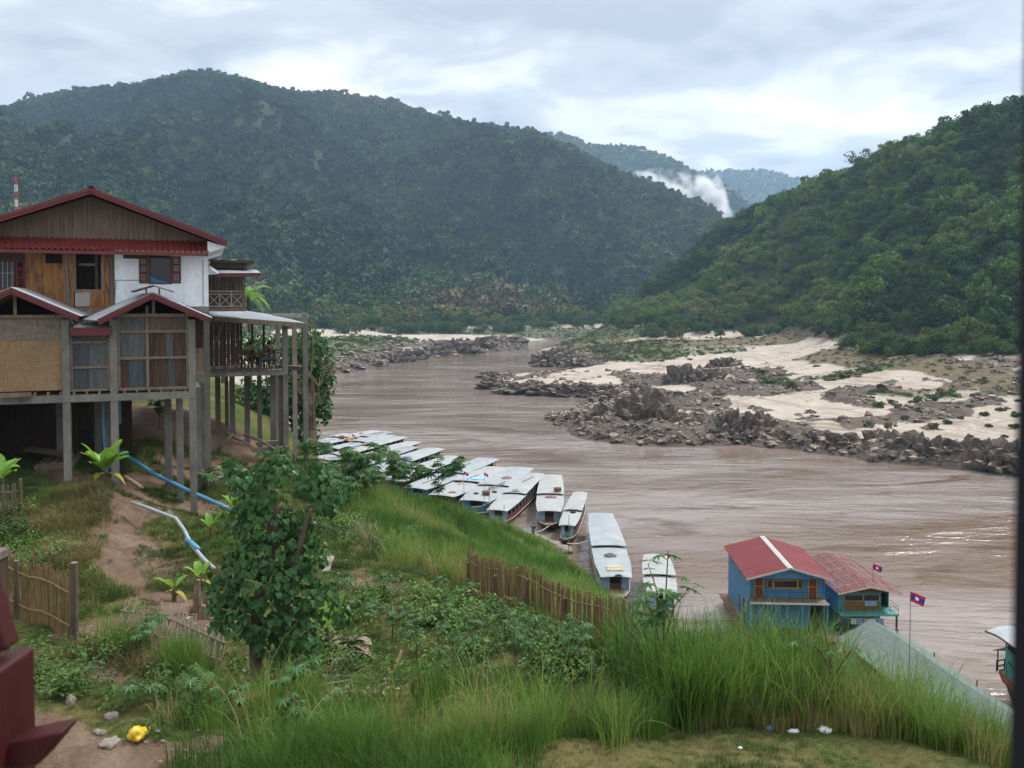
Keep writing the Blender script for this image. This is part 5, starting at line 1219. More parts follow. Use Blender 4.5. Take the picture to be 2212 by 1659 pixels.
def boat(label, near, far, w, style=0, roof=0, split=0.46, group='slow boats moored along the near bank', zr=2.05, name='slow_boat', walls=None, hullm=None, boww=None, cat='boat'):
    near, far = Vector(near), Vector(far); near.z = far.z = 0
    d = far - near; L = d.length; rz = math.atan2(-d.x, d.y)
    t = thing(name, label, cat, near, rz, group)
    hw_ = w / 2
    S = [-0.06, 0.0, 0.06, 0.2, 0.5, 0.8, 0.95, 1.02]
    HW = [0.35, 0.62, 0.80, 0.97, 1.0, 0.93, 0.78, 0.62]; GZ = [1.12, 0.95, 0.82, 0.66, 0.58, 0.66, 0.82, 0.95]; BZ = [0.85, 0.35, -0.1, -0.25, -0.25, -0.25, -0.1, 0.35]
    wid = lambda y: hw_ * prof(y / L, S, HW)
    gun = lambda y: prof(y / L, S, GZ)
    n = 18; rows = []
    for i in range(n + 1):
        y = L * (S[0] + (S[-1] - S[0]) * i / n); a = wid(y); g = gun(y); b = prof(y / L, S, BZ)
        rows.append([(-a + 0.03, y, g - 0.12), (-a, y, g), (-a - 0.02, y, g - 0.1), (-a * 0.92, y, (g + b) / 2), (-a * 0.6, y, b), (a * 0.6, y, b), (a * 0.92, y, (g + b) / 2), (a + 0.02, y, g - 0.1), (a, y, g), (a - 0.03, y, g - 0.12)])
    mb = MB(); mb.sheet(rows)
    o0, oe = rows[0], rows[-1]
    mb.add(o0, [tuple(range(10))]); mb.add(oe, [tuple(reversed(range(10)))])
    hull = mb.build('hull', hullm or (M_HULL if style != 2 else M_HULLG), t)
    mb = MB(); mb.sheet([[(-wid(L * s) + 0.04, L * s, gun(L * s) - 0.14), (wid(L * s) - 0.04, L * s, gun(L * s) - 0.14)] for s in np.linspace(-0.055, 1.015, 14)]); mb.build('deck', M_TIMBER, t)
    mb = MB()   # pale rubbing strake along the gunwale
    for s in (-1, 1): mb.tube([(s * (wid(L * q) + 0.03), L * q, gun(L * q) - 0.03) for q in np.linspace(-0.05, 1.0, 14)], 0.045, 5)
    mb.build('gunwale', M_CREAM if style != 1 else M_MAROON, t)
    c0, c1 = 0.075, 0.965
    wm = walls or [M_MAROON, M_HULLG, M_DARKWOOD, M_CREAM][style % 4]
    for s in (-1, 1):
        mb = MB(); qs = np.linspace(c0, c1, 15)
        mb.sheet([[(s * (wid(L * q) - 0.06), L * q, gun(L * q) - 0.05), (s * (wid(L * q) - 0.05), L * q, gun(L * q) + 0.52)] for q in qs]); mb.build('side_panel', wm, t)
        for q in np.linspace(c0, c1, int(L / 1.6)):
            mb = MB(); x = s * (wid(L * q) - 0.06); mb.box(x - 0.035, x + 0.035, L * q - 0.04, L * q + 0.04, gun(L * q) + 0.4, zr + (0.22 if q > split else 0) - 0.01)
            mb.build('roof_post', M_CREAM if style in (0, 3) else M_DARKWOOD, t)
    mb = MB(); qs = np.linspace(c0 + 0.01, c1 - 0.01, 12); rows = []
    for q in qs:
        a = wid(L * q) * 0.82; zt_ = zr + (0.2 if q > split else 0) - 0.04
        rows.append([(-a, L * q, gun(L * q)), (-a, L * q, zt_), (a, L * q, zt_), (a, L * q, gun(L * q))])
    mb.sheet(rows); mb.add(rows[0], [(0, 1, 2, 3)]); mb.add(rows[-1], [(3, 2, 1, 0)]); mb.build('cabin', M_DARK, t)  # near-black inner box stands in for the shade under the roof
    def roof_piece(q0, q1, z, nm):
        rows = []
        for q in np.linspace(q0, q1, 10):
            a = wid(min(max(L * q, 0.05 * L), L * 0.93)) + 0.2
            rows.append([(a * k, L * q, z + 0.09 * (1 - k * k) + 0.02 * math.sin(q * 40 + style)) for k in (-1, -.66, -.33, 0, .33, .66, 1)])
        mb = MB(); mb.sheet(rows, 0.05); return mb.build(nm, M_BR[roof], t)
    roof_piece(0.035, split, zr, 'roof'); roof_piece(split - 0.015, 1.005, zr + 0.24, 'rear_roof')
    bm_ = boww or (M_BLUE if 'bright blue' in label else [M_PALEBLUE, M_MAROON, M_TEAL, M_PALEBLUE][style % 4])   # painted bow front: two side panels, a dark doorway, a low coaming
    y = L * c0; a = wid(y) - 0.08; g = gun(y) - 0.1
    for s in (-1, 1):
        mb = MB(); x0, x1 = sorted((s * a, s * a * 0.45)); mb.box(x0, x1, y - 0.05, y - 0.01, g, zr - 0.05); mb.build('bow_panel', bm_, t)
    mb = MB(); mb.box(-a * 0.45, a * 0.45, y - 0.05, y - 0.01, g, g + 0.55); mb.build('bow_coaming', M_TEAL if style != 3 else M_MAROON, t)
    if L > 12:
        mb = MB(); mb.beam((-a * 0.8, L * split - 0.06, zr + 0.3), (a * 0.8, L * split - 0.06, zr + 0.3), 0.06, 0.05); mb.build('roof_rail', M_DARKWOOD, t)
    t['_L'] = L; t['_zr'] = zr; t['_split'] = split
    return t
ZR = 2.1
BOATS = [  # far end (u, v), near end (u, v), width, style, roof, label
    ((1297, 1113), (1333, 1252), 2.9, 3, 1, 'broad pale-roofed boat alone right of the fleet, carrying ropes and planks on its roof'),
    ((1254, 1067), (1223, 1138), 1.7, 0, 0, 'narrow slim boat with plain white roof at the right end of the fleet'),
    ((1192, 1029), (1186, 1107), 2.9, 3, 0, 'boat with a framed glass bow and white roof beside the narrow slim boat'),
    ((1157, 1026), (1069, 1106), 2.6, 0, 0, 'boat with a row of dark side windows and a pale blue bow panel'),
    ((1124, 1013), (1020, 1085), 3.3, 0, 1, 'broad boat with bright blue bow doors and a barrel on its roof'),
    ((1074, 1012), (947, 1073), 3.0, 1, 0, 'boat left of the blue-doored boat with a blue sheet on its roof'),
    ((1056, 993), (888, 1057), 3.0, 2, 1, 'boat with teal stern doors third from the blue-doored boat'),
    ((983, 988), (842, 1040), 2.8, 1, 0, 'boat with a clear white roof whose stern tucks behind the teal-sterned boat'),
    ((941, 971), (800, 1018), 2.8, 3, 0, 'boat with a pale blue stern cabin standing out past its neighbours, tarps on the roof'),
    ((888, 967), (770, 1004), 2.5, 2, 2, 'grey-roofed boat with green stern beside the pale blue stern cabin'),
    ((893, 957), (772, 991), 2.5, 0, 0, 'broad white-roofed boat in the middle of the far half of the fleet'),
    ((866, 946), (735, 979), 2.3, 3, 0, 'white-roofed boat with orange bundles in the far half of the fleet'),
    ((842, 942), (712, 969), 2.3, 1, 1, 'long bluish-roofed boat third from the far end of the fleet'),
    ((838, 935), (742, 952), 2.2, 0, 2, 'dull grey roofed boat with dark stern posts near the far end'),
    ((812, 933), (690, 957), 2.3, 0, 0, 'long white boat second from the far end of the fleet'),
    ((752, 939), (697, 953), 2.1, 2, 0, 'small white boat at the far end of the fleet nearest mid-river'),
    ((770, 976), (672, 990), 2.0, 2, 1, 'low narrow boat with blue side close under the bank shrubs'),
    ((745, 989), (665, 1000), 1.9, 0, 2, 'lowest boat of the fleet, against the bank beside the red bundles'),
    ((1417, 1203), (1430, 1284), 2.4, 3, 0, 'pale-roofed boat half hidden behind the tall castor plant'),
]
BOBJ = []
for fu, nu, w, st, rf_, lbl in BOATS:
    BOBJ.append(boat(lbl, Pz(*nu, ZR), Pz(*fu, ZR), w * (1.38 if len(BOBJ) > 3 and len(BOBJ) < 18 else 1.05), st, rf_, 0.44 + 0.03 * (st % 3)))
boat('small blue cargo boat moored on the rocky far left shore', Pz(738, 801, 0.2), Pz(757, 797, 0.2), 2.4, 1, 1, 0.5, None, 1.6)
# --- things lying on the roofs
def roof_pt(b, s, k, dz=0.0):
    L = b['_L']; z = b['_zr'] + (0.24 if s > b['_split'] else 0) + 0.11 + dz
    a = b.rotation_euler.z; y = s * L
    return Vector((b.location.x + k * math.cos(a) - y * math.sin(a), b.location.y + k * math.sin(a) + y * math.cos(a), z))
M_ROPE = worn('pinkish_rope', (0.25, 0.12, 0.10), (0.50, 0.33, 0.29), 8, 0.9)
M_ORANGE = worn('orange_tarp', (0.36, 0.15, 0.02), (0.55, 0.26, 0.05), 4, 0.7)
M_TARPB = worn('grey_blue_tarp', (0.13, 0.18, 0.28), (0.24, 0.30, 0.42), 4, 0.7)
M_SHEETB = worn('light_blue_plastic', (0.15, 0.34, 0.62), (0.30, 0.50, 0.78), 4, 0.5)
M_TYRE = NT('black_rubber').set((0.02, 0.02, 0.02), 0.8, 0.3).mat
M_BARREL = worn('rusty_brown_barrel', (0.10, 0.045, 0.03), (0.20, 0.10, 0.07), 5, 0.7)
def rope_heap(p, r0, lbl, m=None, seed=0):
    rr = random.Random(seed); pts = []
    for i in range(90):
        a = i * 0.62 + rr.uniform(-.3, .3); q = r0 * (0.35 + 0.65 * abs(math.sin(i * 0.21))) * rr.uniform(0.75, 1.1)
        pts.append(p + Vector((q * math.cos(a), q * math.sin(a) * 0.8, 0.04 + 0.28 * (1 - q / r0 / 1.2) * rr.uniform(0.4, 1))))
    mb = MB(); mb.tube(pts, 0.035, 5); return tag(mb.build('rope_heap', m or M_ROPE), lbl, 'rope')
def barrel(p, rz, lbl):
    t = thing('barrel', lbl, 'barrel', p, rz); mb = MB()
    mb.tube([(-.45, 0, .29), (-.44, 0, .29), (-.15, 0, .29), (-.14, 0, .29), (.14, 0, .29), (.15, 0, .29), (.44, 0, .29), (.45, 0, .29)], [.27, .29, .28, .295, .295, .28, .29, .27], 16); mb.build('drum', M_BARREL, t)
    for x in (-.45, .45):
        mb = MB(); mb.tube([(x - .006, 0, .29), (x + .006, 0, .29)], .24, 16); mb.build('drum_end', M_RUST, t)
    return t
def tyre(p, lbl):
    mb = MB(); n = 20; V = []; 
    rows = [[(p.x + (0.26 + 0.09 * math.cos(b)) * math.cos(a), p.y + (0.26 + 0.09 * math.cos(b)) * math.sin(a), p.z + 0.09 + 0.09 * math.sin(b)) for b in np.linspace(0, 2 * math.pi, 9)] for a in np.linspace(0, 2 * math.pi, n)]
    mb.sheet(rows); return tag(mb.build('tyre', M_TYRE, None, True), lbl, 'tyre', 'tyres on boat roofs')
def lump(p, sx, sy, sz, m, name, lbl, cat, seed=0, group=None):
    bm = bmesh.new(); bmesh.ops.create_icosphere(bm, subdivisions=3, radius=1)
    for v in bm.verts:
        n = mnoise.fractal(v.co * 1.7 + Vector((seed, seed * 2.3, 0)), 1, 2, 4)
        v.co *= 1 + 0.35 * n; v.co.z = max(v.co.z, -0.15)
        v.co = Vector((v.co.x * sx, v.co.y * sy, v.co.z * sz))
    me = bpy.data.meshes.new(name); bm.to_mesh(me); bm.free(); me.materials.append(m)
    o = bpy.data.objects.new(name, me); COL.objects.link(o); o.location = p; return tag(o, lbl, cat, group)
B = BOBJ
rope_heap(roof_pt(B[0], 0.30, -0.1), 0.62, 'heap of straw-coloured ropes on the roof of the lone boat', M_TIMBER, 1)
rope_heap(roof_pt(B[2], 0.37, 0.1), 0.72, 'heap of red and white rope on the roof of the glass-bowed boat', M_ROPE, 2)
rope_heap(roof_pt(B[3], 0.46, 0.0), 0.5, 'loose cream rope coil between the roof sections of the windowed boat', M_CREAM, 3)
rope_heap(roof_pt(B[4], 0.62, 0.4), 0.75, 'red rope heap on the rear roof of the blue-doored boat', M_ROPE, 4)
for k in range(5):
    a, b = roof_pt(B[0], 0.10 + 0.012 * k, -0.7, 0.05 + 0.05 * (k % 2)), roof_pt(B[0], 0.105 + 0.012 * k, 0.75, 0.05 + 0.05 * (k % 2))
    mb = MB(); mb.beam(a, b, 0.22, 0.045); tag(mb.build('plank', worn('fresh_pale_plank', (0.42, 0.36, 0.24), (0.58, 0.50, 0.36), 3) if k == 0 else bpy.data.materials['fresh_pale_plank']), 'fresh pale plank in the stack on the roof of the lone boat', 'plank', 'planks on the lone boat roof')
tyre(roof_pt(B[0], 0.035, 0.2, -0.1), 'black tyre on the bow end of the lone boat roof')
tyre(roof_pt(B[1], 0.38, 0.1), 'black tyre in the middle of the narrow boat roof')
tyre(roof_pt(B[4], 0.2, -0.95, -0.06), 'black tyre left of the barrel on the blue-doored boat')
tyre(roof_pt(B[4], 0.27, 1.0, -0.06), 'black tyre right of the barrel on the blue-doored boat')
barrel(roof_pt(B[2], 0.47, 0.9, 0.0), 0.1, 'upright-lidded brown barrel lying at the roof step of the glass-bowed boat')
barrel(roof_pt(B[4], 0.18, 0.5), -0.3, 'long brown barrel lying on the front roof of the blue-doored boat')
barrel(roof_pt(B[14], 0.35, 0.3), 0.2, 'small brown barrel among the far boats')
lump(roof_pt(B[8], 0.42, -0.35), 0.85, 0.6, 0.55, M_TARPB, 'tarp_bundle', 'blue-grey tarp bundle on the left of the pale blue sterned boat roof', 'bundle', 3)
lump(roof_pt(B[8], 0.46, 0.75), 0.9, 0.6, 0.5, M_TARPB, 'tarp_bundle', 'darker tarp bundle on the right of the pale blue sterned boat roof', 'bundle', 8)
lump(roof_pt(B[11], 0.45, 0.2), 0.8, 0.4, 0.35, M_ORANGE, 'orange_bundle', 'orange bundle on the roof of the far white boat', 'bundle', 5)
lump(roof_pt(B[13], 0.1, 0.2), 0.8, 0.4, 0.35, M_ORANGE, 'orange_bundle', 'orange-brown bundle in front of the dull grey far roof', 'bundle', 6)
lump(roof_pt(B[7], 0.1, 0.3), 0.5, 0.3, 0.35, M_ORANGE, 'orange_bundle', 'small orange bundle at the bow of the clear white roof', 'bundle', 7)
rb_ = random.Random(77)
for k in range(16):
    b_ = B[5 + k % 13]; s0 = rb_.uniform(.08, .6); k0 = rb_.uniform(-.8, .4); mb = MB(); mb.tube([roof_pt(b_, s0, k0, 0.09), roof_pt(b_, s0 + rb_.uniform(.12, .3), k0 + rb_.uniform(-.2, .5), 0.09)], .045, 6); tag(mb.build('bamboo_pole', M_BR[2] if k % 3 == 0 else M_TIMBER), 'pole lying on a roof in the left part of the fleet', 'pole', 'poles on the fleet roofs')
for k in range(9):
    b_ = B[5 + (k * 3) % 13]; lump(roof_pt(b_, rb_.uniform(.05, .75), rb_.uniform(-.7, .7), .0), rb_.uniform(.25, .5), rb_.uniform(.2, .35), .22, [M_ROPE, M_DARKWOOD, M_TARPB][k % 3], 'roof_bundle', 'small bundle on a roof in the left part of the fleet', 'bundle', 40 + k, 'small bundles on the fleet roofs')
mb = MB(); p = roof_pt(B[5], 0.55, 0.3, 0.02); rows = [[p + Vector((x, y, 0.03 * math.sin(3 * x + 5 * y))) for x in np.linspace(-1.3, 1.3, 9)] for y in np.linspace(-0.9, 0.9, 7)]
mb.sheet(rows, 0.02); tag(mb.build('plastic_sheet', M_SHEETB), 'light blue plastic sheet spread on a boat roof', 'sheet')
for k, (bi, s, a, b) in enumerate([(4, 0.3, -0.2, 0.8), (4, 0.34, -0.3, 0.9), (4, 0.27, 0.2, 1.1), (3, 0.7, -0.4, 0.4)]):
    mb = MB(); mb.tube([roof_pt(B[bi], s, a, 0.06), roof_pt(B[bi], s + 0.17, b, 0.06)], 0.045, 6); tag(mb.build('bamboo_pole', M_TIMBER), 'bamboo pole lying on the blue-doored boat roof' if bi == 4 else 'bamboo pole lying on the rear roof of the windowed boat', 'pole', 'poles on the blue-doored boat' if bi == 4 else None)
lump(Pz(712, 1002, 1.2), 2.6, 0.9, 0.9, M_ROPE, 'cargo_heap', 'heap of red bundles on the bank side of the fleet', 'cargo', 12)
# --- flags
M_FRED, M_FBLUE, M_FWHITE = NT('flag_red').set((0.50, 0.025, 0.05), 0.8, 0.1).mat, NT('flag_blue').set((0.05, 0.045, 0.28), 0.8, 0.1).mat, NT('flag_white').set((0.75, 0.75, 0.78), 0.8, 0.1).mat
def flag(base, top_z, fw, fh, rz, lbl, droop=0.35):
    t = thing('flag', lbl, 'flag', base, rz, 'red and blue flags with a white disc')
    H = top_z - base[2]
    mb = MB(); mb.tube([(0, 0, 0), (0.01, 0, H * 0.5), (0, 0, H + 0.05)], [0.03, 0.025, 0.018], 6); mb.build('pole', M_TIMBER, t)
    pt = lambda s, q: Vector((s * fw * (1 - 0.1 * q), 0.10 * fw * math.sin(s * 5 + q), H - fh * q - droop * fw * s ** 1.2))
    mb = MB(); rows = [[pt(s, q) for s in np.linspace(0, 1, 11)] for q in np.linspace(0, 1, 9)]
    mb.sheet(rows); mb.m = [0 if (i // 10) in (0, 1, 6, 7) else 1 for i in range(80)]
    cl = mb.build('cloth', [M_FRED, M_FBLUE], t, True)
    mb = MB(); 
    for sg in (-1, 1):
        ring = [pt(0.48 + 0.16 * math.cos(a) * fh / fw * 1.1, 0.5 + 0.17 * math.sin(a)) + Vector((0, sg * 0.008, 0)) for a in np.linspace(0, 2 * math.pi, 17)[:-1]]
        mb.add(ring, [tuple(range(16)) if sg < 0 else tuple(reversed(range(16)))])
    mb.build('disc', M_FWHITE, cl)
    return t
def flag_at(u, vb, vt, D, fw, lbl, rz=0.0, droop=0.35):
    a, b = P(u, vb, D), P(u, vt, D); flag((a.x, a.y, a.z), b.z, fw, fw * 0.66, rz, lbl, droop)
flag_at(1964, 1450, 1279, 50, 0.86, 'largest flag, on a tall thin pole above the green roof')
flag_at(1885, 1275, 1218, 68, 0.74, 'flag on a pole over the weathered red roof of the teal houseboat')
flag_at(1002, 1095, 1018, 96, 0.55, 'tall-poled flag before the blue-doored boat', 0.2, 0.5)
flag_at(1046, 1100, 1021, 100, 0.5, 'flag on a thin pole right of the tall-poled flag', 0.2, 0.5)
flag_at(975, 1030, 1001, 118, 0.5, 'small flag in the middle of the fleet over the clear white roof', 0.2, 0.5)
flag_at(840, 1000, 974, 131, 0.6, 'small flag over the far half of the fleet beside orange bundles', 0.2, 0.5)
flag_at(761, 955, 938, 149, 0.5, 'tiny flag at the far end of the fleet', 0.2, 0.5)
for k, (u, vb, vt, D) in enumerate([(1056, 1130, 1045, 96), (1088, 1135, 1090, 93), (863, 1050, 1010, 118), (885, 1045, 1020, 116), (700, 1010, 950, 128), (1228, 1190, 1112, 84)]):
    mb = MB(); mb.tube([P(u, vb, D), P(u + 1, vt, D)], 0.035, 5); tag(mb.build('mooring_pole', M_TIMBER), 'thin upright mooring pole among the boats', 'pole', 'mooring poles in the fleet')
for q, lbl in (([(1186, 1136, 88), (1155, 1150, 84)], 'mooring rope from the glass-bowed boat to the bank'), ([(1270, 1168, 83), (1225, 1174, 80)], 'mooring rope from the lone boat to the shore'), ([(1020, 1096, 99), (1060, 1085, 99)], 'slack rope across the blue bow doors')):
    mb = MB(); pts = [P(*x) for x in q]; mid = (pts[0] + pts[1]) / 2 - Vector((0, 0, 0.15)); mb.tube([pts[0], mid, pts[1]], 0.04, 5); tag(mb.build('mooring_rope', M_CREAM), lbl, 'rope')

# ================================================================ HOUSEBOATS
M_HBLUE = worn('blue_houseboat_planks', (0.040, 0.155, 0.30), (0.085, 0.24, 0.41), 1.5, 0.6, (6, 6, 0.3), 0.15)
M_YELLOW = worn('ochre_yellow_trim', (0.38, 0.24, 0.03), (0.50, 0.33, 0.05), 3, 0.5)
M_RDOOR = worn('red_brown_door', (0.16, 0.028, 0.012), (0.24, 0.05, 0.022), 3, 0.5)
def sheet_roof_mat(name, c1, c2, patch=None):
    t = NT(name); vec = t.coord('Object'); n = t.noise(vec, 0.5, 7, 0.65); n2 = t.noise(t.coord('Object', (5, 0.6, 1)), 1.5, 5, 0.7)
    col = t.ramp(n, [(0.3, c1), (0.7, c2)])
    if patch: col = t.mix(t.ramp(n2, [(0.5, 0.0), (0.66, 0.75)]), col, patch)
    s = t.sep(vec)
    w = t.math('SINE', t.math('MULTIPLY', s[1], 42.0))
    seam = t.math('LESS_THAN', t.math('FRACT', t.math('MULTIPLY', s[1], 1.25)), 0.05)
    col = t.mix(t.math('MULTIPLY', seam, 0.3), col, (0.06, 0.05, 0.05))
    stn = t.noise(t.coord('Object', (0.8, 6, 1)), 1.2, 6, 0.75); col = t.mix(t.ramp(stn, [(0.5, 0.0), (0.75, 0.4)]), col, (0.07, 0.05, 0.045))
    t.set(col, 0.7, 0.15); t.bump(w, 0.35, 0.02); return t.mat
M_RROOF = sheet_roof_mat('red_metal_roof', (0.110, 0.018, 0.021), (0.145, 0.028, 0.030))
M_RROOF2 = sheet_roof_mat('weathered_red_roof', (0.095, 0.024, 0.025), (0.13, 0.040, 0.038), (0.19, 0.125, 0.115))
def hb_wall(mb, x0, x1, y, z0, z1, th=0.06): mb.box(x0, x1, y, y + th, z0, z1)
def houseboat_blue():
    t = thing('houseboat', 'two-storey bright blue houseboat with a clean red roof and pale ridge strip', 'houseboat', (21.35, 65.0, 0), R(-3.0))
    W, Lh, z1, ze, zr = 2.95, 8.2, 3.15, 5.10, 5.92
    mb = MB(); mb.hexa([(-W - .2, -0.4, -.2), (W + .2, -0.4, -.2), (W + .2, Lh + .4, -.2), (-W - .2, Lh + .4, -.2), (-W - .3, -1.6, .75), (W + .3, -1.6, .75), (W + .3, Lh + .7, .75), (-W - .3, Lh + .7, .75)]); mb.build('hull', M_HULL, t)
    mb = MB(); mb.box(-W - .75, -W - .02, 0.0, Lh + .4, .755, .86); mb.build('side_deck', M_MAROON, t)
    for s in (-1, 1):
        mb = MB(); x = s * W
        mb.box(x - .04, x + .04, 0.9, Lh, .76, z1 + 0.0); mb.box(x - .04, x + .04, 0.0 if s < 0 else 0.9, Lh, z1 + .003, ze - 0.09); mb.build('side_wall', M_HBLUE, t)
    mb = MB(); mb.box(-W - .045, -W - .042, 0.9, Lh, .80, .92); mb.build('yellow_line', M_YELLOW, t)
    mb = MB(); mb.box(-W + .05, W - .05, Lh - .06, Lh, .76, ze); mb.build('back_wall', M_HBLUE, t)
    mb = MB(); yf = 0.95   # front wall of the upper floor, with its openings
    xo = [-W + .04, -2.42, -1.72, -1.52, 1.30, 1.72, 2.42, W - .04]
    zl, zh = z1 + .75, z1 + 1.45
    mb.box(xo[0], xo[1], yf, yf + .06, z1, ze + .1); mb.box(xo[2], xo[3] - 0.0, yf, yf + .06, z1, ze + .1); mb.box(xo[4], xo[5], yf, yf + .06, z1, ze + .1); mb.box(xo[6], xo[7], yf, yf + .06, z1, ze + .1)
    mb.box(xo[3], xo[4], yf, yf + .06, z1, zl); mb.box(xo[3], xo[4], yf, yf + .06, zh, ze + .1)
    mb.box(xo[1], xo[2], yf, yf + .06, z1 + 1.75, ze + .1); mb.box(xo[5], xo[6], yf, yf + .06, z1 + 1.75, ze + .1); mb.build('front_wall', M_HBLUE, t)
    for x0, x1 in ((xo[1], xo[2]), (xo[5], xo[6])):
        mb = MB(); mb.box(x0 + .07, x1 - .07, yf + .01, yf + .05, z1 + .05, z1 + 1.68); d = mb.build('door', M_RDOOR, t)
        mb = MB()
        for (a, b, c, e) in ((x0, x0 + .07, z1, z1 + 1.75), (x1 - .07, x1, z1, z1 + 1.75), (x0 + .07, x1 - .07, z1 + 1.68, z1 + 1.75), (x0 + .07, x1 - .07, z1 + .88, z1 + .94)): mb.box(a, b, yf - .03, yf + .005, c, e)
        mb.build('frame', M_YELLOW, d)
    for x0, x1, w in ((xo[3] + .05, -1.02, .05), (-1.0, .92, .09), (.94, xo[4] - .05, .05)):
        mb = MB()
        for (a, b, c, e) in ((x0, x0 + w, zl, zh), (x1 - w, x1, zl, zh), (x0 + w, x1 - w, zh - w, zh), (x0 + w, x1 - w, zl, zl + w)): mb.box(a, b, yf - .05, yf + .02, c, e)
        f = mb.build('window', M_YELLOW, t); mb = MB(); mb.box(x0 + w, x1 - w, yf + .03, yf + .04, zl + w, zh - w); mb.build('pane', M_GLASS, f)
    mb = MB(); mb.prism([(-W - .1, 0.03, ze - .02), (W + .1, 0.03, ze - .02), (0, 0.03, zr - .14)], (0, .06, 0)); mb.box(-W - 0.0, W + 0.0, 0.035, 0.085, ze - .14, ze - .023); mb.build('gable', M_HBLUE, t)
    mb = MB(); mb.box(-W, W, -0.15, yf - .003, z1 - .14, z1 - .02); bal = mb.build('balcony', M_TIMBER, t)
    mb = MB(); n = 60; rows = [[(-W - .05 + (2 * W + .1) * i / n, -0.17, z1 + .02) for i in range(n + 1)], [(-W - .05 + (2 * W + .1) * i / n, -0.22, z1 - .16 + .05 * abs(math.sin(i * 1.2))) for i in range(n + 1)]]
    mb.sheet(rows); mb.build('valance', M_CREAM, bal)
    mb = MB()
    for z in (z1 + .42, z1 + .8): mb.tube([(-W, -.1, z), (W, -.1, z)], .02, 5)
    for i in range(7): x = -W + 2 * W * i / 6; mb.tube([(x, -.1, z1 - .02), (x, -.1, z1 + .8)], .018, 5)
    mb.build('railing', M_DARKWOOD, bal)
    for x in (-W + .06, -1.0, 1.0, W - .06): mb = MB(); mb.box(x - .06, x + .06, -.1, .02, .76, z1 - .145); mb.build('post', M_HBLUE, t)
    mb = MB(); mb.box(-W + .06, 1.2, .96, 1.02, .76, z1 - .01); mb.build('lower_front', M_HBLUE, t)
    mb = MB(); mb.box(1.25, 1.9, .97, 1.03, .76, z1 - .01); mb.build('lower_panel', M_HBLUE, t)
    for s in (-1, 1):
        mb = MB(); rows = []
        for y in np.linspace(-.35, Lh + .5, 12): r = [(0, y, zr), (s * (W + .38), y, ze - .10)]; rows.append(r if s > 0 else r[::-1])
        mb.sheet(rows, .04); rf = mb.build('roof', M_RROOF, t)
        mb = MB(); mb.beam((0, -.37, zr - .05), (s * (W + .38), -.37, ze - .15), .04, .14); mb.build('bargeboard', M_CREAM, rf)
    mb = MB()
    for s in (-1, 1): r = [[(0, y, zr + .035), (s * .22, y, zr + .035 - .06)] for y in np.linspace(-.36, Lh + .5, 6)]; mb.sheet(r if s > 0 else [q[::-1] for q in r])
    mb.build('ridge_strip', M_CREAM, t)
    for (y, z, w, h, m) in ((6.6, z1 + .9, .55, .8, M_GLASS), (3.6, z1 + 1.0, .4, .5, M_GLASS), (6.9, 1.9, .25, .3, M_GLASS), (1.2, z1 + .9, .5, .6, M_GLASS), (3.4, 1.2, .5, 1.3, M_MAROON), (1.4, .8, .9, 1.9, M_DARK)):
        mb = MB(); mb.box(-W - .055, -W - .045, y, y + w, z, z + h); mb.build('side_window', m, t)
houseboat_blue()
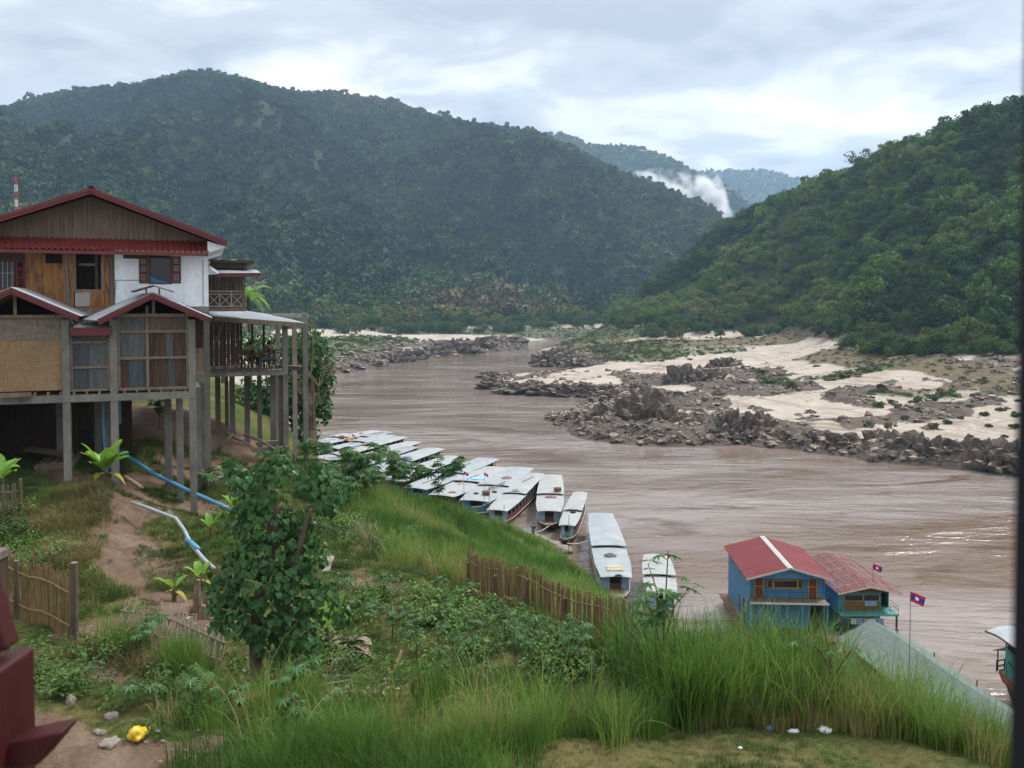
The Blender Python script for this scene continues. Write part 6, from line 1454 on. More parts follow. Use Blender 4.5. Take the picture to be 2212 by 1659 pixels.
def houseboat_teal():
    t = thing('houseboat', 'single-storey teal houseboat on posts with a patchy weathered red roof', 'houseboat', (28.1, 67.0, 0), R(0))
    W, Lh, z1, ze, zr = 2.25, 8.0, 1.72, 3.42, 3.98
    mb = MB(); mb.hexa([(-W, 0.3, -.2), (W - .6, 0.3, -.2), (W - .6, Lh, -.2), (-W, Lh, -.2), (-W - .1, -.1, .4), (W - .5, -.1, .4), (W - .5, Lh + .3, .4), (-W - .1, Lh + .3, .4)]); mb.build('raft', M_HULLG, t)
    mb = MB(); mb.box(-W, W + .1, -.7, Lh, z1 - .16, z1); fl = mb.build('floor', M_TEAL, t)
    for s in (-1, 1): mb = MB(); mb.box(s * (W - .05) - .04, s * (W - .05) + .04, .2 if s < 0 else 0.9, Lh, z1 + .003, ze + .1); mb.build('side_wall', M_HBLUE if s < 0 else M_TEAL, t)
    mb = MB(); mb.box(-W + .05, W - .1, Lh - .06, Lh, z1, ze); mb.build('back_wall', M_TEAL, t)
    y = 0.2
    mb = MB(); mb.box(-W + .05, -W + .6, y, y + .05, z1, ze); mb.build('front_wall', M_TEAL, t)
    mb = MB(); mb.box(-W + .6, W - 1.05, y, y + .05, z1 + .04, z1 + .72); mb.build('front_panel', worn('varnished_brown_panel', (0.16, 0.08, 0.02), (0.26, 0.14, 0.04), 3, 0.4, (1, 1, 4)), t)
    mb = MB(); mb.box(-W + .6, W - 1.05, y, y + .05, z1 + 1.3, ze + .3); mb.build('lintel', M_TEAL, t)
    mb = MB(); mb.box(W - 1.05, W - .95, y, y + .05, z1, ze); mb.box(-W + .52, -W + .6, y - .02, y - .003, z1, z1 + .75); mb.build('door_post', M_TEAL, t)
    for x0, x1 in ((-W + .62, -.12), (-.10, W - 1.07)):
        mb = MB(); w = .04
        for (a, b, c, e) in ((x0, x0 + w, z1 + .74, z1 + 1.28), (x1 - w, x1, z1 + .74, z1 + 1.28), (x0 + w, x1 - w, z1 + 1.24, z1 + 1.28), (x0 + w, x1 - w, z1 + .74, z1 + .78)): mb.box(a, b, y - .02, y + .03, c, e)
        f = mb.build('window', M_CREAM, t); mb = MB(); mb.box(x0 + w, x1 - w, y + .01, y + .02, z1 + .78, z1 + 1.24); mb.build('pane', M_GLASS, f)
    mb = MB(); mb.box(.0, .95, y - .04, y - .025, z1 + .36, z1 + .74); mb.build('notice_board', M_PALEBLUE, t)
    mb = MB(); mb.box(-W + .1, W - .1, 1.4, 1.46, z1, ze); mb.build('inner_wall', M_DARK, t)
    mb = MB()
    for z in (z1 + .32, z1 + .6): mb.tube([(-W, -.66, z), (W + .06, -.66, z)], .018, 5); mb.tube([(W + .06, -.66, z), (W + .06, 0.8, z)], .018, 5)
    for i in range(8): x = -W + (2 * W + .06) * i / 7; mb.tube([(x, -.66, z1), (x, -.66, z1 + .6)], .016, 5)
    mb.build('railing', M_DARKWOOD, fl)
    for x, yy in ((-W + .1, -.5), (W - .02, -.55), (W - .1, 3.0), (W - .1, 7.0)): mb = MB(); mb.tube([(x, yy, -.4), (x, yy, z1 - .165)], .08, 7); mb.build('post', M_DARKWOOD, t)
    mb = MB(); mb.box(-W + .2, W - .7, .9, .96, .41, z1 - .165); mb.build('lower_wall', M_TEAL, t)
    for s in (-1, 1):
        mb = MB(); rows = []
        for yy in np.linspace(-.9, Lh + .4, 14):
            wv = 0.02 * math.sin(yy * 3); r = [(0, yy, zr + wv), (s * (W + .3) * .5, yy, (zr + ze) / 2 + .02 + wv), (s * (W + .3), yy, ze + wv)]; rows.append(r if s > 0 else r[::-1])
        mb.sheet(rows, .04); rf = mb.build('roof', M_RROOF2, t)
        mb = MB(); mb.beam((0, -.92, zr - .05), (s * (W + .3), -.92, ze - .05), .04, .1); mb.build('bargeboard', M_CREAM, rf)
        mb = MB()
        for k in range(3): x = s * (W + .3) * (0.25 + 0.3 * k); z = zr + (ze - zr) * (0.25 + 0.3 * k) + .045; mb.tube([(x, -.85, z), (x, Lh + .35, z)], .022, 4)
        for yy in (0.3, 2.2, 4.1, 6.0, 7.6): mb.tube([(s * .2, yy, zr + .0), (s * (W + .25), yy, ze + .06)], .016, 4)
        mb.build('roof_batten', M_CREAM, rf)
    mb = MB(); mb.prism([(-W, -.55, ze), (W, -.55, ze), (0, -.55, zr - .08)], (0, .04, 0)); mb.build('gable', M_MAROON, t)
    return t
houseboat_teal()
cl0 = Vector((26.6, 66.2, 1.45))
mb = MB(); mb.tube([cl0 + Vector((-.3, 0, 0)), cl0 + Vector((1.2, 0, -.05)), cl0 + Vector((2.9, 0, 0))], .012, 4); tag(mb.build('washing_line', M_CREAM), 'washing line strung below the teal houseboat floor', 'line')
for k, (dx, w, h, m, nm) in enumerate([(0.05, .42, .45, M_CREAM, 'white'), (.55, .40, .5, M_TARPB, 'grey'), (1.05, .5, .36, M_ROPE, 'pink'), (1.62, .36, .4, M_CREAM, 'cream'), (2.1, .5, .42, M_TARPB, 'dark blue')]):
    mb = MB(); rows = [[cl0 + Vector((dx + w * i / 6, .03 * math.sin(i), -.03 - h * j / 3)) for i in range(7)] for j in range(4)]; mb.sheet(rows)
    tag(mb.build('laundry', m), f'{nm} garment hung on the line under the teal houseboat', 'laundry')
# the floating shed with the pale green roof
def green_shed():
    t = thing('floating_shed', 'low floating shed with a long pale green sheet roof behind the tall grass', 'shed', (0, 0, 0))
    m = sheet_roof_mat('pale_green_sheet', (0.085, 0.118, 0.102), (0.125, 0.160, 0.140), (0.155, 0.178, 0.16))
    R0, R1 = Vector((26.6, 62.5, 2.75)), Vector((29.0, 44.0, 2.65))
    e = (R1 - R0).normalized(); nx = Vector((-e.y, e.x, 0)) * -1
    nx = Vector((e.y, -e.x, 0)); nx = nx if nx.x > 0 else -nx
    for s, wd, dz in ((1, 2.1, -1.0), (-1, 2.7, -1.3)):
        mb = MB(); rows = []
        for k in np.linspace(0, 1, 90):
            p = R0.lerp(R1, k) + Vector((0, 0, 0.05 * math.sin(k * 9))); w = 0.022 * math.sin(k * 90 * 1.5708 * 0.999)
            q = p + nx * (s * wd) + Vector((0, 0, dz)); mid = (p + q) / 2 + Vector((0, 0, -0.08))
            r = [p + Vector((0, 0, w)), mid + Vector((0, 0, w)), q + Vector((0, 0, w))]; rows.append(r if s > 0 else r[::-1])
        mb.sheet(rows, .03); mb.build('roof', m, t)
    mb = MB(); mb.prism([R0 + nx * 2.0 + Vector((0, .1, -1.0)), R0 + nx * -2.6 + Vector((0, .1, -1.3)), R0 + Vector((0, .1, -.05))], e * 0.05); mb.build('gable', m, t)
    mb = MB(); a = R0 + nx * 1.8; b = R1 + nx * 1.8; c = R1 - nx * 2.4; d = R0 - nx * 2.4
    mb.hexa([(p.x, p.y, -.2) for p in (a, b, c, d)] + [(p.x, p.y, .45) for p in (a, b, c, d)]); mb.build('raft', M_TIMBER, t)
    for k in np.linspace(0.03, .97, 5):
        for s, z in ((1.8, 2.2), (-2.4, 1.5)): p = R0.lerp(R1, k) + nx * s; mb = MB(); mb.tube([(p.x, p.y, .45), (p.x, p.y, z)], .06, 6); mb.build('post', M_TIMBER, t)
green_shed()
# ================================================================ PLANTS: GRASS AND WEEDS (STUFF)
def blade_clump(seed, n, h, w, spread, lean, segs=5):
    r = np.random.default_rng(seed); V, F = [], []
    for k in range(n):
        a, q = r.uniform(0, 6.283), spread * math.sqrt(r.uniform()); b = a + r.normal() * 0.7
        p0 = np.array([q * math.cos(a), q * math.sin(a), -0.04]); H = h * r.uniform(0.55, 1.1); ln = lean * H * r.uniform(0.15, 1.0) ; W = w * r.uniform(0.6, 1.2)
        d = np.array([math.cos(b), math.sin(b), 0]); tw = b + 1.57 + r.normal() * 0.6; wd = np.array([math.cos(tw), math.sin(tw), 0])
        o = len(V)
        for i in range(segs):
            s = i / (segs - 1); c = p0 + d * ln * s ** 2.2 + np.array([0, 0, H * (s - 0.42 * (ln / H) * s ** 3)])
            ww = W * (1 - s ** 1.6) * 0.5 + 0.0005
            if i == segs - 1: V.append(c)
            else: V += [c - wd * ww, c + wd * ww]
        for i in range(segs - 2): F.append((o + 2 * i, o + 2 * i + 1, o + 2 * i + 3, o + 2 * i + 2))
        F.append((o + 2 * (segs - 2), o + 2 * (segs - 2) + 1, o + 2 * (segs - 1)))
    return V, F
GR_STOPS = [(0.06, (0.036, 0.080, 0.014)), (0.32, (0.078, 0.170, 0.026)), (0.58, (0.140, 0.250, 0.042)), (0.80, (0.22, 0.27, 0.065)), (0.95, (0.31, 0.25, 0.11))]
M_GRASS = leaf_mat('tall_green_grass', GR_STOPS, 0.35, True, 0.55, 0.5)
M_TURF = leaf_mat('short_turf', [(0.06, (0.028, 0.056, 0.011)), (0.4, (0.062, 0.112, 0.022)), (0.7, (0.115, 0.142, 0.036)), (0.93, (0.21, 0.165, 0.075))], 0.3, True, 0.5, 0.7)
M_WEED = leaf_mat('leafy_weeds', [(0.06, (0.030, 0.070, 0.012)), (0.45, (0.074, 0.150, 0.024)), (0.75, (0.130, 0.205, 0.038)), (0.95, (0.19, 0.20, 0.055))], 0.25, True, 0.5, 0.5)
def pts_in(lines, density, seed, umin=None, clump=0.0):
    """points on the near bank spread around surveyed polylines: (pts, half width, weight)"""
    r = np.random.default_rng(seed); out = []
    for pts, w, k in lines:
        for a, b in zip(pts[:-1], pts[1:]):
            a2, b2 = np.array(a[:2]), np.array(b[:2]); L = np.linalg.norm(b2 - a2); n = int((L + w) * 2 * w * density * k)
            t_ = r.uniform(-0.5 * w / max(L, .1), 1 + 0.5 * w / max(L, .1), n); off = r.uniform(-w, w, n) * np.sqrt(r.uniform(0.15, 1, n))
            nrm = np.array([-(b2 - a2)[1], (b2 - a2)[0]]) / max(L, 1e-6)
            out.append(a2 + (b2 - a2) * t_[:, None] + nrm * off[:, None])
    xy = np.concatenate(out)
    if clump > 0:
        m = fbm(xy[:, 0] * 1.1, xy[:, 1] * 1.1, 3, seed + 5); xy = xy[r.random(len(xy)) < np.clip(0.5 + (m - 0.5) * 4 * clump, 0.05, 1)]
    return xy
def lay(xy, sink=0.0):
    return np.stack([xy[:, 0], xy[:, 1], gz(xy[:, 0], xy[:, 1]) - sink], 1)
def grass(name, xy, hmin, hmax, tmpl, mat, seed, tint0, label, tint_scale=0.5, lean=0.06, avoid=0.45):
    r = np.random.default_rng(seed)
    d = dirt_at(xy[:, 0], xy[:, 1]); xy = xy[d < avoid]
    p = lay(xy, 0.02); n = len(p)
    patch = fbm(xy[:, 0] * tint_scale, xy[:, 1] * tint_scale, 3, seed + 1)
    tint = np.clip(tint0 + (patch - 0.5) * 0.9 + r.normal(size=n) * 0.06, 0.02, 0.98)
    hp = fbm(xy[:, 0] * 0.8, xy[:, 1] * 0.8, 3, seed + 2)
    h = (hmin + (hmax - hmin) * np.clip(hp * 1.6 - 0.3, 0, 1)) * r.uniform(0.75, 1.15, n)
    return scatter(name, tmpl, p, np.stack([h * 0.9, h * 0.9, h], 1), rotz(n, r, lean), r.integers(0, len(tmpl), n), mat, tint, label)
TT = [blade_clump(50 + k, 38, 1.0, 0.0115, 0.30, 0.62) for k in range(5)]
TS = [blade_clump(60 + k, 26, 1.0, 0.06, 0.7, 0.9, 4) for k in range(4)]
TFAR = [blade_clump(70 + k, 26, 1.0, 0.024, 0.30, 0.7, 4) for k in range(4)]
# tall grass on the terrace edge
BELT_L = [(PL((560, 1655, 12.6), (760, 1620, 12.9), (980, 1600, 13.2), (1180, 1590, 13.4), (1330, 1570, 13.8)), 1.0, 1.0), (PL((680, 1560, 14.0), (900, 1520, 14.6), (1100, 1510, 14.8), (1280, 1520, 14.6)), 0.8, 0.9), (PL((430, 1640, 12.5), (560, 1690, 11.8), (900, 1690, 11.6), (1080, 1680, 11.8)), 0.8, 1.0)]
grass('tall_grass', pts_in(BELT_L, 34, 301, clump=0.5), 0.65, 1.15, TT, M_GRASS, 302, 0.30, 'tall arching green grass in front of the dirt clearing')
for k_, (ln, h0_, h1_) in enumerate([
    ([(PL((1415, 1545, 15.0), (1480, 1550, 15.0), (1640, 1555, 14.9), (1760, 1560, 14.8)), .62, 1.15), (PL((1400, 1500, 16.0), (1560, 1520, 15.8), (1750, 1540, 15.5)), .7, 1.0)], 1.55, 2.5),
    ([(PL((1760, 1560, 14.7), (1900, 1580, 14.4), (1960, 1590, 14.2)), .6, 1.15), (PL((1760, 1540, 15.3), (1950, 1580, 14.9)), .6, 1.0)], 1.15, 1.9),
    ([(PL((1970, 1600, 14.0), (2060, 1625, 13.5), (2140, 1655, 13.0)), .55, 1.15), (PL((1970, 1580, 14.6), (2120, 1640, 13.7)), .6, 1.0)], .8, 1.3)]):
    grass('tall_grass', pts_in(ln, 40, 311 + k_, clump=0.35), h0_, h1_, TT, M_GRASS, 315 + k_, 0.38, ['tallest reed-like green grass along the terrace edge left of the houseboats', 'reed-like green grass on the terrace edge before the pale green roof', 'shorter green grass at the right end of the terrace edge'][k_])
SLOPE = [(PL((840, 1120, 42), (900, 1180, 34), (1000, 1240, 29)), 3.2, 0.9), (PL((900, 1105, 55), (1000, 1122, 47), (1100, 1160, 50), (1200, 1200, 52)), 6, 0.55), (PL((1010, 1200, 35), (1120, 1240, 31), (1230, 1290, 27.5), (1340, 1350, 24)), 3.4, 1.0), (PL((1100, 1190, 46), (1200, 1230, 44), (1300, 1290, 38), (1390, 1350, 30)), 5, 0.7), (PL((1330, 1390, 22), (1420, 1400, 21), (1500, 1430, 20)), 2.6, 1.2), (PL((1050, 1150, 62), (1150, 1170, 66)), 6, 0.3)]
grass('tall_grass', pts_in(SLOPE, 9, 321), 0.7, 1.15, TFAR, M_GRASS, 322, 0.50, 'bright green grass covering the slope beyond the bamboo fence', 0.25)
TUFT = [(PL((375, 1440, 17.0), (420, 1450, 16.7)), 0.4, 2.2), (PL((470, 1560, 14.5), (430, 1600, 13.5)), 0.6, 0.6), (PL((290, 1395, 17.5), (240, 1385, 17.8)), 0.5, 0.5), (PL((640, 1500, 15.2), (560, 1560, 14.0)), 0.6, 0.5)]
grass('tall_grass', pts_in(TUFT, 22, 331), 0.7, 1.35, TT, M_GRASS, 332, 0.46, 'thin tufts of tall grass beside the fallen bamboo fence')
BENT = [(PL((640, 1600, 13), (1000, 1560, 14), (1320, 1560, 14)), 1.3, 1.0), (PL((1400, 1530, 15.3), (1750, 1550, 15), (2100, 1640, 13.5)), .9, 1.2)]
TB = [blade_clump(75 + k, 4, 1.0, 0.009, 0.15, 0.9, 6) for k in range(4)]
grass('grass_stalks', pts_in(BENT, 3.5, 335), 1.1, 2.0, TB, M_GRASS, 336, 0.66, 'long thin dry grass stalks standing above the tall grass', 0.5, 0.12)
DEADB = [(PL((1415, 1545, 14.7), (1560, 1555, 14.5), (1760, 1560, 14.3), (1960, 1590, 13.8), (2130, 1655, 12.9)), .45, 1.0), (PL((1000, 1600, 13.2), (1300, 1575, 13.6)), .5, .6)]
grass('dead_grass', pts_in(DEADB, 22, 337), .45, .95, TT, M_GRASS, 338, 0.93, 'dead brown lower stems at the foot of the tall grass', 0.5, 0.12)
EXTRA = [(PL((1375, 1435, 18.2), (1440, 1450, 17.6), (1490, 1470, 17)), .8, 1.0), (PL((1290, 1360, 22.5), (1380, 1400, 20)), 1.0, .9)]
grass('tall_grass', pts_in(EXTRA, 22, 339), 1.1, 1.75, TT, M_GRASS, 340, 0.42, 'tall green grass hiding the bows of the two nearest boats')
# turf everywhere near
r_ = np.random.default_rng(340)
def wedge(n, u0, u1, D0, D1, seed):
    r = np.random.default_rng(seed); D = np.sqrt(r.uniform(D0 ** 2, D1 ** 2, n)); u = r.uniform(u0, u1, n)
    return np.stack([(u - CU) / F_PX * D, D], 1)
grass('short_grass', wedge(15000, -150, 2300, 10.2, 19.5, 341), 0.06, 0.17, TS, M_TURF, 342, 0.46, 'short trampled turf on the terrace', 0.7, 0.15)
grass('short_grass', wedge(15000, -100, 1450, 19.5, 40, 343), 0.12, 0.34, TS, M_TURF, 344, 0.46, 'rough short grass on the upper bank', 0.4, 0.15, 0.72)
DRYL = [(PL((170, 1060, 28.5), (140, 1120, 26), (210, 1190, 23.3), (290, 1260, 21.8)), 1.7, 1.0), (PL((60, 1090, 27.5), (120, 1180, 24)), 1.2, 0.7), (PL((200, 1395, 17.6), (330, 1425, 17)), 0.8, 0.5)]
grass('dry_grass', pts_in(DRYL, 42, 345), 0.22, 0.5, TS, M_TURF, 346, 0.80, 'dry straw-coloured grass on the mound before the house', 0.5, 0.2)
# leafy weeds
def weed_tmpl(seed, n, h):
    r = np.random.default_rng(seed); V, F = [], []
    for k in range(n):
        a = r.uniform(0, 6.283); q = 0.45 * math.sqrt(r.uniform()); z = h * r.uniform(0.15, 1.0)
        c = np.array([q * math.cos(a), q * math.sin(a), z]); b = a + r.normal() * 0.6
        d = np.array([math.cos(b), math.sin(b), r.normal() * 0.35 - 0.1]); d /= np.linalg.norm(d); w = np.cross(d, [0, 0, 1.0]); w /= np.linalg.norm(w) + 1e-6
        L, W = r.uniform(0.10, 0.22), r.uniform(0.04, 0.085); o = len(V)
        V += [c, c + d * L * .45 + w * W + np.array([0, 0, .02]), c + d * L - np.array([0, 0, .03]), c + d * L * .45 - w * W + np.array([0, 0, .02])]; F.append((o, o + 1, o + 2, o + 3))
    return V, F
TW = [weed_tmpl(80 + k, 46, 0.75) for k in range(4)]
WEEDS = [(PL((100, 1470, 15.5), (200, 1500, 15.0), (300, 1520, 14.7), (420, 1560, 14.0)), 0.9, 1.2), (PL((60, 1410, 17), (200, 1430, 16.6), (400, 1480, 15.6)), 0.8, 0.6), (PL((30, 1110, 26), (60, 1170, 24), (110, 1240, 21.8)), 1.1, 1.2), (PL((720, 1290, 21), (850, 1310, 21), (1000, 1330, 21), (1150, 1390, 19.6)), 2.0, 0.9), (PL((650, 1400, 17.8), (800, 1430, 17.2), (1000, 1440, 17.0), (1200, 1460, 16.6), (1330, 1450, 17)), 1.3, 0.9), (PL((700, 1160, 30), (800, 1150, 33), (850, 1190, 30)), 2.4, 1.0), (PL((640, 1050, 40), (720, 1060, 40), (800, 1080, 40)), 3.0, 1.0), (PL((480, 1110, 31), (560, 1150, 28), (640, 1220, 25)), 1.6, 0.8), (PL((460, 1040, 36), (520, 1060, 36)), 1.5, 0.6), (PL((320, 1300, 21.5), (440, 1250, 23.5)), 0.6, 0.4), (PL((540, 1620, 13), (640, 1560, 14)), 0.6, 0.6), (PL((1300, 1430, 18), (1420, 1470, 16.8), (1400, 1520, 15.4)), 0.8, 1.0), (PL((850, 1110, 46), (960, 1120, 45)), 3, 0.6)]
xy = pts_in(WEEDS, 7.5, 351, clump=0.5)
grass('leafy_weeds', xy, 0.35, 0.8, TW, M_WEED, 352, 0.40, 'knee-high leafy weeds over the bank', 0.5, 0.1, 0.6)

# ================================================================ PLANTS ONE CAN COUNT
def pal_leaf(mb, c, d, size, lobes=7, droop=0.25, m=0):
    """a star-shaped castor leaf: centre c, pointing along d"""
    d = Vector(d).normalized(); side = d.cross(Vector((0, 0, 1)))
    if side.length < 0.1: side = Vector((1, 0, 0))
    side.normalize(); up = side.cross(d).normalized(); V = [c]; n = lobes
    for i in range(2 * n + 1):
        a = -2.45 + 4.9 * i / (2 * n); rr = size * (1.0 if i % 2 else 0.42) * (1 - 0.12 * abs(a) / 2.45)
        V.append(c + (d * math.cos(a) + side * math.sin(a)) * rr - up * (rr * droop * (1 if i % 2 else 0.3)))
    mb.add(V, [(0, i, i + 1) for i in range(1, 2 * n + 1)], m)
def plant_mat(name, c1, c2, trans=0.3, rough=0.45):
    t = NT(name); n = t.noise(t.coord('World'), 5.0, 4, 0.7); c = t.ramp(n, [(0.3, c1), (0.7, c2)]); t.set(c, rough, 0.2); t.translucent(c, trans); return t.mat
M_CASTOR = plant_mat('castor_leaf', (0.030, 0.085, 0.022), (0.075, 0.165, 0.045))
M_STEM = worn('green_brown_stem', (0.06, 0.045, 0.025), (0.12, 0.10, 0.055), 6, 0.8)
def castor_mesh(seed, h, nl, size, spread=0.5):
    r = random.Random(seed); st, lf = MB(), MB()
    stems = [[Vector((0, 0, -.05)), Vector((r.uniform(-.05, .05), r.uniform(-.05, .05), h * .5)), Vector((r.uniform(-.15, .15), r.uniform(-.15, .15), h))]]
    for k in range(3):
        a = r.uniform(0, 6.28); b = stems[0][1] * r.uniform(0.6, 1.1); stems.append([b, b + Vector((math.cos(a) * spread * .5, math.sin(a) * spread * .5, h * .25)), b + Vector((math.cos(a) * spread, math.sin(a) * spread, h * r.uniform(.3, .5)))])
    for i, s in enumerate(stems): st.tube(s, [0.025, 0.018, 0.010] if i == 0 else [0.014, 0.011, 0.007], 5)
    for k in range(nl):
        s = stems[r.randrange(len(stems))]; q = r.uniform(0.35, 1.0); p = s[0].lerp(s[1], q * 2) if q < .5 else s[1].lerp(s[2], q * 2 - 1)
        a = r.uniform(0, 6.28); L = r.uniform(.12, .32) * min(1, h); e = p + Vector((math.cos(a) * L, math.sin(a) * L, L * r.uniform(0.0, .6)))
        st.tube([p, e], [0.006, 0.004], 4, 0, False)
        pal_leaf(lf, e, (math.cos(a), math.sin(a), -r.uniform(.1, .7)), size * r.uniform(.65, 1.2))
    return st, lf
CPROTO = []
for k, (h, nl, sz) in enumerate([(1.15, 26, .20), (0.85, 22, .19), (1.45, 30, .21), (0.6, 16, .17)]):
    st, lf = castor_mesh(400 + k, h, nl, sz)
    CPROTO.append((st, lf, None))
castor_first = {}
def castor(k, p, rz, s, label, group):
    if k not in castor_first:
        t = thing('castor_plant', label, 'plant', p, rz, group)
        CPROTO[k][0].build('stem', M_STEM, t); CPROTO[k][1].build('leaves', M_CASTOR, t); castor_first[k] = t
    else:
        t = copy_tree(castor_first[k]); t.location = p; t.rotation_euler = (0, 0, rz)
        t['label'] = label
        if group: t['group'] = group
        elif 'group' in t: del t['group']
    t.scale = (s, s, s); return t
rc = random.Random(5)
CL = 'knee-high castor plant with star-shaped leaves in the weedy patch left of the bamboo fence'
for (u, v, D) in [(735, 1330, 20), (760, 1290, 21.5), (820, 1300, 21.3), (800, 1345, 19.8), (850, 1375, 18.8), (880, 1330, 20.4), (905, 1360, 19.4), (940, 1380, 18.8), (960, 1340, 20.2), (985, 1395, 18.3), (1010, 1350, 20), (1040, 1395, 18.4), (1060, 1340, 20.6), (1085, 1400, 18.3), (1110, 1375, 19.3), (1130, 1420, 17.8), (1170, 1400, 18.7), (1200, 1430, 17.6), (1240, 1430, 17.8), (900, 1420, 17.5), (960, 1430, 17.2), (1030, 1440, 17.0), (1110, 1450, 16.8), (780, 1380, 18.6), (1260, 1465, 16.7), (690, 1310, 20.6), (860, 1280, 22.5), (940, 1290, 22.3), (1000, 1300, 22.3)]:
    castor(rc.randrange(4), gpt(u + rc.uniform(-12, 12), v, D), rc.uniform(0, 6.28), rc.uniform(.5, .85), CL, 'castor plants in the weedy patch')
for (u, D, k, s, lbl) in [(305, 17.2, 1, .95, 'castor plant on the slope before the fallen bamboo fence'), (330, 14.3, 3, 1.0, 'small castor plant left of the pair by the dirt path'), (415, 14.1, 1, .9, 'castor plant with a yellow leaf by the dirt path'), (625, 14.6, 1, 1.0, 'castor plant before the leaf-strewn clearing'), (655, 13.4, 3, 1.0, 'castor plant deep in the tall foreground grass'),
                          (480, 14.2, 3, .9, 'low castor plant right of the yellow-leaved one'), (1385, 16.9, 0, 1.0, 'castor plant at the right end of the bamboo fence'), (1330, 17.6, 3, 1.0, 'low castor plant against the right end of the bamboo fence'), (1370, 15.9, 1, .8, 'castor plant under the tall grass near the fence end')]:
    castor(k, gpt(u, 1400, D), rc.uniform(0, 6.28), s, lbl, None)
def tall_castor(p, h, nl, size, lbl, seed, spread=.6):
    st, lf = castor_mesh(seed, h, nl, size, spread); t = thing('castor_plant', lbl, 'plant', p); st.build('stem', M_STEM, t); lf.build('leaves', M_CASTOR, t); return t
tall_castor(gpt(1428, 1500, 15.2), 2.9, 34, .25, 'tall castor plant rising above the grass before the half-hidden boat', 431, .4)
tall_castor(gpt(1798, 1500, 14.6), 1.7, 9, .2, 'sparse castor plant in the grass before the blue houseboat', 432, .5)
tall_castor(gpt(755, 1120, 36), 2.6, 210, .30, 'big dark castor bush right of the vine-covered tree', 433, 1.3)
tall_castor(gpt(715, 1120, 34), 1.5, 80, .28, 'lower castor bush between the vine tree and the big dark bush', 434, 1.0)
tall_castor(gpt(945, 1110, 46), 3.0, 190, .33, 'castor bush with bare top twigs before the moored boats', 435, 1.3)
tall_castor(gpt(812, 1100, 42), 2.6, 200, .32, 'tallest castor bush on the crest before the moored boats', 436, 1.5)
tall_castor(gpt(702, 1080, 37.5), 1.35, 120, .28, 'castor bush on the left of the bushes along the crest', 444, 1.4)
tall_castor(gpt(782, 1090, 40), 1.5, 140, .30, 'castor bush in the middle of the bushes along the crest', 445, 1.4)
tall_castor(gpt(848, 1085, 44), 2.2, 140, .32, 'castor bush just right of the tallest one on the crest', 446, 1.3)
tall_castor(gpt(880, 1110, 46), 2.1, 120, .3, 'thin castor bush between the two bushes on the crest', 437, 1.0)
tall_castor(gpt(660, 1060, 40), 1.7, 90, .3, 'castor bush at the foot of the right-hand stilts', 438, 1.2)
tall_castor(gpt(610, 1070, 38.5), 1.2, 60, .28, 'low castor bush below the porch stilts', 439, 1.0)
tall_castor(gpt(448, 1010, 34.5), 1.3, 26, .26, 'papaya-like castor sapling between the stilts', 440, .6)
tall_castor(gpt(345, 905, 39), 1.6, 60, .2, 'dark weed bush on the bare slope under the house', 441, .5)
# --- the vine-smothered tree
M_VINE = plant_mat('heart_shaped_vine_leaf', (0.024, 0.070, 0.020), (0.060, 0.140, 0.040), 0.28, 0.42)
M_BARK = worn('grey_brown_bark', (0.06, 0.045, 0.032), (0.14, 0.105, 0.075), 5, 0.9, (1, 1, 0.4), 0.4)
def heart_leaf(mb, c, d, n, size):
    d = Vector(d).normalized(); n = Vector(n); n = (n - d * n.dot(d)).normalized(); s = d.cross(n)
    sh = [(0, .08), (.18, 0), (.40, .02), (.52, .22), (.42, .55), (.2, .82), (0, 1.08)]
    pts = [c + s * (x * size) + d * (y * size) - n * (abs(x) * size * -.25 + y * y * size * .12) for x, y in sh] + [c - s * (x * size) + d * (y * size) - n * (abs(x) * size * -.25 + y * y * size * .12) for x, y in sh[-2:0:-1]]
    ctr = c + d * (.4 * size); mb.add([ctr] + pts, [(0, 1 + i, 1 + (i + 1) % len(pts)) for i in range(len(pts))])
def leaf_cloud(mb, blobs, n, size, seed, D, down=0.75, shell=0.55):
    r = random.Random(seed); tot = sum(b[2] * b[3] for b in blobs)
    for (u, v, ru, rv, *o) in blobs:
        c = P(u, v, D + (o[0] if o else 0)); a, bz = ru / F_PX * D, rv / F_PX * D; dy = o[1] if len(o) > 1 else min(a, bz) * 0.9
        for i in range(int(n * ru * rv / tot)):
            q = Vector((r.gauss(0, 1), r.gauss(0, 1), r.gauss(0, 1))).normalized(); k = r.uniform(shell, 1.06) ** 0.7
            p = c + Vector((q.x * a, q.y * dy, q.z * bz)) * k
            out = Vector((q.x, q.y * 1.2 - .15, q.z * .5 + .45 + r.gauss(0, .2))); d = Vector((q.x * .5 + r.gauss(0, .45), q.y * .5 + r.gauss(0, .45), -down - r.uniform(0, .5)))
            heart_leaf(mb, p, d, out + Vector((r.gauss(0, .35), r.gauss(0, .35), r.gauss(0, .35))), size * r.uniform(.5, 1.35))
vp = gpt(557, 1455, 16.5)
vt_ = thing('vine_tree', 'leafy tree smothered in heart-leaved vine standing in the middle of the bank', 'tree', (0, 0, 0))
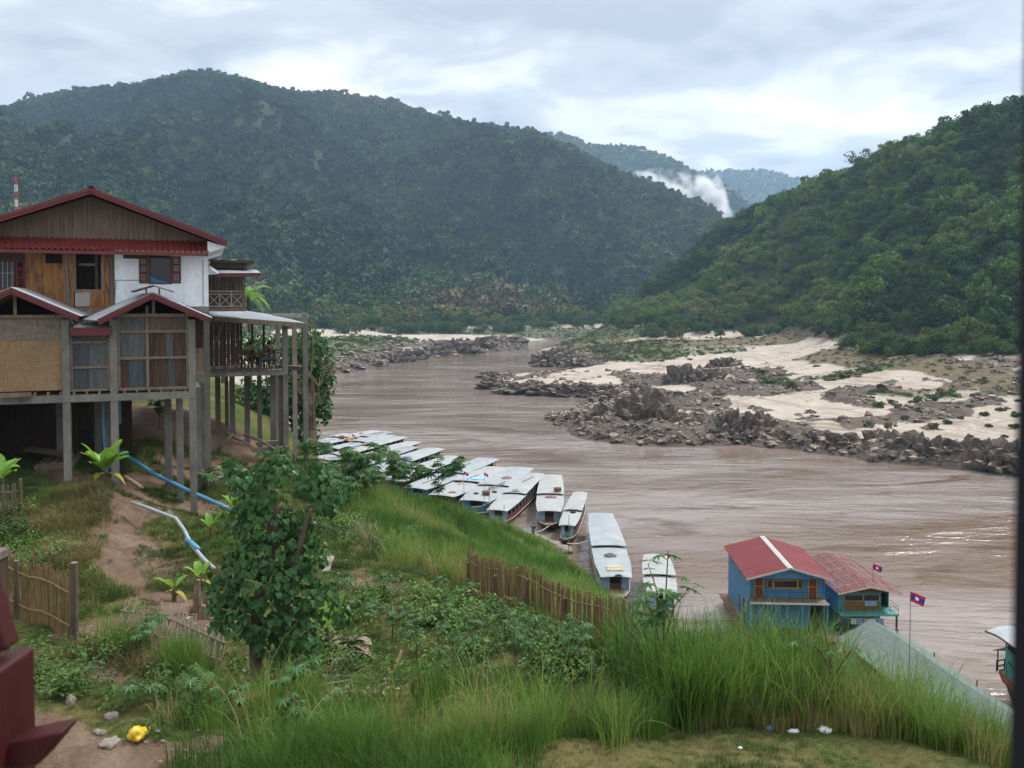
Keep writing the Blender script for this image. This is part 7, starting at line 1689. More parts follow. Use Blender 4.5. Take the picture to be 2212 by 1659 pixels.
mb = MB(); leaf_cloud(mb, [(560, 1060, 62, 52), (520, 1035, 34, 24), (600, 1015, 46, 24, -.3), (672, 1040, 50, 40, .5), (705, 1085, 28, 34, .3), (575, 1130, 66, 50), (520, 1120, 26, 34, .4), (640, 1130, 40, 34, .4), (590, 1195, 70, 46), (660, 1200, 52, 40, .3), (520, 1215, 42, 40, -.2), (560, 1262, 66, 46, -.3), (640, 1270, 66, 48), (482, 1290, 36, 40), (700, 1300, 34, 40, .4), (540, 1335, 58, 42, -.2), (630, 1345, 60, 42), (480, 1345, 26, 24, .3), (590, 1392, 56, 28), (660, 1390, 34, 30, -.3), (738, 1330, 20, 24), (732, 1062, 20, 18), (497, 1004, 24, 13), (462, 1250, 20, 16), (610, 975, 16, 10), (685, 1000, 18, 12)], 2700, 0.125, 451, 16.4)
mb.build('foliage', M_VINE, vt_)
mb = MB(); mb.tube([vp - Vector((0, 0, .2)), P(550, 1380, 16.5), P(560, 1290, 16.4), P(590, 1180, 16.4), P(575, 1080, 16.4)], [.14, .12, .11, .08, .04], 8); mb.tube([P(610, 1450, 16.6), P(612, 1380, 16.5), P(620, 1280, 16.4), P(660, 1130, 16.4), P(672, 1100, 16.4)], [.10, .09, .08, .05, .03], 7); mb.tube([P(590, 1180, 16.4), P(600, 1095, 16.2), P(597, 1060, 16.2)], [.07, .06, .02], 6)
mb.build('trunk', M_BARK, vt_)
# --- banana plants
M_BANANA = plant_mat('banana_leaf', (0.085, 0.20, 0.022), (0.19, 0.34, 0.045), 0.4, 0.4)
M_BANDRY = plant_mat('yellowing_banana_leaf', (0.22, 0.23, 0.03), (0.33, 0.25, 0.045), 0.3, 0.6)
def ban_leaf(mb, p, a, L, w, rise, droop):
    rows = []; n = 11
    for i in range(n):
        s = i / (n - 1); x = L * (s - .12 * s ** 3); z = rise * L * s - droop * L * s ** 2.2
        c = Vector((math.cos(a) * x * math.cos(.5 * rise), math.sin(a) * x * math.cos(.5 * rise), z)); sd_ = Vector((-math.sin(a), math.cos(a), 0)); ww = w * math.sin(math.pi * min(1, .08 + s * .93)) ** .7 * (.2 if s < .12 else 1)
        rows.append([p + c - sd_ * ww + Vector((0, 0, ww * .3)), p + c, p + c + sd_ * ww + Vector((0, 0, ww * .3))])
    mb.sheet(rows)
def banana(p, h, n, L, w, lbl, seed, dry=3):
    r = random.Random(seed); t = thing('banana_plant', lbl, 'plant', p)
    mb = MB(); mb.tube([(0, 0, -.1), (0.02, 0, h * .5), (0, .02, h)], [.075, .06, .04], 8); mb.build('stem', M_STEM, t)
    for k in range(n):
        mb = MB(); a = k * 2.4 + r.uniform(-.3, .3); old = k < dry
        ban_leaf(mb, Vector((0, 0, h * (.75 if old else .95))), a, L * r.uniform(.8, 1.1) * (.75 if old else 1), w * r.uniform(.85, 1.1) * (.8 if old else 1), r.uniform(.1, .4) if old else r.uniform(.7, 1.5), r.uniform(.5, .8) if old else r.uniform(.3, .6)); mb.build('leaf', M_BANDRY if old else M_BANANA, t, True)
    return t
banana(gpt(226, 1062, 28.2), .66, 14, 1.0, .22, 'bright green banana plant with yellow lower leaves below the house stilts', 461, 2)
banana(gpt(431, 1250, 22.3), .38, 6, .62, .11, 'young banana plant beside the pale grey pipe', 462, 1)
banana(gpt(375, 1290, 21.2), .3, 5, .6, .10, 'small yellowish banana shoot left of the cut stumps', 463, 2)
banana(gpt(706, 1400, 18.0), .5, 5, .75, .11, 'narrow banana shoot right of the vine-covered tree', 464, 0)
banana(gpt(505, 1075, 30.5), .42, 7, .6, .12, 'banana plant half hidden behind the vine-covered tree', 465, 0)
banana(gpt(455, 1140, 27.0), .38, 6, .52, .11, 'banana shoot on the slope above the blue elbow pipe', 466, 0)
banana(gpt(4, 985, 27.5), 1.0, 6, .85, .16, 'banana plant at the left edge behind the small slat fence', 467, 0)
banana(gpt(-32, 900, 22.5), 2.4, 5, 1.1, .2, 'tall banana plant at the left edge before the woven wall', 468, 0)
for k, (u, v, D, h) in enumerate([(425, 1330, 20.3, .75), (445, 1330, 20.3, .5), (470, 1330, 20.4, .6), (436, 1345, 20, .35), (480, 1340, 20.1, .4)]):
    p = gpt(u, v, D); mb = MB(); mb.tube([p - Vector((0, 0, .1)), p + Vector((.02, 0, h * .6)), p + Vector((.05, 0, h))], [.10, .085, .05], 9); tag(mb.build('banana_stump', M_LOG), 'dried cut banana stump in the row beside the pale pipe', 'stump', 'dried banana stumps')
M_DEADLEAF = plant_mat('dead_banana_leaf', (0.16, 0.12, 0.08), (0.31, 0.25, 0.18), 0.2, 0.8)
for k in range(14):
    p = gpt(690 + rc.uniform(-10, 75), 1390, 18.2 + rc.uniform(-.8, .6)); mb = MB(); ban_leaf(mb, p + Vector((0, 0, .12)), rc.uniform(0, 6.28), rc.uniform(.5, .9), rc.uniform(.06, .12), rc.uniform(.1, .7), .6); tag(mb.build('dead_leaf', M_DEADLEAF), 'withered banana leaf in the heap right of the vine-covered tree', 'leaf', 'withered banana leaves')
# --- dry bare shrub
def bare_shrub(p, h, lbl, m, seed, n=26):
    r = random.Random(seed); mb = MB()
    def br(a, d, L, rad, dep):
        e = a + d * L; mb.tube([a, (a + e) / 2 + Vector((r.gauss(0, .03), r.gauss(0, .03), 0)) * L, e], [rad, rad * .8, rad * .5], 4, 0, False)
        if dep: [br(a.lerp(e, r.uniform(.5, 1)), (d + Vector((r.gauss(0, .5), r.gauss(0, .5), r.gauss(0, .3)))).normalized(), L * r.uniform(.5, .8), rad * .55, dep - 1) for _ in range(3)]
    for k in range(7): br(Vector(p), Vector((r.gauss(0, .5), r.gauss(0, .4), 1)).normalized(), h * r.uniform(.35, .5), .016, 3)
    return tag(mb.build('dry_shrub', m), lbl, 'shrub')
M_STRAW = worn('straw_twigs', (0.20, 0.15, 0.085), (0.36, 0.29, 0.19), 6, 0.9)
bare_shrub(gpt(800, 1240, 28.5), 1.5, 'bare straw-coloured shrub above the heap of earth', M_STRAW, 471)

# ================================================================ FENCES
M_BAMB = worn('old_brown_bamboo', (0.095, 0.058, 0.026), (0.215, 0.145, 0.068), 3, 0.7, (9, 9, 0.6), 0.2, (0.15, 0.10, 0.045))
M_BAMBG = worn('bleached_grey_bamboo', (0.085, 0.068, 0.05), (0.215, 0.18, 0.14), 3, 0.85, (9, 9, 0.6), 0.2)
def fence(lbl, line, h0, h1, gap, w, posts, mat, seed, ph=0.15, tilt=.025, rails=(.25, .8)):
    r = random.Random(seed); t = thing('bamboo_fence', lbl, 'fence', (0, 0, 0)); mb = MB()
    L = [0]
    for a, b in zip(line[:-1], line[1:]): L.append(L[-1] + (b - a).length)
    def at(s):
        for i in range(len(line) - 1):
            if s <= L[i + 1] or i == len(line) - 2: return line[i].lerp(line[i + 1], (s - L[i]) / (L[i + 1] - L[i]))
    s = 0.0
    while s < L[-1]:
        p = at(s); z = float(gz(p.x, p.y)); h = (h0 + (h1 - h0) * s / L[-1]) * r.uniform(.90, 1.07); ww = w * r.uniform(.6, 1.25)
        q = Vector((p.x + r.gauss(0, tilt) * h, p.y + r.gauss(0, tilt) * h, z + h)); p0 = Vector((p.x, p.y + r.uniform(-.02, .02), z - .08)); mid = (p0 + q) / 2 + Vector((r.gauss(0, .008), r.gauss(0, .008), 0))
        mb.tube([p0, mid, q], [ww / 2, ww / 2, ww / 2 * .8], 5); s += gap * r.uniform(.7, 1.5)
    mb.build('slats', mat, t)
    for k in rails:
        mb = MB(); pts = []
        for i in range(13): p = at(L[-1] * i / 12); hh = h0 + (h1 - h0) * i / 12; pts.append(Vector((p.x, p.y - .05, float(gz(p.x, p.y)) + hh * k)))
        mb.tube(pts, .02, 5); mb.build('rail', mat, t)
    for (s, hh, rad) in posts:
        p = at(s * L[-1]); z = float(gz(p.x, p.y)); mb = MB(); mb.tube([(p.x, p.y - .09, z - .2), (p.x + .01, p.y - .09, z + hh * .5), (p.x + .02, p.y - .08, z + hh)], [rad, rad * .95, rad * .9], 8); po = mb.build('post', M_BARK, t)
        mb = MB(); mb.tube([(p.x + .02, p.y - .08, z + hh), (p.x + .02, p.y - .08, z + hh + .004)], rad * .85, 8); mb.build('cut_top', M_TIMBER, po)
    return t
fence('brown bamboo slat fence running down the slope before the moored boats', [gpt(1012, 1290, 26.3), gpt(1100, 1330, 23.5), gpt(1200, 1374, 21.2), gpt(1290, 1400, 19.7), gpt(1372, 1420, 18.3)], 1.5, 1.25, .036, .040, [(0.0, 1.1, .07), (.23, .95, .07), (.46, 1.05, .07), (.67, 1.05, .07), (.90, .6, .09)], M_BAMB, 481)
fence('brown bamboo slat fence with a thick end post at the left edge', [gpt(165, 1368, 17.9), gpt(80, 1330, 18.9), gpt(0, 1295, 19.8), gpt(-120, 1260, 21.2)], 1.30, 1.45, .035, .036, [(0.0, 1.75, .085), (.42, 1.35, .06)], M_BAMB, 482)
fence('small grey slat fence on the rise at the left edge below the house', [gpt(46, 1050, 26.8), gpt(0, 1058, 26.6), gpt(-90, 1060, 26.8)], 1.0, 1.0, .075, .06, [(0.0, 1.15, .05)], M_BAMBG, 483)
def fallen(lbl, c00, c01, c10, c11, n, seed, m):
    r = random.Random(seed); t = thing('fallen_fence', lbl, 'fence', (0, 0, 0)); mb = MB()
    for k in range(n):
        s = (k + r.uniform(-.4, .4)) / n; a, b = c00.lerp(c01, s), c10.lerp(c11, s); e = r.uniform(-.35, .25); b2 = b + (b - a) * e; mid = (a + b2) / 2 + Vector((r.gauss(0, .06), r.gauss(0, .05), r.uniform(-.06, .05))); mb.tube([a + (b - a) * r.uniform(-.3, .2), mid, b2], .015 * r.uniform(.7, 1.3), 5)
    mb.build('slats', m, t)
    for q in (.22, .74): mb = MB(); mb.tube([c00.lerp(c10, q) + Vector((0, -.03, .02)), c01.lerp(c11, q) + Vector((0, -.03, .02))], .02, 5); mb.build('rail', m, t)
def gup(u, v, D, up): p = gpt(u, v, D); p.z += up; return p
fallen('bleached bamboo fence panel collapsed on the slope left of the vine tree', gup(345, 1340, 18.6, .55), gup(492, 1395, 17.4, .55), gup(330, 1400, 17.7, .06), gup(478, 1440, 16.7, .05), 46, 485, M_BAMBG)
fallen('loose splayed bamboo sticks leaning left of the collapsed fence panel', gup(270, 1310, 18.9, .55), gup(300, 1320, 18.7, .5), gup(232, 1370, 17.9, .05), gup(262, 1372, 17.9, .05), 6, 486, M_BAMBG)
# ================================================================ ROCKS OF THE FAR SHORES
def rock_mat(name, c1, c2, c3):
    t = NT(name); vec = t.coord('World'); st = t.noise(t.coord('World', (0.5, 0.5, 3.0), (R(12), R(-8), 0)), 1.1, 7, 0.7); n = t.noise(vec, 0.35, 6, 0.65); f = t.noise(vec, 5, 4, 0.7)
    col = t.ramp(st, [(0.28, c1), (0.5, c2), (0.72, c3)])
    col = t.mix(t.ramp(n, [(0.48, 0.0), (0.72, 0.55)]), col, (0.15, 0.095, 0.07))
    z = t.sep(vec)[2]; g = t.n.new('ShaderNodeNewGeometry')
    upz = t.sep(g.outputs['Normal'])[2]
    col = t.mix(t.math('MULTIPLY', t.ramp(upz, [(0.82, 0.0), (0.97, 0.8)]), t.ramp(n, [(0.4, 0.0), (0.6, 1.0)])), col, (0.38, 0.30, 0.23))   # blown sand on ledges
    col = t.mix(t.math('MULTIPLY', t.math('LESS_THAN', z, 0.55), 0.55), col, (0.03, 0.025, 0.022))                                       # wet foot
    t.set(col, 0.85, 0.2); t.bump(t.math('ADD', st, f), 0.8, 0.15); return t.mat
M_ROCK = rock_mat('dark_river_rock', (0.042, 0.033, 0.027), (0.098, 0.079, 0.065), (0.185, 0.155, 0.13))
def rock_geo(seed, sub=4, cells=2.2, flat=0.4):
    bm = bmesh.new(); bmesh.ops.create_icosphere(bm, subdivisions=sub, radius=1)
    o = Vector((seed * 3.7, seed * 1.3, seed * 2.1))
    for v in bm.verts:
        d = v.co.normalized(); q = d * cells + o
        dist, _ = mnoise.voronoi(q); a = dist[0]; b = dist[1] - dist[0]
        k = 1.0 + 0.55 * (0.45 - a) - 0.30 * max(0, 0.14 - b) / 0.14 + 0.32 * mnoise.fractal(d * 3.1 + o, 1, 2.1, 4)
        v.co = d * k
        st = v.co.z * 5; v.co.z = (math.floor(st) / 5) * flat + v.co.z * (1 - flat)
    V = [tuple(v.co) for v in bm.verts]; F = [tuple(v.index for v in f.verts) for f in bm.faces]; bm.free(); return V, F
ROCKP = []
for k in range(7):
    V, F = rock_geo(k + 1, 4, 1.6 + 0.3 * k)
    me = bpy.data.meshes.new('rock_outcrop'); me.from_pydata(V, [], F); me.materials.append(M_ROCK); me.update(); ROCKP.append(me)
rk_r = random.Random(17)
OUT_L = 'jagged dark outcrop in the rocky band along the right shore'
def outcrop(u, vb, wp, hp, lbl, group, z0=0.3):
    p = Pz(u, vb, z0); s = p.y / F_PX; w, h = wp * s * .72, hp * s * (1.3 if u > 1680 else 1.05)
    p.y += w * .45
    o = bpy.data.objects.new('rock_outcrop', ROCKP[rk_r.randrange(7)]); COL.objects.link(o)
    o.location = (p.x, p.y, z0 - h * .05); o.scale = (w, w * rk_r.uniform(.55, .8), h * .95); o.rotation_euler = (rk_r.uniform(-.15, .15), rk_r.uniform(-.15, .15), rk_r.uniform(-.5, .5))
    tag(o, lbl, 'rock', group); return o
OUTS = [(1300, 922, 70, 40), (1345, 925, 90, 66), (1450, 930, 70, 50), (1255, 912, 60, 22), (1500, 938, 60, 36), (1545, 940, 50, 28), (1620, 955, 60, 24), (1700, 960, 60, 24), (1760, 965, 70, 26), (1830, 975, 80, 30), (1900, 980, 80, 40), (1970, 990, 90, 44), (2040, 1000, 90, 46), (2110, 1008, 90, 50), (2180, 1018, 100, 52), (2260, 1030, 110, 55),
        (1075, 838, 70, 22), (1125, 850, 80, 26), (1180, 852, 70, 24), (1240, 856, 80, 27), (1300, 858, 70, 26), (1065, 815, 50, 12), (1190, 790, 60, 33), (1170, 785, 40, 22), (1250, 795, 50, 22), (1330, 870, 80, 26), (1430, 870, 90, 30), (1380, 850, 60, 22), (1600, 882, 80, 32), (1700, 877, 80, 32), (1760, 882, 70, 32), (1800, 870, 60, 28), (1560, 905, 60, 22), (1980, 905, 50, 24), (1890, 945, 60, 24), (2090, 940, 70, 18), (1720, 828, 50, 18), (1650, 848, 60, 18), (1350, 905, 70, 40), (1490, 905, 60, 24), (1430, 900, 60, 36)]
for q in OUTS: outcrop(*q, OUT_L, 'outcrops along the right shore')
outcrop(1400, 926, 104, 84, 'tallest dark rock mass standing at the waterline of the right shore', None)
outcrop(1215, 785, 66, 40, 'dark rock knoll at the tip of the scrubby point by the river bend', None)
outcrop(1478, 838, 66, 50, 'reddish-brown rock block, left one of the pair on the sand ledge', None, 1.5); outcrop(1528, 838, 74, 48, 'broad brown rock block, right one of the pair on the sand ledge', None, 1.5)
outcrop(1566, 797, 56, 24, 'long dark rock ridge lying on the pale sand above the pair of blocks', None, 3.5)
outcrop(1588, 938, 62, 52, 'smooth grey boulder, left one of two at the edge of the lower sand', None, 1.2); outcrop(1650, 940, 66, 52, 'smooth grey boulder, right one of two at the edge of the lower sand', None, 1.2)
for q in [(1085, 746, 80, 24), (1030, 757, 70, 28), (980, 765, 70, 32), (930, 771, 60, 28), (890, 776, 50, 24), (850, 783, 50, 23), (800, 791, 50, 18), (760, 798, 50, 13), (1112, 741, 40, 16), (1005, 762, 50, 26), (950, 768, 50, 30), (870, 780, 40, 24), (1060, 750, 50, 24)]: outcrop(*q, 'jagged grey outcrop in the rocky band of the far left shore', 'outcrops on the far left shore')
# rubble between them: one mass of angular blocks
RT = [rock_geo(20 + k, 2, 1.3, 0.3) for k in range(6)]
r_ = np.random.default_rng(501)
Wr = RB['rock'] * (RB['Z'] > 0.0) * (1 - RB['hill']) * (1 + 2.0 * (RB['Z'] < 2.2) * (RB['Y'] < 330)) + 0.012 * (RB['Z'] > 0.4) * (1 - RB['hill']) * (RB['Y'] < 330)
rp = sample_on(RB['X'], RB['Y'], RB['Z'], Wr, 1.75, 502)
Wl2 = LB['rock'] * (LB['Z'] > 0.0) * (LB['Y'] < 800)
rp2 = sample_on(LB['X'], LB['Y'], LB['Z'], Wl2, 2.6, 503)
rp = np.concatenate([rp, rp2]); n = len(rp)
sz = 0.28 + 1.25 * r_.random(n) ** 4; sz[-len(rp2):] *= 1.7
M_RUBBLE = M_ROCK
scatter('rubble', RT, rp - np.array([0, 0, .1]), np.stack([sz * r_.uniform(.8, 1.4, n), sz * r_.uniform(.7, 1.2, n), sz * r_.uniform(.45, .9, n)], 1), rotz(n, r_, .25), r_.integers(0, 6, n), M_RUBBLE, None, 'broken dark rock strewn over the far shores')

# ================================================================ SHRUBS AND TREES ACROSS THE RIVER
M_SHRUB = leaf_mat('sandbank_shrub_leaf', [(0.1, (0.040, 0.062, 0.020)), (0.5, (0.075, 0.105, 0.032)), (0.9, (0.125, 0.135, 0.05))], 0.15, False)
def quad_mesh(name, V, F, m):
    me = bpy.data.meshes.new(name); me.from_pydata([tuple(p) for p in V], [], F); me.materials.append(m); me.update(); return me
SHP = [quad_mesh('sandbank_shrub', *crown(520 + k, 7, 46, 0.13, 1.0, .85, flat=.5, base=.05), M_SHRUB) for k in range(3)]
rs = random.Random(23)
def far_z(x, y): return float(grid_lookup(GR_R, np.array([x]), np.array([y]))[0])
def shrub(u, v, rad, lbl, group, zg=4.0, hs=1.0):
    D = Pz(u, v, zg).y
    for _ in range(6):
        x = (u - CU) / F_PX * D; z = max(far_z(x, D), 0); D = Pz(u, v, z).y
    o = bpy.data.objects.new('sandbank_shrub', SHP[rs.randrange(3)]); COL.objects.link(o); o.location = ((u - CU) / F_PX * D, D, z - .1); o.scale = (rad, rad, rad * hs); o.rotation_euler = (0, 0, rs.uniform(0, 6.28)); tag(o, lbl, 'shrub', group)
SL = 'low olive shrub scattered on the right sandbank'
for (u, v, w) in [(1870, 870, 1.3), (1900, 880, 1.6), (1930, 872, 1.5), (1960, 862, 2.0), (1990, 870, 1.9), (2020, 865, 2.0), (1950, 885, 1.4), (1985, 890, 1.3), (2045, 855, 2.4), (2070, 850, 2.4), (2110, 858, 1.2), (2160, 855, 1.8), (1880, 920, 1.3), (1925, 925, 1.4), (2020, 925, 1.3), (2050, 915, 1.3), (2080, 905, 1.0), (2130, 898, 1.4), (2165, 890, 1.6), (2200, 900, 1.5), (2140, 922, 1.0), (2195, 925, 1.4), (1845, 862, 1.2), (1820, 868, 1.1), (2000, 850, 1.5), (1900, 855, 1.2), (1750, 890, .8), (2190, 860, 1.6), (2100, 880, .9), (2040, 890, 1.0), (2210, 870, 1.5), (1960, 905, 1.0), (2175, 945, .9), (2100, 945, .9)]:
    shrub(u, v, w, SL, 'olive shrubs on the right sandbank')
shrub(1706, 838, 2.2, 'round dark green bush alone on the sand right of the rubble', None, 5, 1.1)
for (u, v, w, l) in [(1640, 806, 3.2, 'upper end of the green shrub strip on the sand above the rubble'), (1665, 825, 3.0, 'lower end of the green shrub strip on the sand above the rubble'), (1830, 815, 4.2, 'biggest bright green bush sprawling on the pale sand slope'), (1880, 803, 3.6, 'green bush right of the biggest one on the pale sand slope'), (1795, 822, 2.4, 'small green bush left of the biggest one on the pale sand slope'), (1935, 800, 2.6, 'green bush below the exposed roots at the forest foot')]: shrub(u, v, w, l, None, 6, .55)
for k in range(46):
    u, v = rs.uniform(1215, 1560), rs.uniform(738, 778)
    if v < 735 + (u - 1215) * .0: continue
    shrub(u, v, rs.uniform(1.3, 2.9), 'scrubby bush on the brownish slope above the river bend', 'scrub on the point by the bend', 6, .7)
SCT = [crown(530 + k, 5, 22, 0.17, 1.0, .8, flat=.5, base=.05) for k in range(3)] + [blade_clump(534 + k, 40, 1.2, 0.10, 0.7, 0.8, 4) for k in range(2)]
M_SCRUB = leaf_mat('bank_scrub_leaf', [(0.1, (0.032, 0.052, 0.016)), (0.45, (0.062, 0.092, 0.026)), (0.75, (0.105, 0.120, 0.040)), (0.95, (0.17, 0.145, 0.075))], 0.15, True, .6)
sp1 = sample_on(RB['X'], RB['Y'], RB['Z'], (RB['scrub'] > .12) * RB['scrub'] * (1 - RB['hill']) * (RB['Z'] > 1.2), 2.1, 536)
sp2 = sample_on(LB['X'], LB['Y'], LB['Z'], (LB['scrub'] > .3) * (1 - LB['hill']) * (LB['Z'] > 1.0) * (LB['Y'] < 800), 3.3, 537)
sp = np.concatenate([sp1, sp2]); n = len(sp); r_ = np.random.default_rng(538); ss_ = r_.uniform(.35, 1.25, n) * np.where(np.arange(n) < len(sp1), 1, 1.3)
scatter('bank_scrub', SCT, sp, np.stack([ss_ * 1.1, ss_ * 1.1, ss_ * .75], 1), rotz(n, r_, .1), r_.integers(0, 5, n), M_SCRUB, np.clip(.45 + r_.normal(size=n) * .16, 0, 1), 'low scrub and rough grass on the far banks below the forest')
M_TBARK = worn('pale_tree_bark', (0.10, 0.085, 0.065), (0.22, 0.19, 0.15), 1.5, 0.9, (1, 1, .4), .2)
M_EDGE = leaf_mat('forest_edge_leaf', [(0.1, (0.022, 0.056, 0.013)), (0.5, (0.048, 0.110, 0.020)), (0.9, (0.105, 0.160, 0.032))], 0.25, False)
M_EDGE2 = leaf_mat('pale_forest_edge_leaf', [(0.1, (0.040, 0.072, 0.016)), (0.5, (0.075, 0.115, 0.024)), (0.9, (0.125, 0.15, 0.035))], 0.25, False)
def tree_proto(seed, lobes, per, size, h, airy=0.75, base=.3, m=None):
    V, F = crown(seed, lobes, per, size, 1.0, h, .2, .6, base, airy); cm = quad_mesh('crown', V, F, m or M_EDGE)
    r = random.Random(seed); mb = MB(); top = Vector((r.uniform(-.1, .1), r.uniform(-.1, .1), h * .75)); mb.tube([(0, 0, -.25), (r.uniform(-.06, .06), r.uniform(-.06, .06), h * .35), top], [.075, .055, .02], 7)
    for k in range(5):
        a = r.uniform(0, 6.28); b = Vector((0, 0, h * r.uniform(.25, .5))); mb.tube([b, b + Vector((math.cos(a) * .35, math.sin(a) * .35, h * .16)), b + Vector((math.cos(a) * .62, math.sin(a) * .62, h * .34))], [.035, .025, .01], 5)
    me = bpy.data.meshes.new('trunk'); me.from_pydata(mb.v, [], mb.f); me.materials.append(M_TBARK); me.update(); return cm, me
TPR = [tree_proto(541, 15, 80, .095, 1.5), tree_proto(542, 13, 84, .095, 1.8, .7), tree_proto(543, 17, 74, .09, 1.25, .85, .15), tree_proto(544, 8, 46, .085, 2.0, .8, .5), tree_proto(545, 14, 80, .095, 1.4, .8, .1, M_EDGE2), tree_proto(546, 7, 40, .08, 1.9, .9, .5, M_EDGE2)]
tree_first = {}
def tree(k, p, rad, lbl, group, hs=1.0):
    if k not in tree_first:
        t = thing('forest_tree', lbl, 'tree', p, rs.uniform(0, 6.28), group)
        for nm, me in (('crown', TPR[k][0]), ('trunk', TPR[k][1])): o = bpy.data.objects.new(nm, me); COL.objects.link(o); o.parent = t
        tree_first[k] = t
    else:
        t = copy_tree(tree_first[k]); t.location = p; t.rotation_euler = (0, 0, rs.uniform(0, 6.28)); t['label'] = lbl
        if group: t['group'] = group
        elif 'group' in t: del t['group']
    t.scale = (rad, rad, rad * hs); return t
he = sorted(HILL_EDGE); hu = [q[0] for q in he]; hD = [q[1] for q in he]
for k in range(120):
    u = 1322 + (2330 - 1322) * ((k + rs.random()) / 120); D = float(np.interp(u, hu, hD)) * rs.uniform(.945, 1.06); x = (u - CU) / F_PX * D; z = far_z(x, D)
    tree(rs.choice([0, 0, 1, 2, 2, 4, 4]), (x, D, z - .4), rs.uniform(2.6, 4.6) * (1 + (D - 250) / 900), 'leafy tree in the forest edge above the right sandbank', 'forest edge above the right sandbank', rs.uniform(.85, 1.2))
RL = 'loose-crowned tree standing out on the skyline of the right hill'
for (u, v, Dk, rad, k) in [(1768, 402, 560, 5.5, 5), (1735, 408, 575, 5, 3), (1800, 392, 545, 4.5, 5), (1700, 424, 600, 5, 3), (1895, 350, 490, 5.5, 5), (1950, 325, 475, 4.5, 3), (1985, 308, 462, 5, 5), (2060, 283, 445, 4, 3), (2120, 258, 430, 4.5, 5), (2165, 245, 420, 4, 3), (1620, 455, 630, 5, 3), (1660, 440, 615, 4.5, 5)]:
    p = P(u, v, Dk); x, y = p.x, p.y; tree(k, (x, y, far_z(x, y) - .5), rad, RL, 'skyline trees of the right hill', 1.1)
p = P(1857, 362, 508); tree(5, (p.x, p.y, far_z(p.x, p.y) + 2), 8.5, 'largest spreading tree standing out on the skyline of the right hill', None, .95)
p = P(2105, 770, 243); tree(4, (p.x, p.y, far_z(p.x, p.y) - .3), 6.5, 'spreading yellow-green tree with bare pale limbs at the right forest foot', None, 1.15)
bare_shrub(Vector((P(2120, 790, 236).x, 236, far_z(P(2120, 790, 236).x, 236))), 7, 'tangle of exposed pale roots below the spreading tree', M_TBARK, 551)
bare_shrub(Vector((P(1965, 800, 232).x, 232, far_z(P(1965, 800, 232).x, 232))), 4, 'fallen bare branches on the sand at the forest foot', M_TBARK, 552)
def left_z(x, y): return float(grid_lookup(GR_L, np.array([x]), np.array([y]))[0])
LLs = 'bushy tree along the front of the far shore wood'
for k in range(64):
    u = 540 + 780 * ((k + rs.random()) / 64); D = float(np.interp(u, [500, 700, 800, 900, 1000, 1100, 1200, 1310], [590, 585, 590, 605, 628, 655, 688, 730])) * rs.uniform(.985, 1.04); x = (u - CU) / F_PX * D
    tree(rs.choice([0, 1, 2, 2, 4]), (x, D, left_z(x, D) - .4), rs.uniform(3.6, 6.4), LLs, 'trees in front of the far shore wood', rs.uniform(.8, 1.15))
p = P(905, 712, 598); tree(5, (p.x, p.y, left_z(p.x, p.y)), 5.2, 'small pale loose-leaved tree standing before the far shore wood', None, 1.0)
p = P(752, 705, 560); tree(4, (p.x, p.y, left_z(p.x, p.y)), 8, 'yellowish bamboo-like tree right of the far house corner on the far shore', None, 1.0)
for (u, v, w) in [(735, 760, 3), (745, 752, 2.6), (760, 745, 3), (775, 738, 2.4), (725, 745, 3), (790, 745, 2.2), (840, 732, 2.5), (860, 728, 2.4), (770, 758, 2.0), (800, 735, 2.4)]:
    D = Pz(u, v, 4).y
    for _ in range(6): D = Pz(u, v, max(left_z((u - CU) / F_PX * D, D), 0)).y
    o = bpy.data.objects.new('shore_shrub', SHP[rs.randrange(3)]); COL.objects.link(o); x = (u - CU) / F_PX * D; o.location = (x, D, left_z(x, D)); o.scale = (w, w, w * .8); tag(o, 'green shrub on the far left shore above the rocks', 'shrub', 'shrubs on the far left shore')
# --- trees on this side, beyond the house
rp_ = gpt(672, 1000, 50)
vt2 = thing('riverside_tree', 'dark dense tree hung with dry creepers beyond the concrete frame', 'tree', (0, 0, 0))
mb = MB(); leaf_cloud(mb, [(688, 770, 36, 62), (700, 820, 26, 50), (665, 790, 32, 90), (700, 880, 20, 36), (640, 830, 40, 90), (600, 860, 55, 70), (545, 870, 45, 60), (678, 850, 30, 50), (660, 930, 30, 40), (500, 900, 35, 35), (580, 930, 60, 35), (600, 755, 60, 40, 2), (540, 755, 40, 40, 2), (640, 750, 30, 36, 1)], 6600, 0.21, 561, 52.0, .5, .35); mb.build('foliage', M_VINE, vt2)
mb = MB(); mb.tube([rp_ - Vector((0, 0, 1)), P(672, 930, 51), P(675, 820, 51)], [.35, .28, .12], 8); mb.tube([gpt(600, 1000, 51), P(605, 900, 51.5), P(610, 820, 52)], [.2, .15, .08], 7); mb.build('trunk', M_BARK, vt2)
for k, (u, v) in enumerate([(690, 835), (670, 900)]): bare_shrub(P(u, v, 50.2), 2.6, ['upper dry creeper tangle in the dark tree beyond the concrete frame', 'lower dry creeper tangle in the dark tree beyond the concrete frame'][k], M_STRAW, 565 + k)
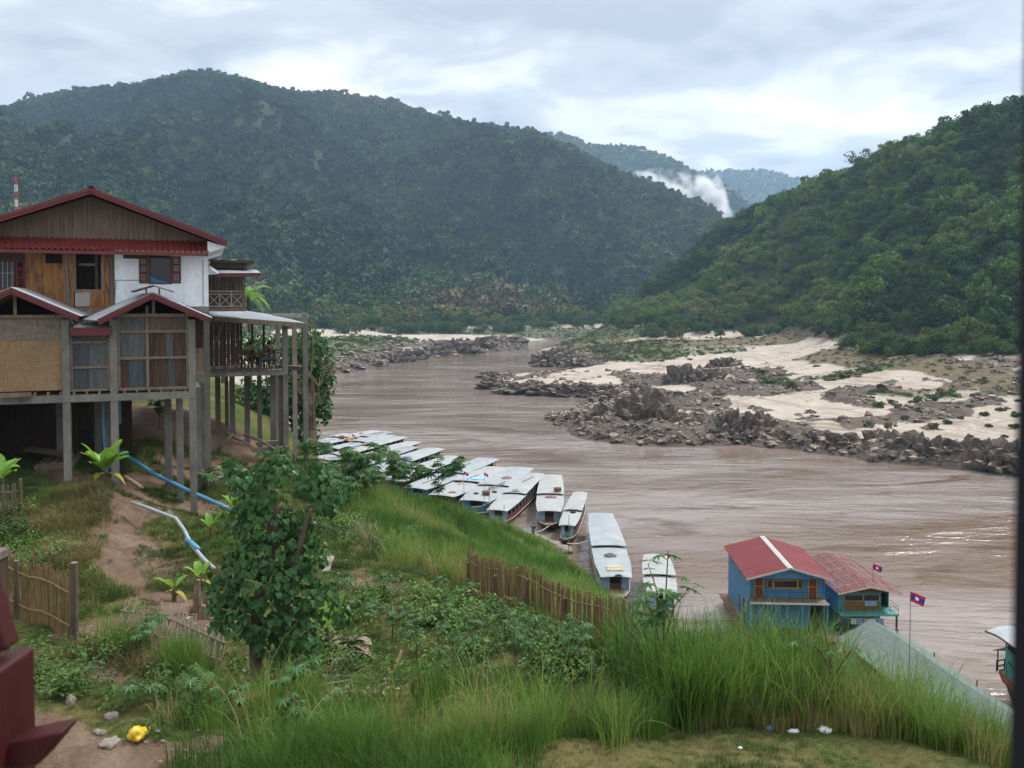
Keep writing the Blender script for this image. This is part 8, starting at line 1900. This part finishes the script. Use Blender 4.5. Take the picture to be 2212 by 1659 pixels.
def palm(p, hh, lbl, seed, n=11, L=2.6):
    r = random.Random(seed); t = thing('palm', lbl, 'palm', p); mb = MB(); mb.tube([(0, 0, -1), (.1, 0, hh * .5), (0, 0, hh)], [.16, .13, .11], 8); mb.build('trunk', M_BARK, t); mb = MB()
    for k in range(n):
        a = k * 2.4; rise = r.uniform(.3, 1.2); prev = None
        for i in range(26):
            s = i / 25; c = Vector((math.cos(a) * L * s * .8, math.sin(a) * L * s * .8, hh + rise * L * s - .95 * L * s ** 2.1)); d = Vector((math.cos(a), math.sin(a), rise - 1.6 * s)).normalized(); sd_ = Vector((-math.sin(a), math.cos(a), 0))
            for sg in (-1, 1):
                ll = .62 * math.sin(math.pi * (.12 + .85 * s)); e = c + (sd_ * sg * .8 + d * .5 + Vector((0, 0, -.35))) * ll; w = d * .035; mb.add([c - w, c + w, e], [(0, 1, 2)])
    mb.build('fronds', M_BANANA, t)
pp = gpt(545, 900, 56); palm(Vector((P(536, 640, 56).x, 56, pp.z)), P(536, 640, 56).z - pp.z, 'pale green palm behind the balcony wing', 571, 11, 1.9)
pp = gpt(480, 850, 60); palm(Vector((P(478, 580, 60).x, 60, pp.z)), P(478, 580, 60).z - pp.z, 'palm tip showing above the roof between the house and its wing', 572, 9, 1.8)
# ================================================================ THE RIVER BOAT AT THE RIGHT EDGE
def river_boat():
    e = Vector((.37, -.93, 0)).normalized(); t = thing('river_boat', 'big teal wooden boat with a red-brown hull and pale blue roof at the right edge', 'boat', (32.9, 55.8, -.15), math.atan2(-e.x, e.y))
    L = 20; S = np.linspace(0, 1, 16); half = lambda s: 1.95 * min(1, .30 + s * 4.5) * (1 if s < .85 else 1 - (s - .85) * 1.5)
    gz_ = lambda s: 2.0 - 0.9 * min(1, s * 3); bz_ = lambda s: max(-.3, 1.75 - s * 32); yy = lambda s: -0.2 + s * L
    ss = sorted(set(list(S) + [.02, .04, .08, .1]))
    mb = MB(); rows = [[(-half(s), yy(s), gz_(s)), (-half(s) * .97, yy(s), max(gz_(s) - .55, bz_(s) + .02)), (-half(s) * .55, yy(s), bz_(s)), (half(s) * .55, yy(s), bz_(s)), (half(s) * .97, yy(s), max(gz_(s) - .55, bz_(s) + .02)), (half(s), yy(s), gz_(s))] for s in ss]
    mb.sheet(rows); mb.add(rows[0], [tuple(range(6))]); mb.add(rows[-1], [tuple(reversed(range(6)))]); mb.build('hull', M_HULL, t)
    mb = MB(); 
    for sg in (-1, 1): r2 = [[(sg * (half(s) + .015), yy(s), gz_(s) + .02), (sg * (half(s) * .985 + .015), yy(s), max(gz_(s) - .38, bz_(s) + .05))] for s in ss]; mb.sheet(r2)
    mb.build('hull_stripe', worn('red_orange_hull_paint', (0.22, 0.05, 0.025), (0.34, 0.085, 0.045), 2, .6), t)
    mb = MB(); mb.sheet([[(-half(s) + .03, yy(s), gz_(s) - .05), (half(s) - .03, yy(s), gz_(s) - .05)] for s in ss]); mb.build('deck', M_TIMBER, t)
    c = [s for s in ss if s >= .035]; c = [.035] + [s for s in c if s > .04]
    rz_ = 4.55
    for sg in (-1, 1):
        mb = MB(); mb.sheet([[(sg * (half(s) - .06), yy(s), gz_(s)), (sg * (half(s) - .06), yy(s), gz_(s) + 1.02)] for s in c]); mb.build('lower_wall', M_TEAL, t)
        mb = MB(); mb.sheet([[(sg * (half(s) - .02), yy(s), gz_(s) + 1.16), (sg * (half(s) - .02), yy(s), gz_(s) + 1.95)] for s in c]); mb.build('upper_wall', M_TEAL, t)
        for y in np.arange(.55, 19, 1.1): mb = MB(); s = (y + .2) / L; x = sg * (half(s) - .03); mb.box(x - .04, x + .04, y - .04, y + .04, gz_(s), rz_); mb.build('post', M_TEAL, t)
    mb = MB(); mb.sheet([[(-half(s) + .2, yy(s), gz_(s)), (-half(s) + .2, yy(s), rz_ - .1), (half(s) - .2, yy(s), rz_ - .1), (half(s) - .2, yy(s), gz_(s))] for s in c]); mb.build('cabin', M_DARK, t)  # near-black lining in place of the shade inside the boat
    mb = MB(); mb.sheet([[(k * (max(half(s), 1.0) + .28), yy(s) - .45, rz_ + .14 * (1 - k * k)) for k in (-1, -.6, -.2, .2, .6, 1)] for s in ss], .05); rf = mb.build('roof', M_BR[1], t)
    for sg in (-1, 1): mb = MB(); mb.tube([(sg * (max(half(s), 1.0) + .3), yy(s) - .5, rz_ - .02) for s in ss], .06, 6); mb.build('roof_edge_pole', M_DARKWOOD, rf)
    mb = MB(); mb.sheet([[(-1.0, -.35, 3.35), (1.0, -.35, 3.35)], [(-1.0, .5, 3.65), (1.0, .5, 3.65)]], .04); mb.build('bow_awning', M_DARKWOOD, t)
    mb = MB()
    for z in (2.25, 2.6): mb.tube([(-.75, -.25, z), (.75, -.25, z)], .05, 5); mb.tube([(-.75, -.25, z), (-1.0, .6, z)], .05, 5)
    for x in (-.72, 0, .72): mb.tube([(x, -.25, 1.9), (x, -.25, 2.65)], .05, 5)
    for x in (-.7, .7): mb.tube([(x, -.2, 2.0), (x, -.2, 3.35)], .045, 5)
    mb.build('bow_rail', M_DARKWOOD, t)
river_boat()

# ================================================================ SMALL THINGS ON THE NEAR BANK
M_YBAG = worn('yellow_plastic', (0.55, 0.36, 0.01), (0.72, 0.50, 0.02), 6, 0.3, (1, 1, 1), .2, None, .5)
def crumple(p, s, m, name, lbl, cat, seed, flat=1.0, group=None):
    r = random.Random(seed); bm = bmesh.new(); bmesh.ops.create_icosphere(bm, subdivisions=3, radius=1); o = Vector((seed, seed * 2.1, seed * .7))
    for v in bm.verts:
        d = v.co.normalized(); k = 1 + .45 * mnoise.fractal(d * 1.5 + o, 1, 2, 3) + .22 * abs(mnoise.noise(d * 4 + o)); v.co = Vector((d.x * k * s[0], d.y * k * s[1], max(d.z * k, -.25) * s[2]))
    me = bpy.data.meshes.new(name); bm.to_mesh(me); bm.free(); me.materials.append(m); ob = bpy.data.objects.new(name, me); COL.objects.link(ob); ob.location = p; me.polygons.foreach_set('use_smooth', [True] * len(me.polygons)); ob.rotation_euler = (0, 0, r.uniform(0, 6)); return tag(ob, lbl, cat, group)
crumple(on_ground(297, 1604, 9) + Vector((0, 0, .05)), (.17, .14, .13), M_YBAG, 'plastic_bag', 'crumpled bright yellow plastic bag beside the dirt path', 'bag', 3)
M_STONE = worn('pale_stone', (0.15, 0.125, 0.10), (0.28, 0.245, 0.205), 6, .9, (1, 1, 1), .4)
for (u, v, D, s, l, sd_) in [(152, 1520, 14.3, (.10, .10, .17), 'upright pale stone at the top of the dirt path', 2), (97, 1503, 14.8, (.16, .12, .08), 'whitish stone beside the red post at the path edge', 5), (236, 1618, 12.5, (.22, .14, .09), 'flat tan stone slab left of the yellow bag', 8), (213, 1590, 12.8, (.13, .08, .03), 'thin flat stone up-path from the tan slab', 11), (288, 1606, 12.6, (.12, .09, .05), 'grey stone just behind the yellow bag', 14), (240, 1560, 13.4, (.15, .12, .12), 'earth-coloured lump under the weeds by the path', 17), (412, 1642, 12.1, (.10, .09, .08), 'pale stone in the grass right of the path', 20), (490, 1368, 19.5, (.13, .1, .1), 'round white stone by the banana stumps', 23)]:
    crumple(on_ground(u, v, 9), tuple(.8 * x for x in s), M_STONE, 'stone', l, 'stone', sd_)
rs2 = random.Random(41)
for k in range(26):
    u, v, D = rs2.uniform(190, 470), 1600, rs2.uniform(11.9, 13.6); crumple(gpt(u, v, D), (rs2.uniform(.02, .055),) * 2 + (.03,), M_STONE, 'pebble', 'small pale pebble beside the dirt path', 'pebble', 60 + k, 1, 'pebbles beside the path')
for k in range(40):
    q = gpt(rs2.uniform(425, 545), 1000, rs2.uniform(35.2, 37.8)); crumple(q + Vector((0, 0, .05)), (rs2.uniform(.10, .2), rs2.uniform(.1, .18), rs2.uniform(.08, .14)), M_STONE, 'wall_stone', 'grey stone in the rough heap below the porch stilts', 'stone', 100 + k, 1, 'stone heap below the porch')
M_LITTER = NT('white_plastic_litter').set((.70, .72, .74), .4, .4).mat; M_LBLUE = NT('blue_plastic_litter').set((.10, .25, .60), .35, .4).mat
for (u, D, s, m, l) in [(1715, 14.0, .09, M_LITTER, 'clear-white plastic scrap under the tall grass'), (1662, 14.1, .07, M_LBLUE, 'small blue bottle label at the foot of the tall grass'), (1783, 13.9, .11, M_LITTER, 'white paper scrap at the lawn edge before the tall grass'), (1690, 14.5, .13, M_YBAG, 'dull yellow bag under the tall grass'), (335, 12.0, .07, M_LITTER, 'white scrap on the path below the yellow bag'), (1600, 12.9, .035, M_LITTER, 'tiny white scrap on the lawn'), (710, 11.9, .05, M_LITTER, 'white scrap deep in the foreground grass')]:
    crumple(gpt(u, 1500, D) + Vector((0, 0, .02)), (s, s * .7, s * .5), m, 'litter', l, 'litter', int(u), 1)
a, b = gpt(702, 1236, 24.8), gpt(713, 1205, 26.6); a.z += .06; b.z += .10
mb = MB(); mb.beam(a, b, .26, .05); tag(mb.build('plank', worn('pale_sawn_plank', (.22, .17, .14), (.31, .25, .21), 3)), 'pale sawn plank lying on the heap of red earth', 'plank')
for k, (q, l) in enumerate([([(640, 15.4), (700, 15.9), (760, 16.3)], 'long thin bamboo stick lying in the leaf litter'), ([(700, 16.6), (770, 16.5)], 'shorter thick bamboo stick lying behind the long one'), ([(845, 16.3), (868, 16.7)], 'brown slat leaning up out of the weeds')]):
    mb = MB(); pts = [gpt(u, 1450, D) + Vector((0, 0, .05 + (.38 * i if k == 2 else .02))) for i, (u, D) in enumerate(q)]; mb.tube(pts, .022 if k != 2 else .035, 6); tag(mb.build('bamboo_stick', M_BAMBG if k < 2 else M_BAMB), l, 'stick')
p = gpt(545, 1470, 14.9); mb = MB(); mb.box(p.x - .26, p.x + .26, p.y - .12, p.y + .12, p.z - .05, p.z + .14); o = mb.build('masonry_block', worn('old_red_masonry', (.12, .055, .04), (.22, .11, .08), 5, .9)); bv = o.modifiers.new('worn_edges', 'BEVEL'); bv.width = .02; bv.segments = 2; tag(o, 'broken piece of red masonry in the weeds below the vine-covered tree', 'masonry')
# fallen leaves: uncountable litter in the clearing
LT = [([(-.06, 0, 0), (0, .03, .01), (.07, 0, .0), (0, -.03, .015)], [(0, 1, 2, 3)]), ([(-.09, 0, 0), (0, .02, .02), (.09, .01, .01), (0, -.025, 0)], [(0, 1, 2, 3)])]
xy = pts_in([(PL((630, 1490, 15.4), (740, 1510, 15.2), (830, 1470, 16)), .8, 1.0), (PL((560, 1450, 16.5), (700, 1440, 17)), .7, .8), (PL((420, 1340, 20), (480, 1350, 19.6)), .7, .8)], 55, 581); n = len(xy); r_ = np.random.default_rng(5)
M_LEAFL = leaf_mat('fallen_leaves', [(.1, (.12, .075, .04)), (.5, (.24, .17, .11)), (.9, (.40, .33, .25))], 0, True, 1.2)
scatter('leaf_litter', LT, lay(xy, -.02), r_.uniform(.6, 1.5, n), np.stack([r_.normal(size=n) * .4, r_.normal(size=n) * .4, r_.uniform(0, 6.28, n)], 1), r_.integers(0, 2, n), M_LEAFL, None, 'dead leaves strewn over the clearing right of the vine tree')
person('person in dark clothes standing on the shore rocks by the glass-bowed boat', Vector((Pz(1152, 1163, .7).x, Pz(1152, 1163, .7).y, .7)), R(150), 'stand', M_DKCLOTH, cloth('grey_green_cloth', (.06, .07, .06)))
for k, (u, v) in enumerate([(1150, 1166), (1175, 1172), (1195, 1180), (1212, 1190)]): crumple(Pz(u, v, .2), (1.0, .8, .55), M_STONE, 'shore_rock', 'pale rock on the near shore under the moored boats', 'rock', 300 + k, 1, 'shore rocks under the boats')
# ================================================================ THE BALCONY THE PICTURE IS TAKEN FROM
M_REDPOST = worn('dark_red_gloss_paint', (0.030, 0.004, 0.0045), (0.050, 0.008, 0.008), 14, .55, (1, 1, .3), .15, None, .2)
br = thing('balcony_railing', 'dark red painted balcony railing post with mortised rails in the lower left corner', 'railing', (0, 0, 0))
def bev(o, w=.006): b = o.modifiers.new('rounded_edges', 'BEVEL'); b.width = w; b.segments = 3; return o
D = 1.25; a, b = P(-62, 1398, D + .0), P(83, 1700, D + .11)
mb = MB(); mb.box(a.x, b.x, D, D + .11, P(0, 2300, D).z, P(0, 1393, D + .11).z); bev(mb.build('post', M_REDPOST, br), .008)
mb = MB(); mb.beam(P(-66, 1180, D + .06), P(4, 1402, D + .06), .04, .04, 0, (0, 1, 0)); bev(mb.build('brace', M_REDPOST, br))
c = [P(12, 1607, D + .03), P(133, 1582, D + .03), P(130, 1594, D + .03), P(80, 1655, D + .03), P(12, 1655, D + .03)]
mb = MB(); mb.prism(c, (0, .05, 0)); bev(mb.build('lower_rail_end', M_REDPOST, br), .004)
gp_ = gpt(5, 1900, 10.2); mb = MB(); t_ = P(-8, 1212, 10.2); mb.box(t_.x - .26, t_.x, 10.2, 10.44, gp_.z - .3, t_.z); gpz = thing('gate_post', 'dark weathered timber post with a pale cap at the left edge', 'post', (0, 0, 0)); mb.build('shaft', M_DARKWOOD, gpz)
mb = MB(); mb.box(t_.x - .29, t_.x + .02, 10.16, 10.46, t_.z + .002, t_.z + .09); mb.build('cap', M_PLANK, gpz)
D = .28; a = P(2198, 800, D + .05)
mb = MB(); mb.box(a.x, a.x + .09, D, D + .05, CAM_Z - 1.2, CAM_Z + 1.0); o = mb.build('balcony_post', NT('near_black_paint').set((.006, .007, .014), .5, .3).mat); tag(o, 'blurred near-black balcony post along the right edge', 'post')
# ================================================================ AIR
HAZE = 0.000115
def haze_box():
    mb = MB(); mb.box(-2600, 3200, -70, 4400, -9, 640)
    t = bpy.data.materials.new('air'); t.use_nodes = True; n, l = t.node_tree.nodes, t.node_tree.links
    n.clear(); o = n.new('ShaderNodeOutputMaterial'); v = n.new('ShaderNodeVolumePrincipled')
    v.inputs['Color'].default_value = (0.50, 0.74, 1.0, 1); v.inputs['Density'].default_value = HAZE
    v.inputs['Anisotropy'].default_value = 0.2
    l.new(v.outputs[0], o.inputs['Volume'])
    return tag(mb.build('haze', t), 'thin bluish haze filling the valley', None, None, 'stuff')
haze_box()
def mist():
    bm = bmesh.new(); bmesh.ops.create_icosphere(bm, subdivisions=4, radius=1)
    path = [P(1325, 378, 1820), P(1400, 395, 1830), P(1460, 412, 1830), P(1515, 425, 1840), P(1560, 455, 1840), P(1590, 490, 1840)]
    for v in bm.verts:
        s = (v.co.x * .5 + .5) * (len(path) - 1); i = min(int(s), len(path) - 2); c = path[i].lerp(path[i + 1], s - i)
        w = (30 + 34 * (s / 5)) * (1 + .7 * mnoise.fractal(v.co * 2.3, 1, 2, 3))
        v.co = Vector((c.x, c.y + v.co.y * 60, c.z + (v.co.z if v.co.z > 0 else v.co.z * 1.4) * w))
    me = bpy.data.meshes.new('mist'); bm.to_mesh(me); bm.free()
    t = bpy.data.materials.new('valley_mist'); t.use_nodes = True; n, l = t.node_tree.nodes, t.node_tree.links; n.clear()
    o_ = n.new('ShaderNodeOutputMaterial'); v = n.new('ShaderNodeVolumePrincipled'); g = n.new('ShaderNodeNewGeometry'); ns = n.new('ShaderNodeTexNoise'); ns.inputs['Scale'].default_value = .030; ns.inputs['Detail'].default_value = 4
    mr = n.new('ShaderNodeMapRange'); mr.inputs['From Min'].default_value = .22; mr.inputs['From Max'].default_value = .50; mr.inputs['To Max'].default_value = .11
    l.new(g.outputs['Position'], ns.inputs['Vector']); n2 = n.new('ShaderNodeTexNoise'); n2.inputs['Scale'].default_value = .008; n2.inputs['Detail'].default_value = 2; mu = n.new('ShaderNodeMath'); mu.operation = 'MULTIPLY'; l.new(g.outputs['Position'], n2.inputs['Vector']); l.new(ns.outputs['Fac'], mu.inputs[0]); l.new(n2.outputs['Fac'], mu.inputs[1]); l.new(mu.outputs[0], mr.inputs['Value']); l.new(mr.outputs[0], v.inputs['Density']); v.inputs['Color'].default_value = (.97, .98, 1, 1); v.inputs['Anisotropy'].default_value = .3
    l.new(v.outputs[0], o_.inputs['Volume']); me.materials.append(t)
    o = bpy.data.objects.new('mist', me); COL.objects.link(o); tag(o, 'white wisp of mist in the valley behind the big mountain', None, None, 'stuff')
mist()
